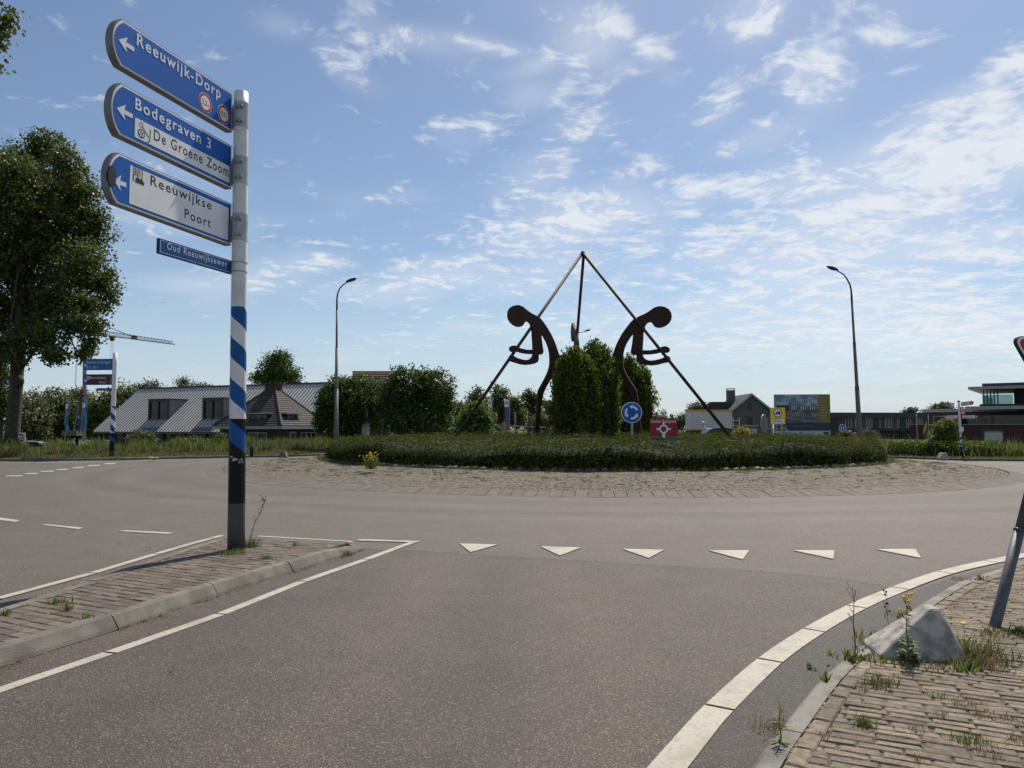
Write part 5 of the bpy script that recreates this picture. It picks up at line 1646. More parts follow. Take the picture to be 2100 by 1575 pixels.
# the recessed lower block behind
mb = MB(); block(fA, -5.0, 4, 6, 14, GZ, z_f0 - .1, mb); mb.build('rear_wall', m_brbrick, ap)
mb = MB(); block(fA, -5.4, 4, 5.5, 14, z_f0 - .1, z_f0 + .25, mb); mb.build('rear_roof', m_slab, ap)
for k in range(3): window(ap, fA.facade(6), -4.4 + k * 2.6, -2.9 + k * 2.6, z_t - .2, z_f0 - .5, fm=m_wframe, gm=m_glass)

# ------------------------------------------------------------------ vehicles, containers, boards on the right
m_trail = mat('white_panel', (.52, .52, .50), (.46, .46, .45), .6, .5, coord='World')
m_ydec = mat('ochre_trim', (.50, .33, .03), None, rough=.5)
YT = 92.0
fT = Fr((X_at(1415.5, YT), YT), (1, 0))
tw = X_at(1501, YT) - X_at(1415.5, YT)
ztop, zlow = float(at(1450, 840, YT)[2]), float(at(1450, 880, YT)[2])
tr = thing('site_cabin', 'white site cabin with ochre trim and a dark red base behind the right sculpture pole', 'cabin', tuple(fT.p(0, 0, GZ)))
mb = MB(); block(fT, 0, tw, 0, 2.6, zlow, ztop - .22, mb); mb.build('body', m_trail, tr)
mb = MB(); block(fT, -.05, tw + .05, -.05, 2.65, ztop - .22, ztop, mb); mb.build('roof_trim', m_ydec, tr)
mb = MB(); block(fT, -.05, tw + .05, -.05, 2.65, zlow - .13, zlow, mb); mb.build('floor_trim', m_ydec, tr)
mb = MB(); block(fT, 0, tw, 0, 2.6, GZ, zlow - .13, mb); mb.build('base', m_maroon, tr)
for k in range(1, 6):
    mb = MB(); fT.facade(0).plate(mb, rect(tw * k / 6 - .02, zlow, tw * k / 6 + .02, ztop - .22), .002, .02); mb.build('panel_joint', m_trail, tr)

def car(label, cx_, cy_, ang, L, paint, z0=0.0, group=None, Hc=1.5):
    """hatchback: body lofted from side sections, cabin glass, wheels"""
    t = thing('parked_car', label, 'car', (cx_, cy_, z0), group)
    ca, sa = math.cos(ang), math.sin(ang)
    def w(p): return (cx_ + p[0] * ca - p[1] * sa, cy_ + p[0] * sa + p[1] * ca, z0 + p[2])
    W2 = .87
    low = [(-L / 2, .45), (-L / 2 + .08, .80), (-L / 2 + .25, .92), (-L * .18, .98), (L * .12, .96), (L * .30, .90), (L / 2 - .28, .76), (L / 2 - .05, .60), (L / 2, .42)]
    mb = MB(); k = len(low); vs = []
    for (s, f) in ((-1, .97), (-1, 1.0), (1, 1.0), (1, .97)):
        for (x, z) in low:
            vs.append(w((x, s * W2 * (1.0 if f == 1.0 else .96), z if f != 1.0 else z * .80)))
    base = len(vs)
    for s in (-1, 1): vs += [w((-L / 2 + .05, s * W2 * .97, .22)), w((L / 2 - .05, s * W2 * .97, .22))]
    fs = []
    for j in range(3):
        if j == 0 or j == 2: pass
        for i in range(k - 1): fs.append((j * k + i, j * k + i + 1, (j + 1) * k + i + 1, (j + 1) * k + i))
    mb2 = MB()
    # hull by cross-sections along the length
    secs = []
    for (x, z) in low:
        e = .90 if abs(x) > L / 2 - .1 else 1.0
        secs.append([(x, -W2 * e * .94, .24), (x, -W2 * e, .50 if z > .5 else z * .9), (x, -W2 * e * .97, z * .86), (x, -W2 * e * .86, z), (x, W2 * e * .86, z), (x, W2 * e * .97, z * .86), (x, W2 * e, .50 if z > .5 else z * .9), (x, W2 * e * .94, .24)])
    vs = [w(p) for s in secs for p in s]; n8 = 8
    fs = [(i * n8 + j, i * n8 + (j + 1) % n8, (i + 1) * n8 + (j + 1) % n8, (i + 1) * n8 + j) for i in range(len(secs) - 1) for j in range(n8)] + [tuple(range(n8)), tuple((len(secs) - 1) * n8 + j for j in range(n8))[::-1]]
    mb2.add(vs, fs); body_ = mb2.build('body', paint, t, smooth=True)
    cab = [(-L / 2 + .22, .93, .78), (-L / 2 + .60, Hc - .10, .66), (-L * .16, Hc, .64), (L * .05, Hc - .04, .64), (L * .12, Hc - .12, .65), (L * .28, .92, .76)]
    mb = MB(); vs = [w((x, s * y, z)) for (x, z, y) in cab for s in (-1, 1)]
    nb_ = len(cab)
    vs += [w((x, s * .78, .90)) for (x, z, y) in cab for s in (-1, 1)]
    o2 = 2 * nb_
    fs = [(2 * i, 2 * i + 1, 2 * i + 3, 2 * i + 2) for i in range(nb_ - 1)]
    fs += [(o2 + 2 * i, 2 * i, 2 * i + 2, o2 + 2 * i + 2) for i in range(nb_ - 1)] + [(2 * i + 1, o2 + 2 * i + 1, o2 + 2 * i + 3, 2 * i + 3) for i in range(nb_ - 1)]
    mb.add(vs, fs); mb.build('windows', m_glass, t)
    mb = MB(); rf = [(x, z + .02, y) for (x, z, y) in cab[1:5]]
    vs = [w((x, s * (y - .01), z)) for (x, z, y) in rf for s in (-1, 1)]
    vs += [w((x, s * (y - .01), z - .05)) for (x, z, y) in rf for s in (-1, 1)]
    m_ = len(rf); fs = [(2 * i, 2 * i + 1, 2 * i + 3, 2 * i + 2) for i in range(m_ - 1)] + [(2 * m_ + 2 * i, 2 * i, 2 * i + 2, 2 * m_ + 2 * i + 2) for i in range(m_ - 1)] + [(2 * i + 1, 2 * m_ + 2 * i + 1, 2 * m_ + 2 * i + 3, 2 * i + 3) for i in range(m_ - 1)]
    fs += [(0, 2 * m_, 2 * m_ + 1, 1), (2 * m_ - 2, 2 * m_ - 1, 4 * m_ - 1, 4 * m_ - 2)]
    mb.add(vs, fs); mb.build('roof', paint, t)
    for s in (-1, 1):
        mb = MB()
        for (x0, z0_, x1, z1_) in ((-L * .16, Hc - .01, -L * .15, .93), (L * .11, Hc - .13, L * .27, .93), (-L / 2 + .58, Hc - .11, -L / 2 + .25, .93)):
            mb.bar(w((x0, s * .65, z0_)), w((x1, s * .79, z1_)), .07)
        mb.build('window_pillar', paint, t)
        for x in (-L * .31, L * .31):
            mb = MB(); c0, c1 = w((x, s * (W2 - .17), .32)), w((x, s * (W2 + .015), .32)); mb.tube([c0, c1], .32, 18); wl_ = mb.build('wheel', m_rubber, t)
            mb = MB(); mb.tube([w((x, s * (W2 + .012), .32)), w((x, s * (W2 + .022), .32))], .20, 14); mb.build('rim', m_steel, wl_)
        mb = MB(); mb.ellipsoid(w((L * .2, s * (W2 + .08), .95)), (.09, .09, .07), 8, 6); mb.build('wing_mirror', paint, t)
        mb = MB(); mb.ellipsoid(w((L / 2 - .18, s * .62, .66)), (.12, .12, .07), 8, 6); mb.build('headlight', m_white, t)
    return t
m_navy = mat('car_paint_navy', (.008, .010, .020), None, rough=.25, coat=.6)
m_cblue = mat('car_paint_blue', (.05, .12, .26), None, rough=.3, coat=.5)
m_cgrey = mat('car_paint_grey', (.10, .11, .12), None, rough=.3, coat=.5)
m_csilver = mat('car_paint_silver', (.15, .17, .19), None, rough=.3, coat=.5)
YC = 60.0
car('dark navy hatchback half hidden behind the planting and the right sculpture pole', X_at(1462, YC), YC, PI + .12, 4.25, m_navy, 0.0, Hc=1.62)
car('blue grey car parked in the grass right of the big tree trunk', X_at(78, 58), 58, .2, 4.0, m_csilver, -.76, 'cars parked behind the left verge', 1.34)
car('dark grey car between the tree trunk and the blue grey car', X_at(55, 61), 61, .1, 4.0, m_cgrey, -.74, 'cars parked behind the left verge', 1.34)
car('blue car parked at the far left edge behind the tree', X_at(2, 58), 58, .15, 4.1, m_cblue, -.76, 'cars parked behind the left verge', 1.34)

# cyclist beyond the car, riding on the raised cycle path
YCY = 72.0
xc = X_at(1443, YCY)
path = MB(); path.box((xc + 2, YCY, .10), (26, 3.0, .50)); cp = path.build('cycle_path', m_road2); tag(cp, kind='structure')
zp = .352
m_skin = mat('skin', (.42, .26, .19), None, rough=.6)
m_shirt = mat('white_shirt', (.62, .58, .55), None, rough=.8)
m_trou = mat('dark_trousers', (.02, .022, .03), None, rough=.8)
bk = thing('bicycle', 'upright black bicycle ridden behind the dark navy car', 'bicycle', (xc, YCY, zp))
def cyc(dx, dz, dy=0.0): return (xc + dx, YCY + dy, zp + dz)
for dx in (-.52, .55):
    mb = MB(); mb.tube([cyc(dx + .33 * math.cos(a), .35 + .33 * math.sin(a)) for a in np.linspace(0, 2 * PI, 25)], .02, 6, cap=False); wl_ = mb.build('wheel', m_rubber, bk)
    mb = MB()
    for k in range(6): mb.bar(cyc(dx, .35), cyc(dx + .32 * math.cos(k * PI / 3), .35 + .32 * math.sin(k * PI / 3)), .008)
    mb.build('spokes', m_steel, wl_)
mb = MB()
for a, b in (((-.52, .35), (0, .32)), ((0, .32), (.45, .85)), ((-.12, .80), (0, .32)), ((-.12, .80), (-.52, .35)), ((-.10, .74), (.44, .80)), ((.55, .35), (.42, 1.02))): mb.bar(cyc(*a), cyc(*b), .035)
mb.build('frame', m_rubber, bk)
mb = MB(); mb.bar(cyc(.36, 1.06, -.26), cyc(.36, 1.06, .26), .03); mb.build('handlebar', m_steel, bk)
mb = MB(); mb.ellipsoid(cyc(-.14, .88), (.14, .09, .05), 10, 6); mb.build('saddle', m_rubber, bk)
def skin_body(name, V, E, Rd, mats, parent, sub=2):
    off = ORG[parent.name]
    me = bpy.data.meshes.new(name)
    me.from_pydata([tuple(np.array(v) - off) for v in V], E, [])
    o = link(name, me, parent)
    me.materials.append(mats)
    sk = o.modifiers.new('skin', 'SKIN')
    for i, r in enumerate(Rd): me.skin_vertices[0].data[i].radius = (r, r)
    me.skin_vertices[0].data[0].use_root = True
    sb = o.modifiers.new('sub', 'SUBSURF'); sb.levels = sub; sb.render_levels = sub
    return o
pe = thing('person', 'cyclist in a pale shirt and white cap riding behind the dark car', 'person', cyc(0, 0))
V = [cyc(-.12, .98), cyc(-.10, 1.2), cyc(-.06, 1.42), cyc(-.05, 1.52), cyc(-.05, 1.62), cyc(-.05, 1.74),
     cyc(-.06, 1.42, -.18), cyc(.10, 1.20, -.24), cyc(.34, 1.10, -.24), cyc(-.06, 1.42, .18), cyc(.10, 1.20, .24), cyc(.34, 1.10, .24),
     cyc(-.10, .94, -.11), cyc(.22, .70, -.12), cyc(.02, .28, -.12), cyc(.16, .22, -.12), cyc(-.10, .94, .11), cyc(.26, .80, .12), cyc(.10, .42, .12), cyc(.24, .38, .12)]
E_ = [(0, 1), (1, 2), (2, 3), (3, 4), (4, 5), (2, 6), (6, 7), (7, 8), (2, 9), (9, 10), (10, 11), (0, 12), (12, 13), (13, 14), (14, 15), (0, 16), (16, 17), (17, 18), (18, 19)]
Rd = [.15, .15, .15, .06, .09, .08, .065, .048, .035, .065, .048, .035, .10, .075, .05, .04, .10, .075, .05, .04]
skin_body('body', V, E_, Rd, m_skin, pe, 1)
skin_body('shirt', [V[0], V[1], V[2], V[6], V[7], V[9], V[10]], [(0, 1), (1, 2), (2, 3), (3, 4), (2, 5), (5, 6)], [.165, .17, .16, .085, .065, .085, .065], m_shirt, pe, 1)
skin_body('trousers', [V[0], V[12], V[13], V[14], V[16], V[17], V[18]], [(0, 1), (1, 2), (2, 3), (0, 4), (4, 5), (5, 6)], [.165, .12, .09, .062, .12, .09, .062], m_trou, pe, 1)
mb = MB(); mb.ellipsoid(cyc(-.05, 1.80), (.135, .125, .085), 12, 8); mb.build('cap', m_white, pe, smooth=True)

# billboard
YBB = 66.0
fB = Fr((X_at(1588, YBB), YBB), (1, -.10))
pbb = fB.facade(0)
wB = pbb.uv(1703, 850)[0]; zb0, zb1 = pbb.uv(1588, 894)[1], pbb.uv(1588, 809)[1]
bb = thing('billboard', 'large billboard with a picture of new houses on water, ochre column and dark blue base', 'billboard', tuple(fB.p(0, 0, 0)))
def billboard_mat():
    m = bpy.data.materials.new('billboard_print'); m.use_nodes = True
    t = m.node_tree; g = NG(t); bs = t.nodes['Principled BSDF']
    pos = g.n('ShaderNodeNewGeometry').outputs['Position']
    sp = g.n('ShaderNodeSeparateXYZ'); t.links.new(pos, sp.inputs[0])
    v = g.math('DIVIDE', g.math('SUBTRACT', sp.outputs[2], zb0), zb1 - zb0)
    sky = g.mix(g.smooth(g.noise(pos, 1.6, 5, .6), .45, .62), (.12, .20, .30), (.36, .42, .46))
    mp = g.n('ShaderNodeMapping'); mp.inputs['Scale'].default_value = (.7, .7, 2.5); t.links.new(pos, mp.inputs[0])
    wat = g.mix(g.smooth(g.noise(mp.outputs[0], 2.2, 5, .7), .4, .62), (.045, .055, .06), (.20, .22, .21))
    col = g.mix(g.smooth(v, .62, .66), wat, sky)
    g.put(bs.inputs['Base Color'], col); bs.inputs['Roughness'].default_value = .55
    return m
mb = MB(); pbb.plate(mb, rect(0, zb0, wB, zb1), -.12, 0); pn_ = mb.build('panel', m_dframe, bb)
uo = pbb.uv(1678, 850)[0]; zd = pbb.uv(1640, 867)[1]; zw = pbb.uv(1640, 883.5)[1]
mb = MB(); pbb.plate(mb, rect(.02, zd, uo, zb1 - .02), 0, .005); mb.build('picture', billboard_mat(), pn_)
m_ochre = mat('print_ochre', (.19, .15, .03), None, rough=.6); m_navyp = mat('print_navy', (.020, .035, .055), (.028, .045, .065), .6, .6, coord='World'); m_pale = mat('print_pale', (.36, .44, .46), None, rough=.6)
mb = MB(); pbb.plate(mb, rect(uo, zd, wB - .02, zb1 - .02), 0, .005); mb.build('ochre_column', m_ochre, pn_)
mb = MB(); pbb.plate(mb, rect(.02, zw, wB - .02, zd), 0, .005); mb.build('navy_band', m_navyp, pn_)
mb = MB(); pbb.plate(mb, rect(.02, zb0, wB - .02, zw), 0, .005); mb.build('pale_band', m_pale, pn_)
m_phouse = mat('print_house_dark', (.035, .038, .042), None, rough=.6); m_phousew = mat('print_house_white', (.42, .44, .45), None, rough=.6)
mb = MB(); mw = MB(); zh = zd + (zb1 - zd) * .44
for k in range(3):
    u0 = uo * (.36 + .21 * k); w_ = uo * .18; h_ = (zb1 - zd) * (.20 - .015 * k)
    pbb.plate(mb, rect(u0, zh, u0 + w_, zh + h_), .006, .009)
    for j in range(3): pbb.plate(mw, rect(u0 + w_ * (.16 + .27 * j), zh + h_ * .1, u0 + w_ * (.16 + .27 * j) + w_ * .15, zh + h_ * .75), .0095, .012)
    pbb.plate(mw, rect(u0 + w_ * .06, zh + h_ * .84, u0 + w_ * .95, zh + h_ * .92), .0095, .012)
pbb.plate(mb, rect(uo * .05, zh - .1, uo * .34, zh + (zb1 - zd) * .18), .006, .009)
mb.build('printed_house', m_phouse, pn_); mw.build('printed_window', m_phousew, pn_)
m_dull = mat('print_grey', (.10, .115, .12), None, rough=.6)
mb = MB(); pbb.text(mb, 'OUDE TOL', wB * .33, wB * .70, zw + (zd - zw) * .40, (zd - zw) * .34, .0065, .01); mb.build('lettering', m_dull, pn_)
mb = MB()
for k in range(9): pbb.plate(mb, rect(uo + .14, zb1 - .3 - k * .22, uo + (wB - uo) * (.85 - .12 * (k % 3)), zb1 - .27 - k * .22), .006, .008)
mb.build('text_lines', m_pale, pn_)
mb = MB(); pbb.plate(mb, rect(wB * .36, zb0 + .16, wB * .70, zb0 + .21), .006, .008); pbb.plate(mb, rect(wB * .87, zb0 + .08, wB * .96, zb0 + .36), .006, .008); mb.build('logo_block', m_navyp, pn_)
for k in range(4):
    mb = MB(); u = wB * (.06 + .29 * k); block(fB, u - .08, u + .08, .14, .30, -.75, zb1 - .3, mb); mb.build('post', m_timber, bb)

# yellow diversion sign with a round no-lorries sign
YD = 52.0
xd = X_at(1596, YD)
t = thing('diversion_sign', 'square yellow board with a no lorries roundel and three lines of text', 'traffic sign', (xd, YD, .05))
pd = Plane((xd, YD, 0), (1, -.05, 0))
u0, z1 = pd.uv(1580, 836); u1, z0 = pd.uv(1610.5, 870)
mb = MB(); pd.plate(mb, rrect(u0, z0, u1, z1, .05), -.04, 0); b = mb.build('panel', m_yel, t)
uc, zc_ = (u0 + u1) / 2, z0 + (z1 - z0) * .68; r0 = (u1 - u0) * .325
mb = MB(); pd.plate(mb, circ(uc, zc_, r0, 28), 0, .005); rd = mb.build('roundel', m_red, b)
mb = MB(); pd.plate(mb, circ(uc, zc_, r0 * .80, 28), .005, .009); mb.build('disc', m_white, b)
mb = MB()
pd.plate(mb, [(uc - r0 * .55, zc_ - r0 * .22), (uc + r0 * .55, zc_ - r0 * .22), (uc + r0 * .55, zc_ + r0 * .28), (uc - r0 * .12, zc_ + r0 * .28), (uc - r0 * .16, zc_ + r0 * .12), (uc - r0 * .42, zc_ + r0 * .10), (uc - r0 * .55, zc_ - r0 * .05)], .010, .013)
for du in (-.35, .3): pd.plate(mb, circ(uc + r0 * du, zc_ - r0 * .26, r0 * .13, 10), .014, .016)
mb.build('lorry_symbol', m_black, b)
mb = MB(); pd.plate(mb, rect(u0 + .12, z0 + .10, u1 - .12, z0 + (z1 - z0) * .34), 0, .005); mb.build('text_panel', m_white, b)
mb = MB()
for k in range(3): pd.plate(mb, rect(u0 + .18, z0 + .16 + k * .10, u1 - .18 - .1 * (k % 2), z0 + .19 + k * .10), .006, .008)
mb.build('text_lines', m_black, b)
for du in (-.28, .28):
    mb = MB(); mb.tube([(xd + du, YD + .06, .0), (xd + du, YD + .06, z1 - .15)], .03, 10); mb.build('leg', m_steel, t)
# round sign seen from behind
YO = 47.0
xo = X_at(1567.5, YO)
t = thing('round_sign_back', 'grey back of a round traffic sign turned away left of the yellow board', 'traffic sign', (xo, YO, .05))
mb = MB(); mb.tube([(xo, YO, .0), (xo, YO, float(at(1567, 851, YO)[2]))], .035, 10); mb.build('pole', m_steel, t)
po = Plane((xo, YO + .07, float(at(1567, 868.5, YO)[2])), (.62, .78, 0))
rr0 = 19 / FOC * YO / 1.0
mb = MB(); po.plate(mb, circ(0, 0, rr0 * .98, 32), -.02, .0); d_ = mb.build('sign_plate', m_alu, t)
mb = MB(); po.plate(mb, arcband(0, 0, rr0 * .92, rr0, 0, 2 * PI - .001, 32), -.03, .012); mb.build('rim', m_steel, d_)
# steel site stairs and rails beside the billboard
t = thing('site_stairs', 'galvanised tube stair and railings in front of the billboard', 'stairs', (X_at(1590, 58), 58.0, -.2))
Ys = 58.0
def q(px, py, dy=0.0): return at(px, py, Ys + dy)
mb = MB()
for (a, b) in (((1566, 879), (1612, 879)), ((1566, 893), (1612, 893)), ((1570, 872), (1600, 872))):
    mb.bar(q(*a), q(*b), .045); mb.bar(q(*a, 1.2), q(*b, 1.2), .045)
mb.build('rail', m_steel, t)
for px in (1568, 1582, 1592, 1602, 1612):
    mb = MB(); p0 = q(px, 872); mb.bar((p0[0], Ys, -.5), (p0[0], Ys, p0[2]), .05); mb.build('upright', m_steel, t)
for dy in (0, 1.0):
    mb = MB(); mb.bar(q(1600, 872, dy), q(1638, 898, dy), .06); mb.bar(q(1606, 884, dy), q(1626, 899, dy), .05); mb.build('handrail', m_steel, t)
for k in range(6):
    mb = MB(); a = q(1607 + k * 3.6, 884 + k * 2.9); mb.box((a[0], Ys + .5, a[2]), (.25, 1.0, .03)); mb.build('tread', m_steel, t)
# utility cabinet
Yu = 54.0
u0x, u1x = X_at(1525, Yu), X_at(1550, Yu)
t = thing('utility_cabinet', 'pale concrete utility cabinet with an overhanging lid near the round sign back', 'cabinet', ((u0x + u1x) / 2, Yu, .0))
zu = float(at(1535, 873, Yu)[2])
mb = MB(); mb.box(((u0x + u1x) / 2, Yu, (zu - .7) / 2 - .1), (u1x - u0x - .08, .6, zu + .5)); mb.build('body', m_conc_l, t)
mb = MB(); mb.box(((u0x + u1x) / 2, Yu, zu), (u1x - u0x + .04, .72, .08)); mb.build('lid', m_conc_l, t)
mb = MB(); mb.box(((u0x + u1x) / 2, Yu - .305, (zu - .7) / 2), (.02, .02, zu)); mb.build('door_joint', m_dframe, t)

# cycle path sign (blue disc) and red site board near the right lamp
Yb = 58.0
xb_ = X_at(1726, Yb)
t = thing('cycle_path_sign', 'small round blue sign for cyclists and walkers left of the right street lamp', 'traffic sign', (xb_, Yb, .0))
zc_ = float(at(1726, 879.5, Yb)[2])
mb = MB(); mb.tube([(xb_, Yb, -.3), (xb_, Yb, zc_ + .3)], .03, 8); mb.build('pole', m_steel, t)
ps = Plane((xb_, Yb - .05, zc_), (1, 0, 0))
mb = MB(); ps.plate(mb, [(.26 * math.cos(a), .36 * math.sin(a)) for a in np.linspace(0, 2 * PI, 28, endpoint=False)], -.02, 0); d_ = mb.build('sign_plate', m_white, t)
mb = MB(); ps.plate(mb, [(.235 * math.cos(a), .335 * math.sin(a)) for a in np.linspace(0, 2 * PI, 28, endpoint=False)], 0, .004); mb.build('face', m_blue, d_)
mb = MB()
for dx in (-.09, .09): ps.plate(mb, circ(dx, .13, .035, 10), .004, .007); ps.plate(mb, rect(dx - .03, -.04, dx + .03, .09), .004, .007)
for dx in (-.1, .1): ps.plate(mb, arcband(dx, -.13, .05, .07, 0, 2 * PI - .001, 14), .004, .007)
mb.build('symbol', m_white, d_)
t = thing('site_board', 'small red and white board low in the grass left of the right street lamp', 'board', (X_at(1748, 62), 62.0, .0))
pr2 = Plane((X_at(1748, 62), 62.0, 0), (1, 0, 0)); (u0, z1), (u1, z0) = pr2.uv(1738, 886), pr2.uv(1758, 896)
mb = MB(); pr2.plate(mb, rect(u0, z0, u1, z1), -.04, 0); b = mb.build('panel', mat('site_red', (.45, .03, .02), None, rough=.5), t)
mb = MB(); pr2.plate(mb, rect(u1 - .30, z0 + .06, u1 - .06, z0 + .13), 0, .004); pr2.plate(mb, rect(u0 + .05, z0 + .05, u1 - .35, z0 + .08), 0, .004); mb.build('text_lines', m_white, b)
for u in (u0 + .05, u1 - .05): mb = MB(); mb.bar(pr2.pt(u, -.6, -.05), pr2.pt(u, z1, -.05), .05); mb.build('leg', m_timber, t)
# slim white posts and a yellow flag before the row houses
for (px, yt, lbl) in ((1879, 848, 'slim white lamp column with a small bent head before the terraced houses'), (1903, 851, 'slim bare white pole beside the yellow flag before the terraced houses')):
    Yq = 74.0; x = X_at(px, Yq); z1 = float(at(px, yt, Yq)[2])
    t = thing('white_post', lbl, 'post', (x, Yq, -.5))
    mb = MB(); mb.tube([(x, Yq, -.5), (x, Yq, z1)], [.038, .03], 10); mb.build('pole', m_fascia, t, smooth=True)
    if px == 1879: mb = MB(); mb.tube([(x, Yq, z1), (x + .06, Yq, z1 + .1), (x + .3, Yq, z1 + .16)], [.04, .04, .05], 8); mb.build('lamp_head', m_white, t)
Yq = 73.0
t = thing('yellow_flag', 'limp yellow flag hanging beside the slim white pole', 'flag', (X_at(1899, Yq), Yq, -.4))
m_flagy = mat('flag_yellow', (.50, .38, .05), (.40, .30, .04), 6, .8)
vs = []; nz = 9
for j in range(nz):
    f = j / (nz - 1); p = at(1899.5 - 5.5 * f ** 1.5, 866 + 24 * f, Yq); w_ = .10 + .12 * math.sin(f * 3)
    for k in range(5): vs.append((p[0] + (k / 4 - .5) * w_, Yq + .06 * math.sin(k * 1.9 + f * 3), p[2]))
mb = MB(); mb.add(vs, [(j * 5 + k, j * 5 + k + 1, (j + 1) * 5 + k + 1, (j + 1) * 5 + k) for j in range(nz - 1) for k in range(4)]); mb.build('cloth', m_flagy, t, smooth=True)
mb = MB(); p = at(1900, 862, Yq); mb.tube([(p[0], Yq, -.4), (p[0], Yq, p[2])], .02, 6); mb.build('pole', m_steel, t)

# ------------------------------------------------------------------ cycle fingerpost at the right kerb
fx, fy = float(gnd(1972, 938, .12)[0]), float(gnd(1972, 938, .12)[1])
t = thing('cycle_fingerpost', 'white cycle fingerpost with red lettered arms and a striped foot on the right verge', 'signpost', (fx, fy, .12))
zt = float(at(1967, 823, fy)[2])
m_fp = striped_pole_mat('fingerpost_paint', .05, .55, .55, 1.22, .30, .2, -1.0, False, black=(.008, .012, .035))
xt = float(at(1966, 823, fy)[0])
mb = MB(); mb.tube([(fx + (xt - fx) * k / 8, fy, .12 + (zt - .12) * k / 8) for k in range(9)], .052, 16); mb.build('pole', m_fp, t, smooth=True)
mb = MB(); mb.ellipsoid((xt, fy, zt), (.07, .07, .05), 10, 6); mb.build('cap', m_rubber, t)
m_fred = mat('finger_red', (.36, .03, .02), None, rough=.5); m_ftext = mat('finger_text', (.45, .16, .14), None, rough=.6); m_fgrey = mat('finger_white', (.68, .66, .66), None, rough=.5)
def finger(pa, pb_, h, side, skew, grey=False):
    za = float(at(pa[0], pa[1], fy)[2]); zb = float(at(pb_[0], pb_[1], fy)[2])
    xa, xb = float(at(*pa, fy)[0]), float(at(*pb_, fy)[0])
    pl = Plane((xa, fy - .06, za), (xb - xa, skew, 0)); Lf = math.hypot(xb - xa, skew)
    sl = (zb - za) / Lf
    sh = lambda poly: [(u, v + sl * u) for u, v in poly]
    tipw = .16
    pg_ = rect(0, -h / 2, Lf, h / 2)
    if side > 0: pg_ = [(0, -h / 2), (Lf - .07, -h / 2), (Lf, -h / 4), (Lf, h / 4), (Lf - .07, h / 2), (0, h / 2)]
    else: pg_ = [(.07, -h / 2), (Lf, -h / 2), (Lf, h / 2), (.07, h / 2), (0, h / 4), (0, -h / 4)]
    mb = MB(); pl.plate(mb, sh(pg_), -.03, 0); arm = mb.build('finger_board', m_fred, t)
    mb = MB(); pl.plate(mb, sh(rect(.02 if side > 0 else tipw, -h / 2 + .025, Lf - tipw if side > 0 else Lf - .02, h / 2 - .025)), 0, .004); mb.build('face', m_fgrey, arm)
    mb = MB()
    for k in (-1, 1): pl.plate(mb, sh(rect((.06 if side > 0 else tipw + .06), k * h * .2 - .014, (Lf - tipw - .08 - .06 * (k > 0) if side > 0 else Lf - .08 - .1 * (k < 0)), k * h * .2 + .010)), .004, .006)
    mb.build('text_lines', m_ftext, arm)
    ua = Lf - tipw * .5 if side > 0 else tipw * .5
    mb = MB(); pl.plate(mb, sh([(ua - .04 * side, .04), (ua + .045 * side, 0), (ua - .04 * side, -.04)]), .004, .007); mb.build('arrow', m_white, arm)
finger((1933, 856), (1963, 854.5), .20, -1, .0)
finger((1971, 855), (1999, 855), .20, 1, -.25)
finger((1947, 832), (1964, 829.5), .21, -1, .35)
finger((1969, 829), (1985, 826.5), .20, 1, -.40)
finger((1969, 838.5), (1987, 838), .20, 1, .45)
finger((1970, 846.5), (1987, 846), .18, 1, .40)
mb = MB(); p = at(1970, 880, fy); mb.box((float(p[0]), fy - .06, float(p[2])), (.22, .03, .24)); mb.build('number_plate', m_fgrey, t)

# information board with a map
ix, iy = float(gnd(2037, 936, .12)[0]), float(gnd(2037, 936, .12)[1])
t = thing('information_board', 'green framed information board with a map on two posts in the reeds', 'information board', (ix, iy, .12))
pi_ = Plane((ix, iy - .05, 0), (1, 0, 0))
mgr = mat('frame_green', (.012, .045, .028), None, rough=.5); m_map = mat('map_print', (.40, .41, .42), (.30, .33, .36), 3.2, .5, coord='World', detail=6, c3=(.42, .34, .33), s3=1.4)
for px in (2017, 2059):
    u, _ = pi_.uv(px, 900); z1 = pi_.uv(px, 881)[1]; mb = MB(); mb.box((ix + u, iy, (.0 + z1) / 2), (.07, .07, z1)); mb.build('leg', mgr, t)
(u0, z1), (u1, z0) = pi_.uv(2018, 882), pi_.uv(2057.5, 905.5)
mb = MB(); pi_.plate(mb, rect(u0, z0, u1, z1), -.03, 0); b = mb.build('panel', mgr, t)
mb = MB(); pi_.plate(mb, rect(u0 + .02, z0 + .03, u1 - .02, z1 - .12), 0, .004); mb.build('map', m_map, b)
mb = MB(); pi_.plate(mb, rect(u0 + .05, z1 - .09, u1 - .1, z1 - .04), 0, .004); mb.build('header_text', mat('header_green', (.05, .22, .12), None, rough=.5), b)
t = thing('marker_post', 'short rust brown marker post with a white plate under the information board', 'post', (float(gnd(2035, 938, .12)[0]) , float(gnd(2035, 938, .12)[1]), .12))
px_, py_ = ORG[t.name][:2]
mb = MB(); mb.box((px_ - .02, py_, .36), (.22, .10, .50)); mb.build('post', mat('post_rust', (.12, .045, .028), None, rough=.8), t)
mb = MB(); mb.box((px_ + .06, py_ - .056, .42), (.11, .012, .30)); mb.build('plate', m_white, t)
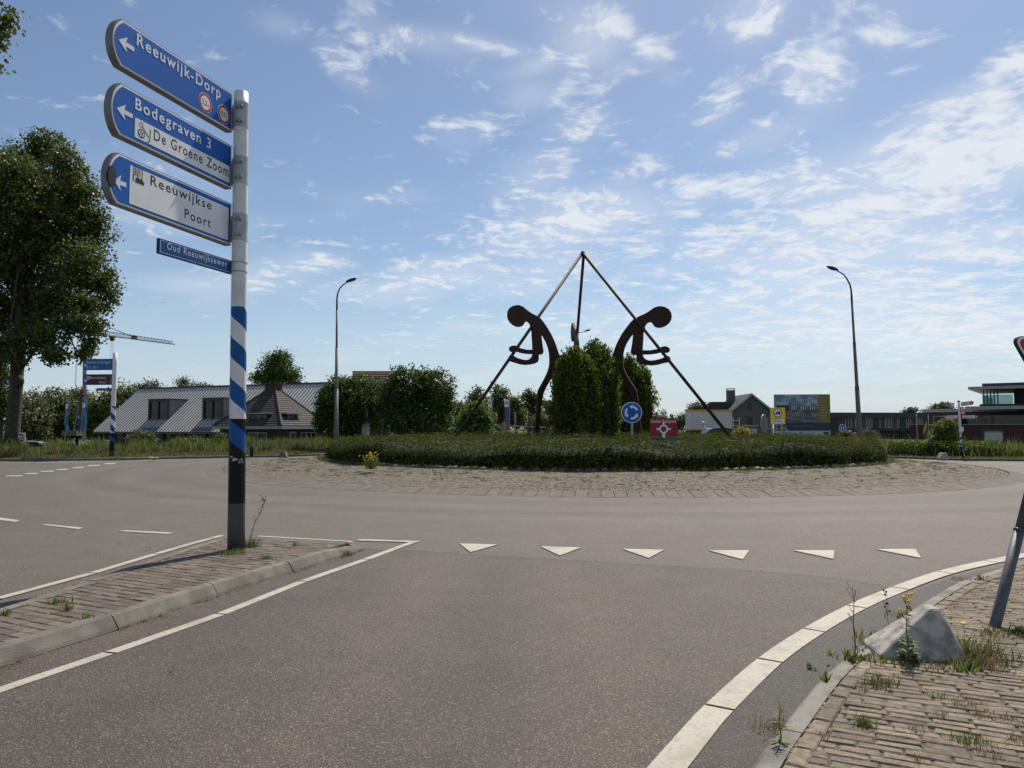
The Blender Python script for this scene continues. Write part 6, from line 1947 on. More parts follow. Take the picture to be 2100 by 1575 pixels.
# ------------------------------------------------------------------ bollards, wedges and small things along the kerbs
m_boll = mat('bollard_black', (.016, .016, .017), (.025, .025, .026), 6, .6)
m_refl = mat('reflector_band', (.16, .16, .16), None, rough=.4)
for (px, py, pt_, tx, lbl) in ((149, 933, 909, 150.5, 'leaning black bollard on the grass verge between the big tree and the far signpost'),
                              (337, 928, 909, 338.5, 'upright black bollard on the verge in front of the grey roofed building'),
                              (516, 935, 911, 516.5, 'black bollard on the verge just right of the big striped post')):
    p = gnd(px, py, .12); x, y = float(p[0]), float(p[1])
    top_ = at(tx, pt_, y)
    t = thing('bollard', lbl, 'bollard', (x, y, .12), 'black bollards on the left verge')
    a = np.array((x, y, .10)); b = np.array(top_); ax = b - a
    mb = MB(); mb.tube([a, a + ax * .94, a + ax], [.095, .092, .075], 18); mb.build('post', m_boll, t, smooth=True)
    for k in (.78, .88):
        mb = MB(); mb.tube([a + ax * k, a + ax * (k + .04)], .097, 18); mb.build('reflector', m_refl, t, smooth=True)
def wedge(label, x, y, z, L, W, H, ang, m, bev=.03, peak=.74, group=None, topw=.30, topl=.03):
    """cast concrete kerb wedge: long slope to the left, steep end to the right"""
    mb = MB(); h = .02
    vs = [(-L / 2, -W / 2, -.05), (L / 2, -W / 2, -.05), (L / 2, W / 2, -.05), (-L / 2, W / 2, -.05),
          (-L / 2, -W / 2 * .9, h), (L / 2, -W / 2, h), (L / 2, W / 2, h), (-L / 2, W / 2 * .9, h),
          (L * (peak - .5) - topl, -W / 2 * topw, H), (L * (peak - .5) + topl, -W / 2 * topw, H), (L * (peak - .5) + topl, W / 2 * topw, H), (L * (peak - .5) - topl, W / 2 * topw, H)]
    fs = [(0, 3, 2, 1), (0, 1, 5, 4), (1, 2, 6, 5), (2, 3, 7, 6), (3, 0, 4, 7), (4, 5, 9, 8), (5, 6, 10, 9), (6, 7, 11, 10), (7, 4, 8, 11), (8, 9, 10, 11)]
    mb.add(vs, fs)
    o = link('concrete_wedge', mb.mesh('concrete_wedge', m, False), None, (x, y, z))
    o.rotation_euler = (0, 0, ang)
    md = o.modifiers.new('bevel', 'BEVEL'); md.width = bev; md.segments = 2; md.limit_method = 'ANGLE'; md.angle_limit = math.radians(20)
    return tag(o, label, 'kerb wedge', group)
m_wedge = mat('cast_concrete', (.42, .395, .355), (.27, .255, .23), 9, .8, bump=.35, bscale=80, c3=(.14, .14, .135), s3=9)
wx, wy = float(gnd(1885, 1354, PZ)[0]), float(gnd(1885, 1354, PZ)[1])
wedge('large whitish concrete wedge block in the weeds of the right pavement', wx + .055, wy + .19, PZ, .555, .40, .315, math.radians(-7), m_wedge, .018, .74)
for (px, py, w, h, lbl) in ((578, 937, 17, 10, 'small grey concrete wedge on the far left kerb beside the planting'), (1939, 940, 17, 11, 'small pale concrete wedge on the far right kerb left of the cycle fingerpost')):
    p = gnd(px, py, .12); y = float(p[1]) + .25
    wedge(lbl, float(p[0]), y, .12, w / FOC * y, .4, h / FOC * y, 0.0, m_wedge if px > 1000 else m_conc, .012, .55, topw=.85, topl=.09)
# poster board next to the big tree
Yp = 41.5
t = thing('poster_board', 'small board with an orange and white poster and a yellow strip by the big tree', 'poster', (X_at(43, Yp), Yp, .12))
pp_ = Plane((X_at(43, Yp), Yp, 0), (1, 0, 0))
mb = MB(); mb.box((X_at(42, Yp), Yp + .06, .55), (.09, .09, 1.0)); mb.build('post', m_timber, t)
(u0, z1), (u1, z0) = pp_.uv(38, 887), pp_.uv(51, 907)
m_ppr = mat('poster_white', (.55, .52, .49), None, rough=.6); m_por = mat('poster_orange', (.55, .20, .03), None, rough=.6); m_pbl = mat('poster_purple', (.05, .03, .08), None, rough=.6); m_pred = mat('poster_red', (.28, .03, .03), None, rough=.6); m_pyel = mat('poster_yellow', (.60, .45, .12), None, rough=.6)
mb = MB(); pp_.plate(mb, rect(u0, z0, u1, z1), -.03, 0); b = mb.build('panel', m_ppr, t)
mb = MB(); pp_.plate(mb, rect(u0 + .04, z0 + (z1 - z0) * .32, u1 - .04, z0 + (z1 - z0) * .52), 0, .003); mb.build('orange_band', m_por, b)
mb = MB(); pp_.plate(mb, rect(u0 + .04, z0 + (z1 - z0) * .10, u1 - .04, z0 + (z1 - z0) * .25), 0, .003); mb.build('red_band', m_pred, b)
mb = MB(); pp_.plate(mb, circ(u0 + .11, z1 - .13, .07, 14), 0, .003); pp_.plate(mb, circ(u0 + .25, z1 - .16, .05, 14), 0, .003); mb.build('portrait_print', m_pbl, b)
(v0, y1), (v1, y0) = pp_.uv(40, 907.5), pp_.uv(53, 917.5)
mb = MB(); pp_.plate(mb, rect(v0, y0, v1, y1), -.03, 0); mb.build('yellow_strip', m_pyel, t)

# beach flags and the ballast block with its struts (self erecting crane)
m_flagb = mat('flag_blue', (.07, .17, .36), (.10, .22, .42), 2.5, .8, c3=(.30, .38, .48), s3=1.2)
def beach_flag(label, px0, px1, ptop, pbot, ppole, Y):
    x = X_at((px0 + px1) / 2, Y)
    t = thing('beach_flag', label, 'flag', (x, Y, -.3), 'blue flags on the left verge')
    zt, zb = float(at(0, ptop, Y)[2]), float(at(0, pbot, Y)[2])
    w_ = (px1 - px0) / FOC * Y; n = 14; vs = []
    for j in range(n):
        f = j / (n - 1); ww = w_ * min(1, .12 + 2.2 * f ** .8) * (1.0 if f < .9 else .9)
        for k in range(5):
            vs.append((x - w_ / 2 + ww * k / 4 + .07 * math.sin(f * 7), Y + .06 * math.sin(k * 1.7 + f * 8), zt + (zb - zt) * f))
    mb = MB(); mb.add(vs, [(j * 5 + k, j * 5 + k + 1, (j + 1) * 5 + k + 1, (j + 1) * 5 + k) for j in range(n - 1) for k in range(4)])
    mb.build('cloth', m_flagb, t, smooth=True)
    mb = MB(); xp = X_at(ppole, Y); mb.tube([(xp, Y, -.5), (x - w_ / 2 + .03, Y, zb), (x - w_ / 2 + .0, Y, zb + (zt - zb) * .8), (x - w_ / 2 + .10, Y, zt)], .025, 6); mb.build('pole', m_steel, t)
    mb = MB(); c = (x - w_ / 2 + w_ * .45, Y - .10, zt + (zb - zt) * .24); mb.box(c, (w_ * .5, .01, .35)); mb.build('white_logo', m_white, t)
beach_flag('narrow blue feather flag left of the concrete ballast blocks', 135, 143, 817, 886, 138, 52)
beach_flag('wider blue feather flag right of the concrete ballast blocks', 169, 179, 815, 884, 172, 52)
YK = 88.0
kr = thing('tower_crane', 'self erecting tower crane with a long red and grey lattice jib above the left trees', 'crane', (X_at(160, YK), YK, -.7))
m_cred = mat('crane_red', (.12, .03, .028), None, rough=.6); m_cgr = mat('crane_grey', (.20, .20, .205), None, rough=.6, metal=.2); m_cdk = mat('crane_dark', (.05, .055, .065), None, rough=.6); m_cbl = mat('crane_strut_blue', (.03, .12, .20), None, rough=.5)
def kp(px, py, dy=0.0): return at(px, py, YK + dy)
mb = MB()
for k in range(3):
    x0 = X_at(136 + k * 10, YK); x1 = X_at(145 + k * 10, YK)
    for r_ in range(2): mb.box(((x0 + x1) / 2, YK, float(kp(0, 891 + r_ * -5)[2])), (x1 - x0, 1.6, .26))
mb.build('ballast', m_conc, kr)
mb = MB(); mb.tube([kp(172, 905), kp(172, 850)], .17, 8); mb.tube([kp(172.5, 850), kp(174, 735)], .22, 8); mb.build('mast', m_cgr, kr)
mb = MB(); mb.bar(kp(167, 852), kp(169, 800), .35); mb.bar(kp(169, 812), kp(173, 806), .9, .5); mb.build('mast_joint', m_cred, kr)
for (a, b) in (((151, 884), (167, 802)), ((162, 884), (175, 802)), ((163, 886), (173, 820)), ((176, 880), (176, 800))):
    mb = MB(); mb.bar(kp(*a), kp(*b), .13); mb.build('strut', m_cbl, kr)
# jib: triangular lattice
ja, jb = kp(200, 684), kp(356, 704)
jm = kp(230, 689)
n = 22
mb = MB(); mb2 = MB()
for f0, f1, sec, mbx in ((0, 1, None, None),):
    pass
lowc = [ja + (jb - ja) * k / n + np.array((0, 0, -.12)) for k in range(n + 1)]
topc = [ja + (jb - ja) * (k + .5) / n + np.array((0, .0, .42 * (1 - .55 * k / n))) for k in range(n)]
for off in (-.35, .35):
    mb.bar(lowc[0] + (0, off, 0), lowc[-1] + (0, off, 0), .07)
mb.bar(topc[0], topc[-1], .07)
for k in range(n):
    for off in (-.35, .35):
        mb.bar(lowc[k] + (0, off, 0), topc[k], .032); mb.bar(topc[k], lowc[k + 1] + (0, off, 0), .032)
mb.build('jib', m_cgr, kr)
mb = MB(); mb.bar(kp(199, 684), kp(216, 688), .8, .45); mb.build('jib_root', m_cdk, kr)
mb = MB(); mb.box(tuple(kp(230, 691)), (.5, .5, .22)); mb.ellipsoid(tuple(kp(230, 695.5)), (.3, .3, .25), 8, 6); mb.build('trolley', m_cred, kr)
mb = MB(); mb.box(tuple(kp(275, 692)), (.5, .4, .36)); mb.build('jib_hinge', m_cred, kr)
mb = MB(); mb.tube([kp(216, 668), kp(268, 689)], .045, 6); mb.tube([kp(172, 690), kp(216, 668)], .045, 6)
for px in (228, 232): mb.tube([kp(px, 696), kp(px - 1, 745)], .018, 4)
mb.tube([kp(159, 680), kp(155, 792)], .035, 4); mb.build('cable', m_cdk, kr)
mb = MB(); mb.bar(kp(152, 677), kp(200, 684), .30); mb.box(tuple(kp(154, 677)), (.8, .6, .8)); mb.build('counter_jib', m_cdk, kr)
mb = MB(); mb.tube([kp(174, 735), kp(172, 686)], .20, 8); mb.build('mast_top', m_cgr, kr)

# white box with tall looped tube behind the planting, left
YW = 50.0
t = thing('white_tube_frame', 'white box with a tall narrow looped tube behind the juniper planting', 'street equipment', (X_at(750, YW), YW, .0))
def wp(px, py, dy=0.0): return at(px, py, YW + dy)
m_wplas = mat('white_plastic', (.50, .54, .54), (.42, .46, .46), 3, .45)
mb = MB()
mb.tube([wp(749.5, 871), wp(748, 851), wp(747.6, 843), wp(749, 839.5), wp(751, 839.5), wp(752.5, 843), wp(753, 871)], .075, 10); mb.build('tube_loop', m_wplas, t, smooth=True)
x0, x1 = X_at(743.5, YW), X_at(757.5, YW); z1, z0 = float(wp(0, 870)[2]), float(wp(0, 893)[2])
mb = MB()
for k in range(3): mb.box((x0 + (x1 - x0) * (k + .5) / 3, YW, (z1 + z0) / 2 - .2 - .02 * k), ((x1 - x0) / 3 - .03, .35, z1 - z0 + .4 - .06 * k))
mb.build('leg', m_wplas, t)
mb = MB(); mb.box(((x0 + x1) / 2, YW, z1), (x1 - x0 + .04, .42, .12)); mb.build('top', m_wplas, t)
# bare stake
t = thing('stake', 'thin bare forked stake in front of the darker round tree', 'stake', (X_at(868, 46), 46.0, .0))
e = lambda px, py: at(px, py, 46.0)
mb = MB(); mb.tube([e(868, 905), e(867.5, 857)], .03, 6); mb.tube([e(868, 876), e(864, 872), e(861.5, 864)], .018, 5); mb.tube([e(868, 877), e(872, 872), e(874, 866)], .016, 5); mb.build('stem', m_bark, t)

# banner flags and barrier between the round trees and the sculpture
m_ban = mat('banner_blue', (.07, .105, .22), (.06, .09, .19), 1, .7)
m_navyl = mat('banner_navy', (.02, .035, .12), None, rough=.7)
for (pxl, pxr, pt_, pb_, lbl) in ((1000.5, 1008.5, 818, 878, 'tall white and blue banner with round emblem next to the light green bush'), (1034, 1043.5, 819, 872, 'tall white and blue banner with round emblem behind the round sign back')):
    Yf = 66.0; pl = Plane((X_at(pxl, Yf), Yf, 0), (1, 0, 0)); (u0, z1), (u1, z0) = pl.uv(pxl, pt_), pl.uv(pxr, pb_)
    t = thing('banner', lbl, 'banner', (X_at(pxr, Yf), Yf, -.6), 'white and blue banners')
    zm = z1 - (z1 - z0) * .29
    mb = MB(); pl.plate(mb, [(u0, z1), (u1, z1), (u1, zm), (u0 + .02, zm)], -.02, 0); mb.build('white_cloth', m_white, t)
    mb = MB(); pl.plate(mb, [(u0 + .02, zm), (u1, zm), (u1, z0), (u0 + .10, z0)], -.022, -.002); mb.build('blue_cloth', m_ban, t)
    uc = (u0 + u1) / 2; zc_ = z1 - (z1 - zm) * .48; r0 = (u1 - u0) * .34
    mb = MB(); pl.plate(mb, circ(uc, zc_, r0, 20), 0, .004); em = mb.build('emblem', m_navyl, t)
    mb = MB(); pl.plate(mb, thick([(uc - r0 * .5, zc_ + r0 * .45), (uc, zc_ - r0 * .55), (uc + r0 * .5, zc_ + r0 * .45)], .06), .005, .008); mb.build('emblem_stroke', m_white, em)
    mb = MB(); mb.tube([(X_at(pxr + .7, Yf), Yf, -.7), (X_at(pxr + .7, Yf), Yf, z1 + .05)], .035, 8); mb.build('pole', m_steel, t)
Yf = 72.0; pl = Plane((X_at(1055, Yf), Yf, 0), (1, 0, 0)); (u0, z1), (u1, z0) = pl.uv(1055, 845), pl.uv(1058.3, 868)
t = thing('banner', 'narrow grey white banner, shortest of the row, left of the barrier post', 'banner', (X_at(1057, Yf), Yf, -.6))
mb = MB(); pl.plate(mb, rect(u0, z0, u1, z1), -.02, 0); mb.build('cloth', m_fascia, t)
mb = MB(); mb.tube([(X_at(1056, Yf), Yf, -.7), (X_at(1056, Yf), Yf, z1)], .04, 8); mb.build('pole', m_steel, t)
Yf = 52.0
t = thing('round_sign_back', 'grey back of a round traffic sign turned away in front of the second banner', 'traffic sign', (X_at(1034, Yf), Yf, .0))
pl = Plane((X_at(1034, Yf), Yf, float(at(1034, 875, Yf)[2])), (1, 0.1, 0)); r0 = 10 / FOC * Yf
mb = MB(); pl.plate(mb, circ(0, 0, r0, 28), -.02, 0); d_ = mb.build('sign_plate', m_alu, t)
mb = MB(); pl.plate(mb, arcband(0, 0, r0 * .9, r0 * 1.03, 0, 2 * PI - .001, 28), -.03, .008); mb.build('rim', m_rimred, d_)
mb = MB(); mb.tube([(X_at(1034.8, Yf), Yf - .06, -.2), (X_at(1033.8, Yf), Yf - .06, float(at(0, 865, Yf)[2]))], .03, 8); mb.build('pole', m_pyel, t)
Yf = 64.0
t = thing('boom_barrier', 'long white boom barrier with posts behind the steel leg', 'barrier', (X_at(1085, Yf), Yf, -.6))
mb = MB(); mb.bar(at(1013, 871.5, Yf), at(1121, 876.5, Yf), .09); mb.build('boom', m_fascia, t)
mb = MB(); p = at(1083, 843, Yf); mb.tube([(p[0], Yf, -.6), (p[0], Yf, float(at(0, 866, Yf)[2]))], .07, 8); mb.build('post', m_dframe, t)
mb = MB(); mb.tube([(p[0] - .05, Yf, float(at(0, 868, Yf)[2])), (p[0] - .05, Yf, p[2])], .035, 8); mb.build('upper_post', m_pyel, t)
mb = MB(); a = at(1050, 884, Yf); b = at(1077, 880, Yf); mb.bar(a, b, .12); mb.bar(b, at(1077, 890, Yf), .12); mb.build('frame', m_pyel, t)

# ------------------------------------------------------------------ trees
lf_pop = leafmat('poplar_leaf', (.070, .098, .025), .42, .36, spec=.16, gloss=.4)
lf_dark = leafmat('maple_leaf_dark', (.050, .084, .018), .45, .30, spec=.08)
lf_mid = leafmat('leaf_mid', (.082, .108, .036), .38, .32)
lf_olive = leafmat('leaf_olive', (.092, .106, .042), .38, .32)
lf_far = leafmat('leaf_far', (.080, .098, .055), .30, .22)
lf_bright = leafmat('leaf_bright', (.080, .130, .026), .35, .38)
lf_will = leafmat('leaf_willow', (.095, .105, .060), .3, .3)
lf_yell = leafmat('leaf_yellow', (.22, .20, .03), .3, .35)
def limbs(parent, base, trunk, rad, targets, seed, m=None, name='trunk', nb=1):
    rr = random.Random(seed)
    mb = MB(); mb.tube(trunk, rad, 14); mb.build(name, m or m_bark, parent, smooth=True)
    if targets:
        mb = MB()
        for (c, r0) in targets:
            c = np.array(c)
            k = rr.uniform(.35, .9); i = min(int(k * (len(trunk) - 1)), len(trunk) - 2)
            s = np.array(trunk[i]) * (1 - .5) + np.array(trunk[i + 1]) * .5
            mid = (s + c) / 2 + np.array((0, 0, .12 * np.linalg.norm(c - s))) + np.array([rr.uniform(-.2, .2) for _ in range(3)])
            mb.tube([s, s * .6 + mid * .4, mid, mid * .35 + c * .65, c], [r0, r0 * .8, r0 * .6, r0 * .4, r0 * .18], 7, cap=False)
        mb.build('limbs', m or m_bark, parent, smooth=True)
def tree(label, px, pbase, Y, lobes_px, n, size, lm, trunk_r=.25, group=None, name='tree', cat='tree', clump=None, zb=-.7, aspect=.75, shell=.5, squash=.8, trunk=True, depth=.85, per=14, seed=0):
    """lobes_px: (px, py, rx, rz) in photo pixels at distance Y; a lobe is as deep as it is wide"""
    x = X_at(px, Y)
    s = Y / FOC
    lobes = []
    rr = random.Random(seed + int(px))
    for (lx, ly, rx, rz) in lobes_px:
        c = at(lx, ly, Y + rr.uniform(-.5, .5) * rx * s)
        lobes.append(((float(c[0]), float(c[1]), float(c[2])), (rx * s, rx * s * depth, rz * s)))
    t = thing(name, label, cat, (x, Y, zb), group)
    if trunk:
        zt = max(l[0][2] for l in lobes)
        limbs(t, None, [(x, Y, zb), (x + .05, Y, zb + (zt - zb) * .35), (x, Y, zb + (zt - zb) * .7), (x, Y, zt)], [trunk_r, trunk_r * .8, trunk_r * .5, trunk_r * .15], [(l[0], trunk_r * .4) for l in lobes], seed + 3)
    P, D = leaf_points(lobes, n, clump if clump is not None else size * 1.1, shell, per, squash)
    keep = P[:, 2] > zb + .1
    link('crown', leaf_mesh('crown', P[keep], D[keep], size, lm, aspect=aspect, org=ORG[t.name]), t)
    return t

# big poplar at the left
YB_ = 42.0
bt = thing('poplar_tree', 'big dark poplar with tall broad crown and bare lower trunk at the left verge', 'tree', (X_at(28, YB_), YB_, .1))
tr_px = [(22, 935), (26, 880), (33, 800), (36, 740), (40, 690), (43, 620), (50, 520), (60, 420), (70, 330)]
trunk = [at(px, py, YB_) for px, py in tr_px]; trunk[0][2] = .05
lob = [(95, 300, 42, 34), (55, 335, 55, 45), (130, 345, 42, 45), (20, 360, 55, 50), (85, 400, 75, 60), (165, 400, 45, 55), (195, 470, 38, 60), (30, 440, 70, 60), (-40, 430, 60, 80), (130, 470, 75, 70),
       (60, 530, 80, 70), (170, 545, 60, 55), (208, 580, 36, 26), (-30, 560, 80, 80), (110, 610, 75, 50), (185, 625, 48, 24), (40, 640, 70, 50), (-40, 660, 60, 60), (150, 660, 42, 24), (85, 690, 60, 34), (15, 715, 45, 30), (110, 725, 34, 20), (195, 668, 22, 26), (188, 705, 16, 22), (162, 728, 14, 9), (178, 722, 14, 12), (225, 612, 20, 14), (-90, 520, 60, 120)]
s_ = YB_ / FOC
lobes = []
rr_b = random.Random(2)
for (lx, ly, rx, rz) in lob:
    c = at(lx, ly, YB_ + rr_b.uniform(-1, 1) * (1.6 if rx > 30 else .5)); lobes.append(((float(c[0]), float(c[1]), float(c[2])), (rx * s_, rx * s_ * .95, rz * s_)))
limbs(bt, None, trunk, [.46, .37, .33, .34, .30, .27, .21, .13, .06], [(l[0], .10) for l in lobes], 5)
mb = MB(); kn = at(40, 782, YB_ - .2); mb.ellipsoid(tuple(kn), (.22, .25, .35), 10, 8); mb.build('burl', m_bark, bt, smooth=True)
P, D = leaf_points(lobes, 80000, .20, .5, 18, .9)
link('crown', leaf_mesh('crown', P, D, .155, lf_pop, aspect=.92, up=.15, org=ORG[bt.name]), bt)
# twig of a nearer tree reaching into the top left corner
YN = 15.0
nt = thing('near_tree', 'leafy branch end of a nearer tree hanging in at the top left corner', 'tree', (X_at(-330, YN), YN, 0))
xb0 = X_at(-330, YN)
trunk = [(xb0, YN, 0), (xb0 + .05, YN, 3.5), (xb0 - .05, YN, 7), (xb0, YN, 10.5)]
s_ = YN / FOC; lobes = []
for (lx, ly, rx, rz, dz) in ((8, 45, 26, 34, 0), (28, 38, 14, 18, 0), (-6, 85, 22, 18, 0), (12, 68, 18, 16, 0), (4, 138, 12, 8, 0), (-60, 40, 70, 80, 0), (-60, -80, 60, 60, 0), (-25, 132, 20, 12, 0), (-200, -20, 110, 130, .5), (-330, -150, 150, 170, -.5), (-400, 60, 120, 130, 1), (-260, 120, 90, 80, .4), (-440, -80, 130, 150, -1)):
    c = at(lx, ly, YN + dz); lobes.append(((float(c[0]), float(c[1]), float(c[2])), (rx * s_, rx * s_, rz * s_)))
limbs(nt, None, trunk, [.26, .22, .17, .06], [(l[0], .05) for l in lobes], 8)
P, D = leaf_points(lobes, 15000, .085, .5, 12, .9)
link('crown', leaf_mesh('crown', P, D, .085, lf_pop, aspect=.92, up=.15, org=ORG[nt.name]), nt)

G1 = 'trees of the wooded belt at the left'
tree('dark tree crowding behind the big trunk at the left edge', 0, 880, 52, [(-10, 760, 40, 60), (5, 830, 30, 50), (-30, 840, 40, 50), (0, 715, 22, 26)], 7000, .2, lf_dark, group=G1)
belt = [('rounded olive tree right beside the big poplar trunk', 62, 92, [(62, 835, 34, 36), (55, 860, 40, 34), (80, 860, 26, 28)], lf_olive, 5200),
        ('broad olive tree behind the left feather flag', 112, 96, [(108, 830, 38, 36), (130, 850, 40, 36), (95, 858, 36, 30)], lf_mid, 5600),
        ('domed green tree behind the crane struts', 160, 100, [(156, 825, 36, 34), (170, 850, 38, 40), (148, 860, 32, 30)], lf_olive, 5600),
        ('dense green tree behind the far signpost', 212, 95, [(210, 835, 34, 36), (225, 858, 36, 30), (195, 862, 30, 28)], lf_mid, 5200),
        ('tall green tree left of the metal roof gable', 255, 98, [(252, 815, 34, 30), (262, 845, 34, 36), (238, 850, 30, 36)], lf_mid, 5400),
        ('loose grey green tree rising above the metal roof end', 308, 104, [(308, 795, 26, 15), (296, 812, 30, 18), (322, 806, 22, 14)], lf_far, 2300)]
for (lbl, px, Y, lob_, lm, n) in belt:
    tree(lbl, px, 890, Y, lob_ + [(px - 14, 886, 26, 16), (px + 14, 884, 26, 18)], int(n * 1.5), .30, lm, .22, G1, clump=.36, per=18)
tree('thin airy birch above the grey roof left of the striped post', 376, 800, 110, [(378, 782, 16, 10), (370, 788, 12, 8), (392, 791, 12, 7)], 700, .24, lf_will, .12, clump=.35)
tree('low distant tree over the roof ridge beside the striped post', 410, 800, 118, [(412, 793, 18, 5), (430, 795, 16, 4)], 700, .26, lf_far, .12, clump=.3)
tree('rounded dark tree standing behind the roof above the brick house chimney', 566, 800, 92, [(563, 745, 32, 26), (585, 765, 32, 30), (555, 775, 40, 24), (530, 775, 20, 10), (600, 780, 20, 22), (575, 735, 24, 16)], 8500, .24, lf_dark, .3, clump=.34, per=16)
G2 = 'dense round trees beside the brick house'
tree('lower dense round tree behind the left street lamp', 722, 890, 51, [(712, 835, 60, 60), (692, 815, 42, 42), (745, 812, 46, 44), (765, 840, 30, 44), (668, 850, 24, 34), (655, 868, 14, 16)], 23000, .15, lf_dark, .22, G2, clump=.15, shell=.26, seed=3)
tree('taller dense round tree right of the left street lamp', 855, 890, 49, [(858, 830, 72, 74), (830, 802, 50, 48), (888, 802, 46, 46), (905, 840, 28, 44), (858, 868, 72, 30), (795, 835, 26, 40)], 26000, .15, lf_dark, .22, G2, clump=.15, shell=.26, seed=4)
G3 = 'trees beyond the banners'
for (lbl, px, Y, lob_, lm, n) in (('olive tree just right of the taller dense round tree', 935, 84, [(935, 838, 20, 14), (938, 862, 20, 22)], lf_olive, 2600),
                                ('knotty tree with a bare topped twig left of the first banner', 978, 92, [(975, 815, 18, 14), (990, 835, 24, 22), (968, 840, 20, 18), (983, 799, 7, 6)], lf_mid, 3200),
                                ('tall domed tree behind the two banners', 1025, 90, [(1025, 808, 22, 16), (1035, 830, 24, 26), (1012, 838, 20, 26), (1030, 862, 30, 24)], lf_mid, 4600),
                                ('narrow pale tree between banner and barrier post', 1058, 88, [(1058, 830, 12, 18), (1060, 858, 20, 24)], lf_mid, 2300),
                                ('dark tree directly left of the steel leg', 1085, 92, [(1082, 815, 14, 14), (1097, 820, 12, 14), (1085, 845, 22, 22), (1088, 868, 24, 18)], lf_dark, 3600),
                                ('dark low tree between the steel leg and the conifers', 1120, 124, [(1118, 828, 14, 9), (1132, 838, 20, 14)], lf_dark, 1900),
                                ('loose olive tree before the pinkish building', 1122, 86, [(1118, 868, 14, 16), (1105, 862, 14, 20)], lf_olive, 1600)):
    tree(lbl, px, 890, Y, lob_, n, .27, lm, .2, G3, clump=.30, per=16)
tree('light green leafy bush at the foot of the left sculpture pole', 975, 890, 44, [(975, 845, 24, 18), (955, 868, 26, 22), (992, 868, 22, 24), (975, 878, 34, 18)], 5200, .17, lf_bright, .1, None, 'bush', 'bush', clump=.16, zb=.0, aspect=.9)
# poplar row, far
for i, (px, yt, lbl) in enumerate(((1336, 838, 'leftmost of the six far slim poplars'), (1344.5, 844, 'second of the six far slim poplars, a short one'), (1351, 843, 'third of the six far slim poplars'), (1358, 838, 'fourth of the six far slim poplars'), (1364, 840, 'fifth of the six far slim poplars'), (1377.5, 847, 'last of the six far slim poplars, standing apart on the right'))):
    tree(lbl, px, 875, 240, [(px, (yt + 880) / 2, 3.0, (880 - yt) / 2), (px, (yt + 885) / 2 + 8, 3.4, 16)], 1000, .42, lf_far, .3, 'far row of slim poplars', clump=.3, aspect=.6)
tree('low hazy scrub tree right of the poplar row', 1400, 880, 130, [(1400, 862, 14, 14), (1390, 872, 14, 12), (1410, 855, 8, 8)], 1800, .3, lf_far, .15, clump=.3)
tree('low rounded scrub tree below the far poplars', 1372, 880, 150, [(1365, 876, 20, 8), (1345, 878, 16, 7)], 1500, .3, lf_far, .15, clump=.3)
tree('green tree rising behind the white site cabin', 1432, 880, 112, [(1432, 838, 20, 11), (1420, 855, 14, 20), (1448, 842, 12, 10)], 2600, .3, lf_mid, .25, clump=.3)
tree('small hazy tree over the terrace roof', 1867, 850, 160, [(1867, 842, 14, 7), (1872, 846, 16, 5)], 900, .38, lf_far, .2, clump=.35)
tree('spreading pale tree over the terrace roof left of the fingerpost', 1927, 850, 150, [(1930, 834, 18, 8), (1918, 841, 18, 6), (1945, 842, 14, 6)], 1700, .36, lf_will, .2, clump=.35)
# bushes
def bush(label, px, Y, lob_, n, size, lm, zb=-.1, **k):
    return tree(label, px, 900, Y, lob_, n, size, lm, .05, None, 'bush', 'bush', zb=zb, clump=k.get('clump', size), aspect=k.get('aspect', .6))
bush('pale elder bush standing left of the cycle fingerpost', 1940, 40.2, [(1938, 888, 25, 24), (1928, 908, 27, 26), (1950, 912, 22, 24), (1945, 870, 18, 12), (1925, 878, 12, 8)], 7500, .12, lf_bright, .05, aspect=.45)
bush('small grey green bush right of the right street lamp', 1781, 47.0, [(1780, 888, 14, 10), (1790, 895, 14, 10), (1775, 900, 14, 12)], 1500, .13, lf_will, .0, aspect=.4)
bush('yellow green shrub before the metal roof building', 292, 50.0, [(285, 895, 22, 12), (305, 898, 18, 10), (275, 905, 20, 12)], 2600, .12, lf_olive, -.1)
bush('low hedge like shrub left of the brick house corner', 405, 56.0, [(395, 905, 26, 7), (420, 908, 24, 7), (375, 908, 20, 7)], 2600, .13, lf_bright, -.4)
bush('rounded shrub against the brick house beside the striped post', 454, 50.0, [(452, 905, 13, 16), (446, 918, 14, 12)], 1900, .12, lf_mid, -.2)
bush('yellowish shrub at the foot of the right sculpture pole', 1521, 44.0, [(1522, 886, 12, 8), (1512, 890, 10, 6), (1528, 892, 10, 7)], 1300, .11, lf_yell, .0)
bush('leafy shrub beside the small cycle path sign', 1735, 50.0, [(1733, 890, 12, 8), (1745, 897, 12, 8)], 1000, .12, lf_olive, .0)

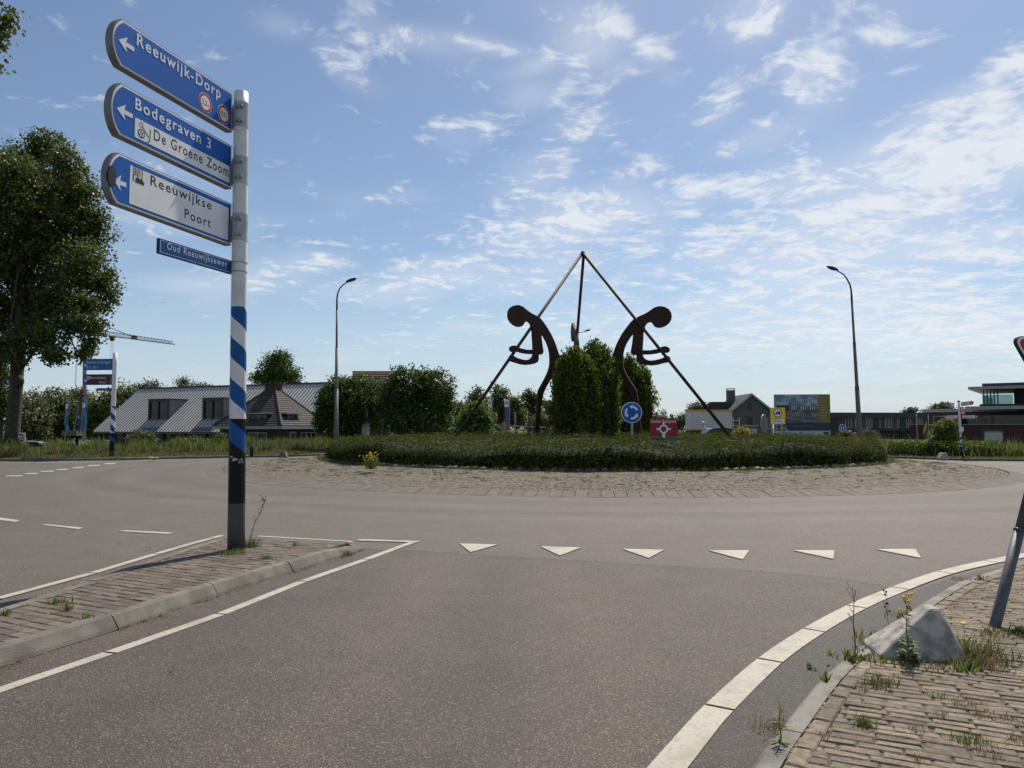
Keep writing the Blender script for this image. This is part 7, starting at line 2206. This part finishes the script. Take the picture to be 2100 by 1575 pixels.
# ------------------------------------------------------------------ grass and weeds
g_grass = leafmat('grass_blade', (.105, .120, .045), .35, .35, gloss=.6)
g_lush = leafmat('grass_lush', (.085, .125, .030), .35, .38, gloss=.6)
g_dry = leafmat('grass_dry', (.20, .16, .085), .3, .3, gloss=.7)
def verge_grass(name, K, n, o0, o1, h0, h1, m, w=.035, parent=None, lean=.4, i0=0, i1=None, zf=None):
    K2 = np.array(K[i0:i1]); seg = np.linalg.norm(np.diff(K2, axis=0), axis=1); cum = np.concatenate([[0], np.cumsum(seg)])
    s = rng.random(n) * cum[-1]; i = np.clip(np.searchsorted(cum, s) - 1, 0, len(seg) - 1)
    p = K2[i] + (K2[i + 1] - K2[i]) * ((s - cum[i]) / seg[i])[:, None]
    d = p - np.array((CX, 26.0)); d /= np.linalg.norm(d, axis=1)[:, None]
    o = o0 + (o1 - o0) * rng.random(n)
    q = p + d * o[:, None]
    patch = .55 + .45 * (np.sin(q[:, 0] * .9 + 2) * np.sin(q[:, 1] * 1.1) + np.sin(q[:, 0] * 2.3 + q[:, 1] * 1.7)) * .5 + rng.random(n) * .35
    z = np.where(o < 8, .11 - .006 * np.maximum(o - 2, 0), .06 - (o - 8) * .055)
    h = (h0 + (h1 - h0) * rng.random(n)) * np.clip(patch, .35, 1.25)
    ob = link(name, blade_mesh(name, np.column_stack([q, z]), h, w * (1 + rng.random(n)), m, lean), parent)
    return tag(ob, kind='stuff')
verge_grass('grass', LK, 16000, .16, 2.6, .03, .10, g_grass, .03, verge_l)
verge_grass('grass', LK, 20000, 2.2, 5.2, .10, .28, g_grass, .03, verge_l)
verge_grass('grass', LK, 26000, 4.8, 8.5, .36, .80, g_grass, .035, verge_l)
verge_grass('grass', LK, 30000, 7.5, 14, .65, 1.15, g_lush, .04, verge_l)
verge_grass('dry_grass', LK, 4000, 4.5, 9, .25, .8, g_dry, .025, verge_l)
verge_grass('grass', RK, 12000, .3, 1.8, .05, .16, g_lush, .03, verge_r, i0=1)
verge_grass('reeds', RK, 32000, 1.8, 7.5, .35, .90, g_lush, .045, verge_r, .25, i0=1)
verge_grass('dry_grass', RK, 3000, .6, 7, .3, 1.2, g_dry, .025, verge_r, i0=1)
# broad leaved weeds among the reeds at the right
n = 16000
K2 = np.array(RK[2:]); s = rng.random(n); i = rng.integers(0, len(K2) - 3, n); p = K2[i] + (K2[i + 1] - K2[i]) * s[:, None]
q = np.column_stack([p + np.column_stack([rng.uniform(-.2, .3, n), rng.uniform(1.6, 6, n)]), .1 + rng.random(n) ** .8 * .85])
tag(link('leafy_weeds', leaf_mesh('leafy_weeds', q, rand_dirs(n), .13, lf_bright, aspect=.5), verge_r), kind='stuff')
# tall grass at the right end of the island planting
n = 5000
a = rng.uniform(math.radians(-33), math.radians(3), n); r = RH + .05 - rng.random(n) ** 1.5 * 2.2
P = np.column_stack([CX + r * np.cos(a), CY + r * np.sin(a), np.full(n, apron_z(RH))])
tag(link('grass', blade_mesh('grass', P, rng.uniform(.35, .95, n), .03, g_grass, .35), ground_cover), kind='stuff')
# weeds and grass in the joints of the apron
n = 420
a = rng.uniform(-PI, .1, n); r = RH + .1 + rng.random(n) ** 1.4 * 2.6
cl = np.column_stack([CX + r * np.cos(a), CY + r * np.sin(a), apron_z(r)])
P = (cl[rng.integers(0, n, 9000)] + np.column_stack([rng.normal(size=(9000, 2)) * .07, np.zeros(9000)]))
tag(link('joint_weeds', blade_mesh('joint_weeds', P, rng.uniform(.015, .065, 9000), .014, g_grass, .8), apron), kind='stuff')
n = 2500
a = rng.uniform(-PI, 0, n); r = RH + .08 + rng.random(n) * .25
P = np.column_stack([CX + r * np.cos(a), CY + r * np.sin(a), apron_z(r)])
tag(link('joint_weeds', blade_mesh('joint_weeds', P, rng.uniform(.03, .16, n), .018, g_grass, .8), apron), kind='stuff')

# individual weeds near the camera
m_stem = mat('weed_stem', (.10, .115, .045), (.12, .10, .05), 20, .8)
m_redst = mat('weed_stem_red', (.085, .035, .03), None, rough=.8)
m_dand = mat('dandelion_yellow', (.75, .52, .01), None, rough=.7)
lf_weed = leafmat('weed_leaf', (.085, .120, .022), .35, .35)
lf_weedd = leafmat('weed_leaf_dull', (.075, .085, .035), .35, .3)
lf_red = leafmat('weed_leaf_red', (.13, .035, .03), .35, .3)
def tuft(label, px, py, z, h, spread, n, m, group=None, name='grass_tuft', cat='grass tuft', w=.006, lean=.9, extra=None):
    p = gnd(px, py, z); o = np.array((float(p[0]), float(p[1]), z))
    P = o + np.column_stack([rng.normal(size=(n, 2)) * spread * .35, np.zeros(n)])
    me = blade_mesh(name, P, rng.uniform(.3, 1, n) * h * .72, w * rng.uniform(.7, 1.6, n), m, lean, org=o)
    ob = link(name, me, None, o); tag(ob, label, cat, group)
    return ob
def stalk(label, px, py, z, top, n_leaf, size, lm, stem=None, lean=(0, 0), flower=None, name='weed', cat='weed', twigs=0, r0=.005, lo=.0):
    p = gnd(px, py, z); o = np.array((float(p[0]), float(p[1]), z))
    t = thing(name, label, cat, tuple(o))
    k = 8; f = lambda s: o + np.array((lean[0] * s ** 1.4, lean[1] * s ** 1.4, top * s)) + np.array((.006 * math.sin(s * 11), .006 * math.cos(s * 9), 0))
    mb = MB(); mb.tube([f(i / k) for i in range(k + 1)], [r0 * (1 - .7 * i / k) for i in range(k + 1)], 6)
    rr = random.Random(int(px * 7 + py))
    tips = []
    for i in range(twigs):
        s = rr.uniform(.45, .98); a = rr.uniform(0, 2 * PI); l = top * rr.uniform(.06, .16)
        e = f(s) + np.array((math.cos(a) * l * .6, math.sin(a) * l * .6, l)); mb.tube([f(s), (f(s) + e) / 2 + np.array((0, 0, -.01)), e], [r0 * .4, r0 * .3, r0 * .25], 4); tips.append(e)
    mb.build('stem', stem or m_stem, t)
    if n_leaf:
        s = lo + (1 - lo) * rng.random(n_leaf) ** 1.2; C = np.array([f(x) for x in s]); a = rng.random(n_leaf) * 2 * PI
        D = np.column_stack([np.cos(a), np.sin(a), np.full(n_leaf, .2)])
        ln = size * (1.15 - .75 * s)
        C = C + D * (ln * .55)[:, None]
        # leaves point outward
        nn = np.cross(D, np.array([0, 0, 1.0])); nn /= np.linalg.norm(nn, axis=1)[:, None]; V = np.empty((n_leaf, 4, 3))
        dr = np.array([0, 0, 1.0])
        V[:, 0] = C - D * ln[:, None] * .5; V[:, 2] = C + D * ln[:, None] * .5 - dr * ln[:, None] * .15
        V[:, 1] = C + nn * ln[:, None] * .2 + dr * .004; V[:, 3] = C - nn * ln[:, None] * .2 + dr * .004
        link('leaves', np_mesh('leaves', V.reshape(-1, 3) - o, [np.arange(n_leaf * 4).reshape(-1, 4)], lm), t)
    if flower:
        mb = MB()
        for e in (tips if tips else [f(1.0)]): mb.ellipsoid(tuple(e), flower[0], 8, 5)
        mb.build('flower', flower[1], t)
    return t
stalk('tall thin grey weed stalk leaning right beside the big striped signpost', 510, 1118, IZ, .58, 16, .05, lf_weedd, lean=(.20, .05), twigs=14, r0=.006, flower=((.010, .010, .008), m_stem), lo=.1)
tuft('bushy green grass tuft at the right foot of the big striped signpost', 513, 1122, IZ, .20, .16, 170, g_grass)
tuft('low green tuft on the left foot of the big striped signpost', 478, 1136, IZ, .10, .30, 190, g_lush)
tuft('small leafy tuft in the island paving right of the signpost', 606, 1119, IZ, .09, .08, 50, g_grass)
tuft('yellowish tuft in the island paving near its inner kerb', 548, 1146, IZ, .10, .14, 80, g_lush)
tuft('tuft against the outer foot of the island kerb end', 708, 1139, .004, .11, .14, 100, g_grass)
stalk('single dandelion on the tip of the island kerb', 716, 1122, IZ, .06, 0, .02, lf_weed, flower=((.022, .022, .014), m_dand), name='dandelion', cat='dandelion', r0=.002)
for (px, py, h, s, n) in ((116, 1238, .10, .12, 70), (137, 1252, .15, .06, 36), (182, 1268, .08, .07, 30), (12, 1262, .10, .06, 36)):
    tuft({116: 'wider low green tuft in the island bricks, second from the left', 137: 'tallest upright green tuft in the island bricks away from the post', 182: 'tiny tuft in the island bricks nearest the inner kerb', 12: 'small tuft in the island bricks at the left picture edge'}[px], px, py, IZ, h, s, n, g_lush, 'grass tufts in the island paving')
# right pavement
stalk('tall leafy weed with yellow buds in front of the concrete wedge', 1862, 1357, PZ, .44, 60, .075, lf_weed, twigs=8, flower=((.010, .010, .008), m_dand), r0=.006)
stalk('tall dark reddish dead weed left of the concrete wedge', 1753, 1346, PZ, .47, 8, .06, lf_red, m_redst, twigs=9, r0=.005)
stalk('thin dry weed stalk with dark seed heads behind the concrete wedge', 1822, 1302, PZ, .30, 6, .03, lf_weedd, m_redst, twigs=7, r0=.003, flower=((.008, .008, .010), m_redst))
stalk('single yellow dandelion on a tall stem right of the concrete wedge', 1979, 1353, PZ, .24, 0, .03, lf_weed, flower=((.020, .020, .011), m_dand), name='dandelion', cat='dandelion', r0=.0025)
tuft('large ragged clump of grass at the right end of the concrete wedge', 1998, 1350, PZ, .24, .30, 300, g_grass, w=.007, lean=1.1)
tuft('lush green dandelion leaves below the ragged grass clump by the wedge', 1978, 1372, PZ, .11, .13, 70, g_lush, w=.014)
tuft('dry beige grass beside the wedge and the ragged clump', 2012, 1368, PZ, .16, .22, 160, g_dry, w=.004)
tuft('green rosette left of the concrete wedge at the kerb', 1745, 1352, PZ, .09, .14, 60, g_lush, w=.014)
tuft('weedy green fringe along the back slope of the concrete wedge', 1800, 1318, PZ, .12, .22, 120, g_lush, w=.009)
tuft('low weeds along the front of the concrete wedge', 1900, 1366, PZ, .06, .30, 120, g_grass, w=.008)
tuft('low green mat at the left front corner of the wedge', 1800, 1352, PZ, .06, .25, 110, g_lush, w=.010)
tuft('tuft on the kerb top just above the concrete wedge', 1858, 1268, PZ, .09, .16, 90, g_grass, w=.008)
tuft('bright green sprig at the kerb left of the leaning pole', 2009, 1190, PZ, .10, .05, 30, g_lush, w=.012)
tuft('dry mossy tuft on the far part of the right kerb', 1975, 1189, PZ, .05, .18, 90, g_dry, w=.006)
tuft('weeds at the foot of the leaning sign pole', 2038, 1300, PZ, .08, .18, 100, g_grass, w=.007)
tuft('green weed at the right picture edge beside the leaning pole', 2094, 1298, PZ, .10, .10, 60, g_lush, w=.010)
tuft('broad grass tuft in the bricks below the wedge', 1799, 1404, PZ, .11, .13, 130, g_grass, w=.005)
tuft('bright compact grass tuft in the bricks at the lower middle of the pavement', 1771, 1487, PZ, .09, .07, 120, g_lush, w=.004)
tuft('wide low grass tuft near the lower right of the pavement', 1990, 1522, PZ, .07, .12, 110, g_lush, w=.004)
tuft('two leaf weed on the pavement kerb beside the border bricks', 1693, 1396, PZ, .09, .05, 14, g_lush, w=.02)
tuft('small green sprig at the road edge of the pavement kerb', 1664, 1372, .008, .07, .05, 20, g_lush, w=.012)
stalk('thin upright green weed in the kerb joint at the lower right', 1600, 1525, PZ, .22, 26, .05, lf_weed, twigs=3, r0=.004)
tuft('dry brown tuft in the kerb joint at the lower right', 1590, 1492, .02, .07, .18, 130, g_dry, w=.005)
SPARSE = {(1925, 1430): 'sparse green tuft in the bricks just below the middle of the wedge', (1980, 1446): 'wide dry tuft in the bricks below the ragged clump of grass', (1930, 1470): 'thin dry sprig in the bricks right of the bright compact tuft',
          (2008, 1470): 'dry tuft in the bricks two steps below the ragged clump', (2060, 1476): 'dry tuft in the bricks close to the right picture edge', (2092, 1520): 'dry grass cut by the right picture edge low in the pavement',
          (1880, 1500): 'faint dry tuft in the bricks left of the wide low tuft', (2030, 1550): 'dry tuft in the lower right corner of the pavement', (1880, 1558): 'small dry sprig at the bottom edge of the pavement',
          (1770, 1416): 'small dry sprig beside the broad tuft below the wedge', (1685, 1512): 'green sprig in the bricks nearest the lower kerb', (2050, 1360): 'dry tuft in the bricks right of the ragged clump'}
for (px, py, h, s, n) in ((1925, 1430, .05, .08, 40), (1980, 1446, .06, .14, 60), (1930, 1470, .07, .05, 24), (2008, 1470, .06, .08, 40), (2060, 1476, .06, .1, 40), (2092, 1520, .08, .1, 50), (1880, 1500, .05, .08, 30), (2030, 1550, .05, .08, 36), (1880, 1558, .05, .05, 24), (1770, 1416, .05, .06, 24), (1685, 1512, .05, .05, 24), (2050, 1360, .05, .08, 30)):
    tuft(SPARSE[(px, py)], px, py, PZ, h, s, n, g_grass if px % 2 else g_dry, 'sparse grass tufts in the right pavement', w=.004)
# ragwort in flower at the left front of the planting
p = (lambda q_: (float(q_[0]), float(q_[1])))(gnd(761, 962, apron_z(RH + .25)))
t = thing('ragwort', 'yellow flowering weed clump at the left front of the juniper planting', 'flowering weed', (p[0], p[1], apron_z(RH + .25)))
o = ORG[t.name]
C = o + np.column_stack([rng.normal(size=(60, 2)) * .10, np.zeros(60)])
link('stems', blade_mesh('stems', C, rng.uniform(.2, .40, 60), .015, lf_weed, .25, org=o), t)
n = 260; P = o + np.column_stack([rng.normal(size=(n, 2)) * .11, rng.uniform(.05, .42, n)]); link('leaves', leaf_mesh('leaves', P, rand_dirs(n), .07, lf_weed, aspect=.5, org=o), t)
mb = MB()
for k in range(30):
    mb.ellipsoid((o[0] + R.gauss(0, .12), o[1] - .05 + R.gauss(0, .1), o[2] + R.uniform(.24, .52)), (.026, .026, .016), 6, 4)
mb.build('flowers', m_dand, t)
# a tall grass tuft in front of the planting, and a crumpled wrapper on the far kerb
tuft('tall grass tuft sprouting in front of the middle of the planting', 1288, 964, apron_z(RH + .2), .34, .25, 90, g_grass, w=.02)
o = gnd(310, 941.5, .12); mb = MB()
for k in range(5): mb.ellipsoid((float(o[0]) + R.gauss(0, .14), float(o[1]) + .1, .13 + R.random() * .05), (.14, .12, .06), 7, 5)
w_ = mb.build('crumpled_bag', mat('paper_tan', (.36, .27, .16), (.28, .20, .12), 9, .8), None, (float(o[0]), float(o[1]) + .1, .12)); tag(w_, 'crumpled tan paper bag lying on the far left kerb', 'litter')
# dry leaf litter along the island kerb and small black droppings on the approach
m_lit = mat('leaf_litter', (.17, .10, .045), (.10, .065, .035), 30, .9, coord='World', rnd=.3)
pt, tan, T = along(nearK)
n = 1500
ss = rng.random(n) * min(T, 8); keep = (np.sin(ss * 5.1) + np.sin(ss * 2.3 + 1) + rng.normal(size=n) * .6) > -.2; ss = ss[keep]
P = np.array([[*(pt(s) + np.array([-tan(s)[1], tan(s)[0]]) * (abs(rng.normal()) * .035 + .005)), .010 + rng.random() * .01] for s in ss])
tag(link('leaf_litter', leaf_mesh('leaf_litter', P, np.tile([0, 0, 1.0], (len(P), 1)), .022, m_lit, aspect=.5, droop=0, up=1.5), approach), kind='stuff')
m_crumb = mat('dark_crumb', (.02, .018, .015), None, rough=.9)
V, F = [], []
mb = MB()
for (cx_, cy_, k, sp) in ((300, 1128, 34, 60), (180, 1400, 5, 120), (400, 1300, 6, 160), (820, 1160, 4, 90)):
    for _ in range(k):
        q = gnd(cx_ + R.gauss(0, sp), cy_ + R.gauss(0, sp * .22), .006); r0 = R.uniform(.003, .008)
        mb.ellipsoid((float(q[0]), float(q[1]), .008), (r0, r0, r0 * .7), 5, 3)
tag(mb.build('road_crumbs', m_crumb, approach), kind='stuff')
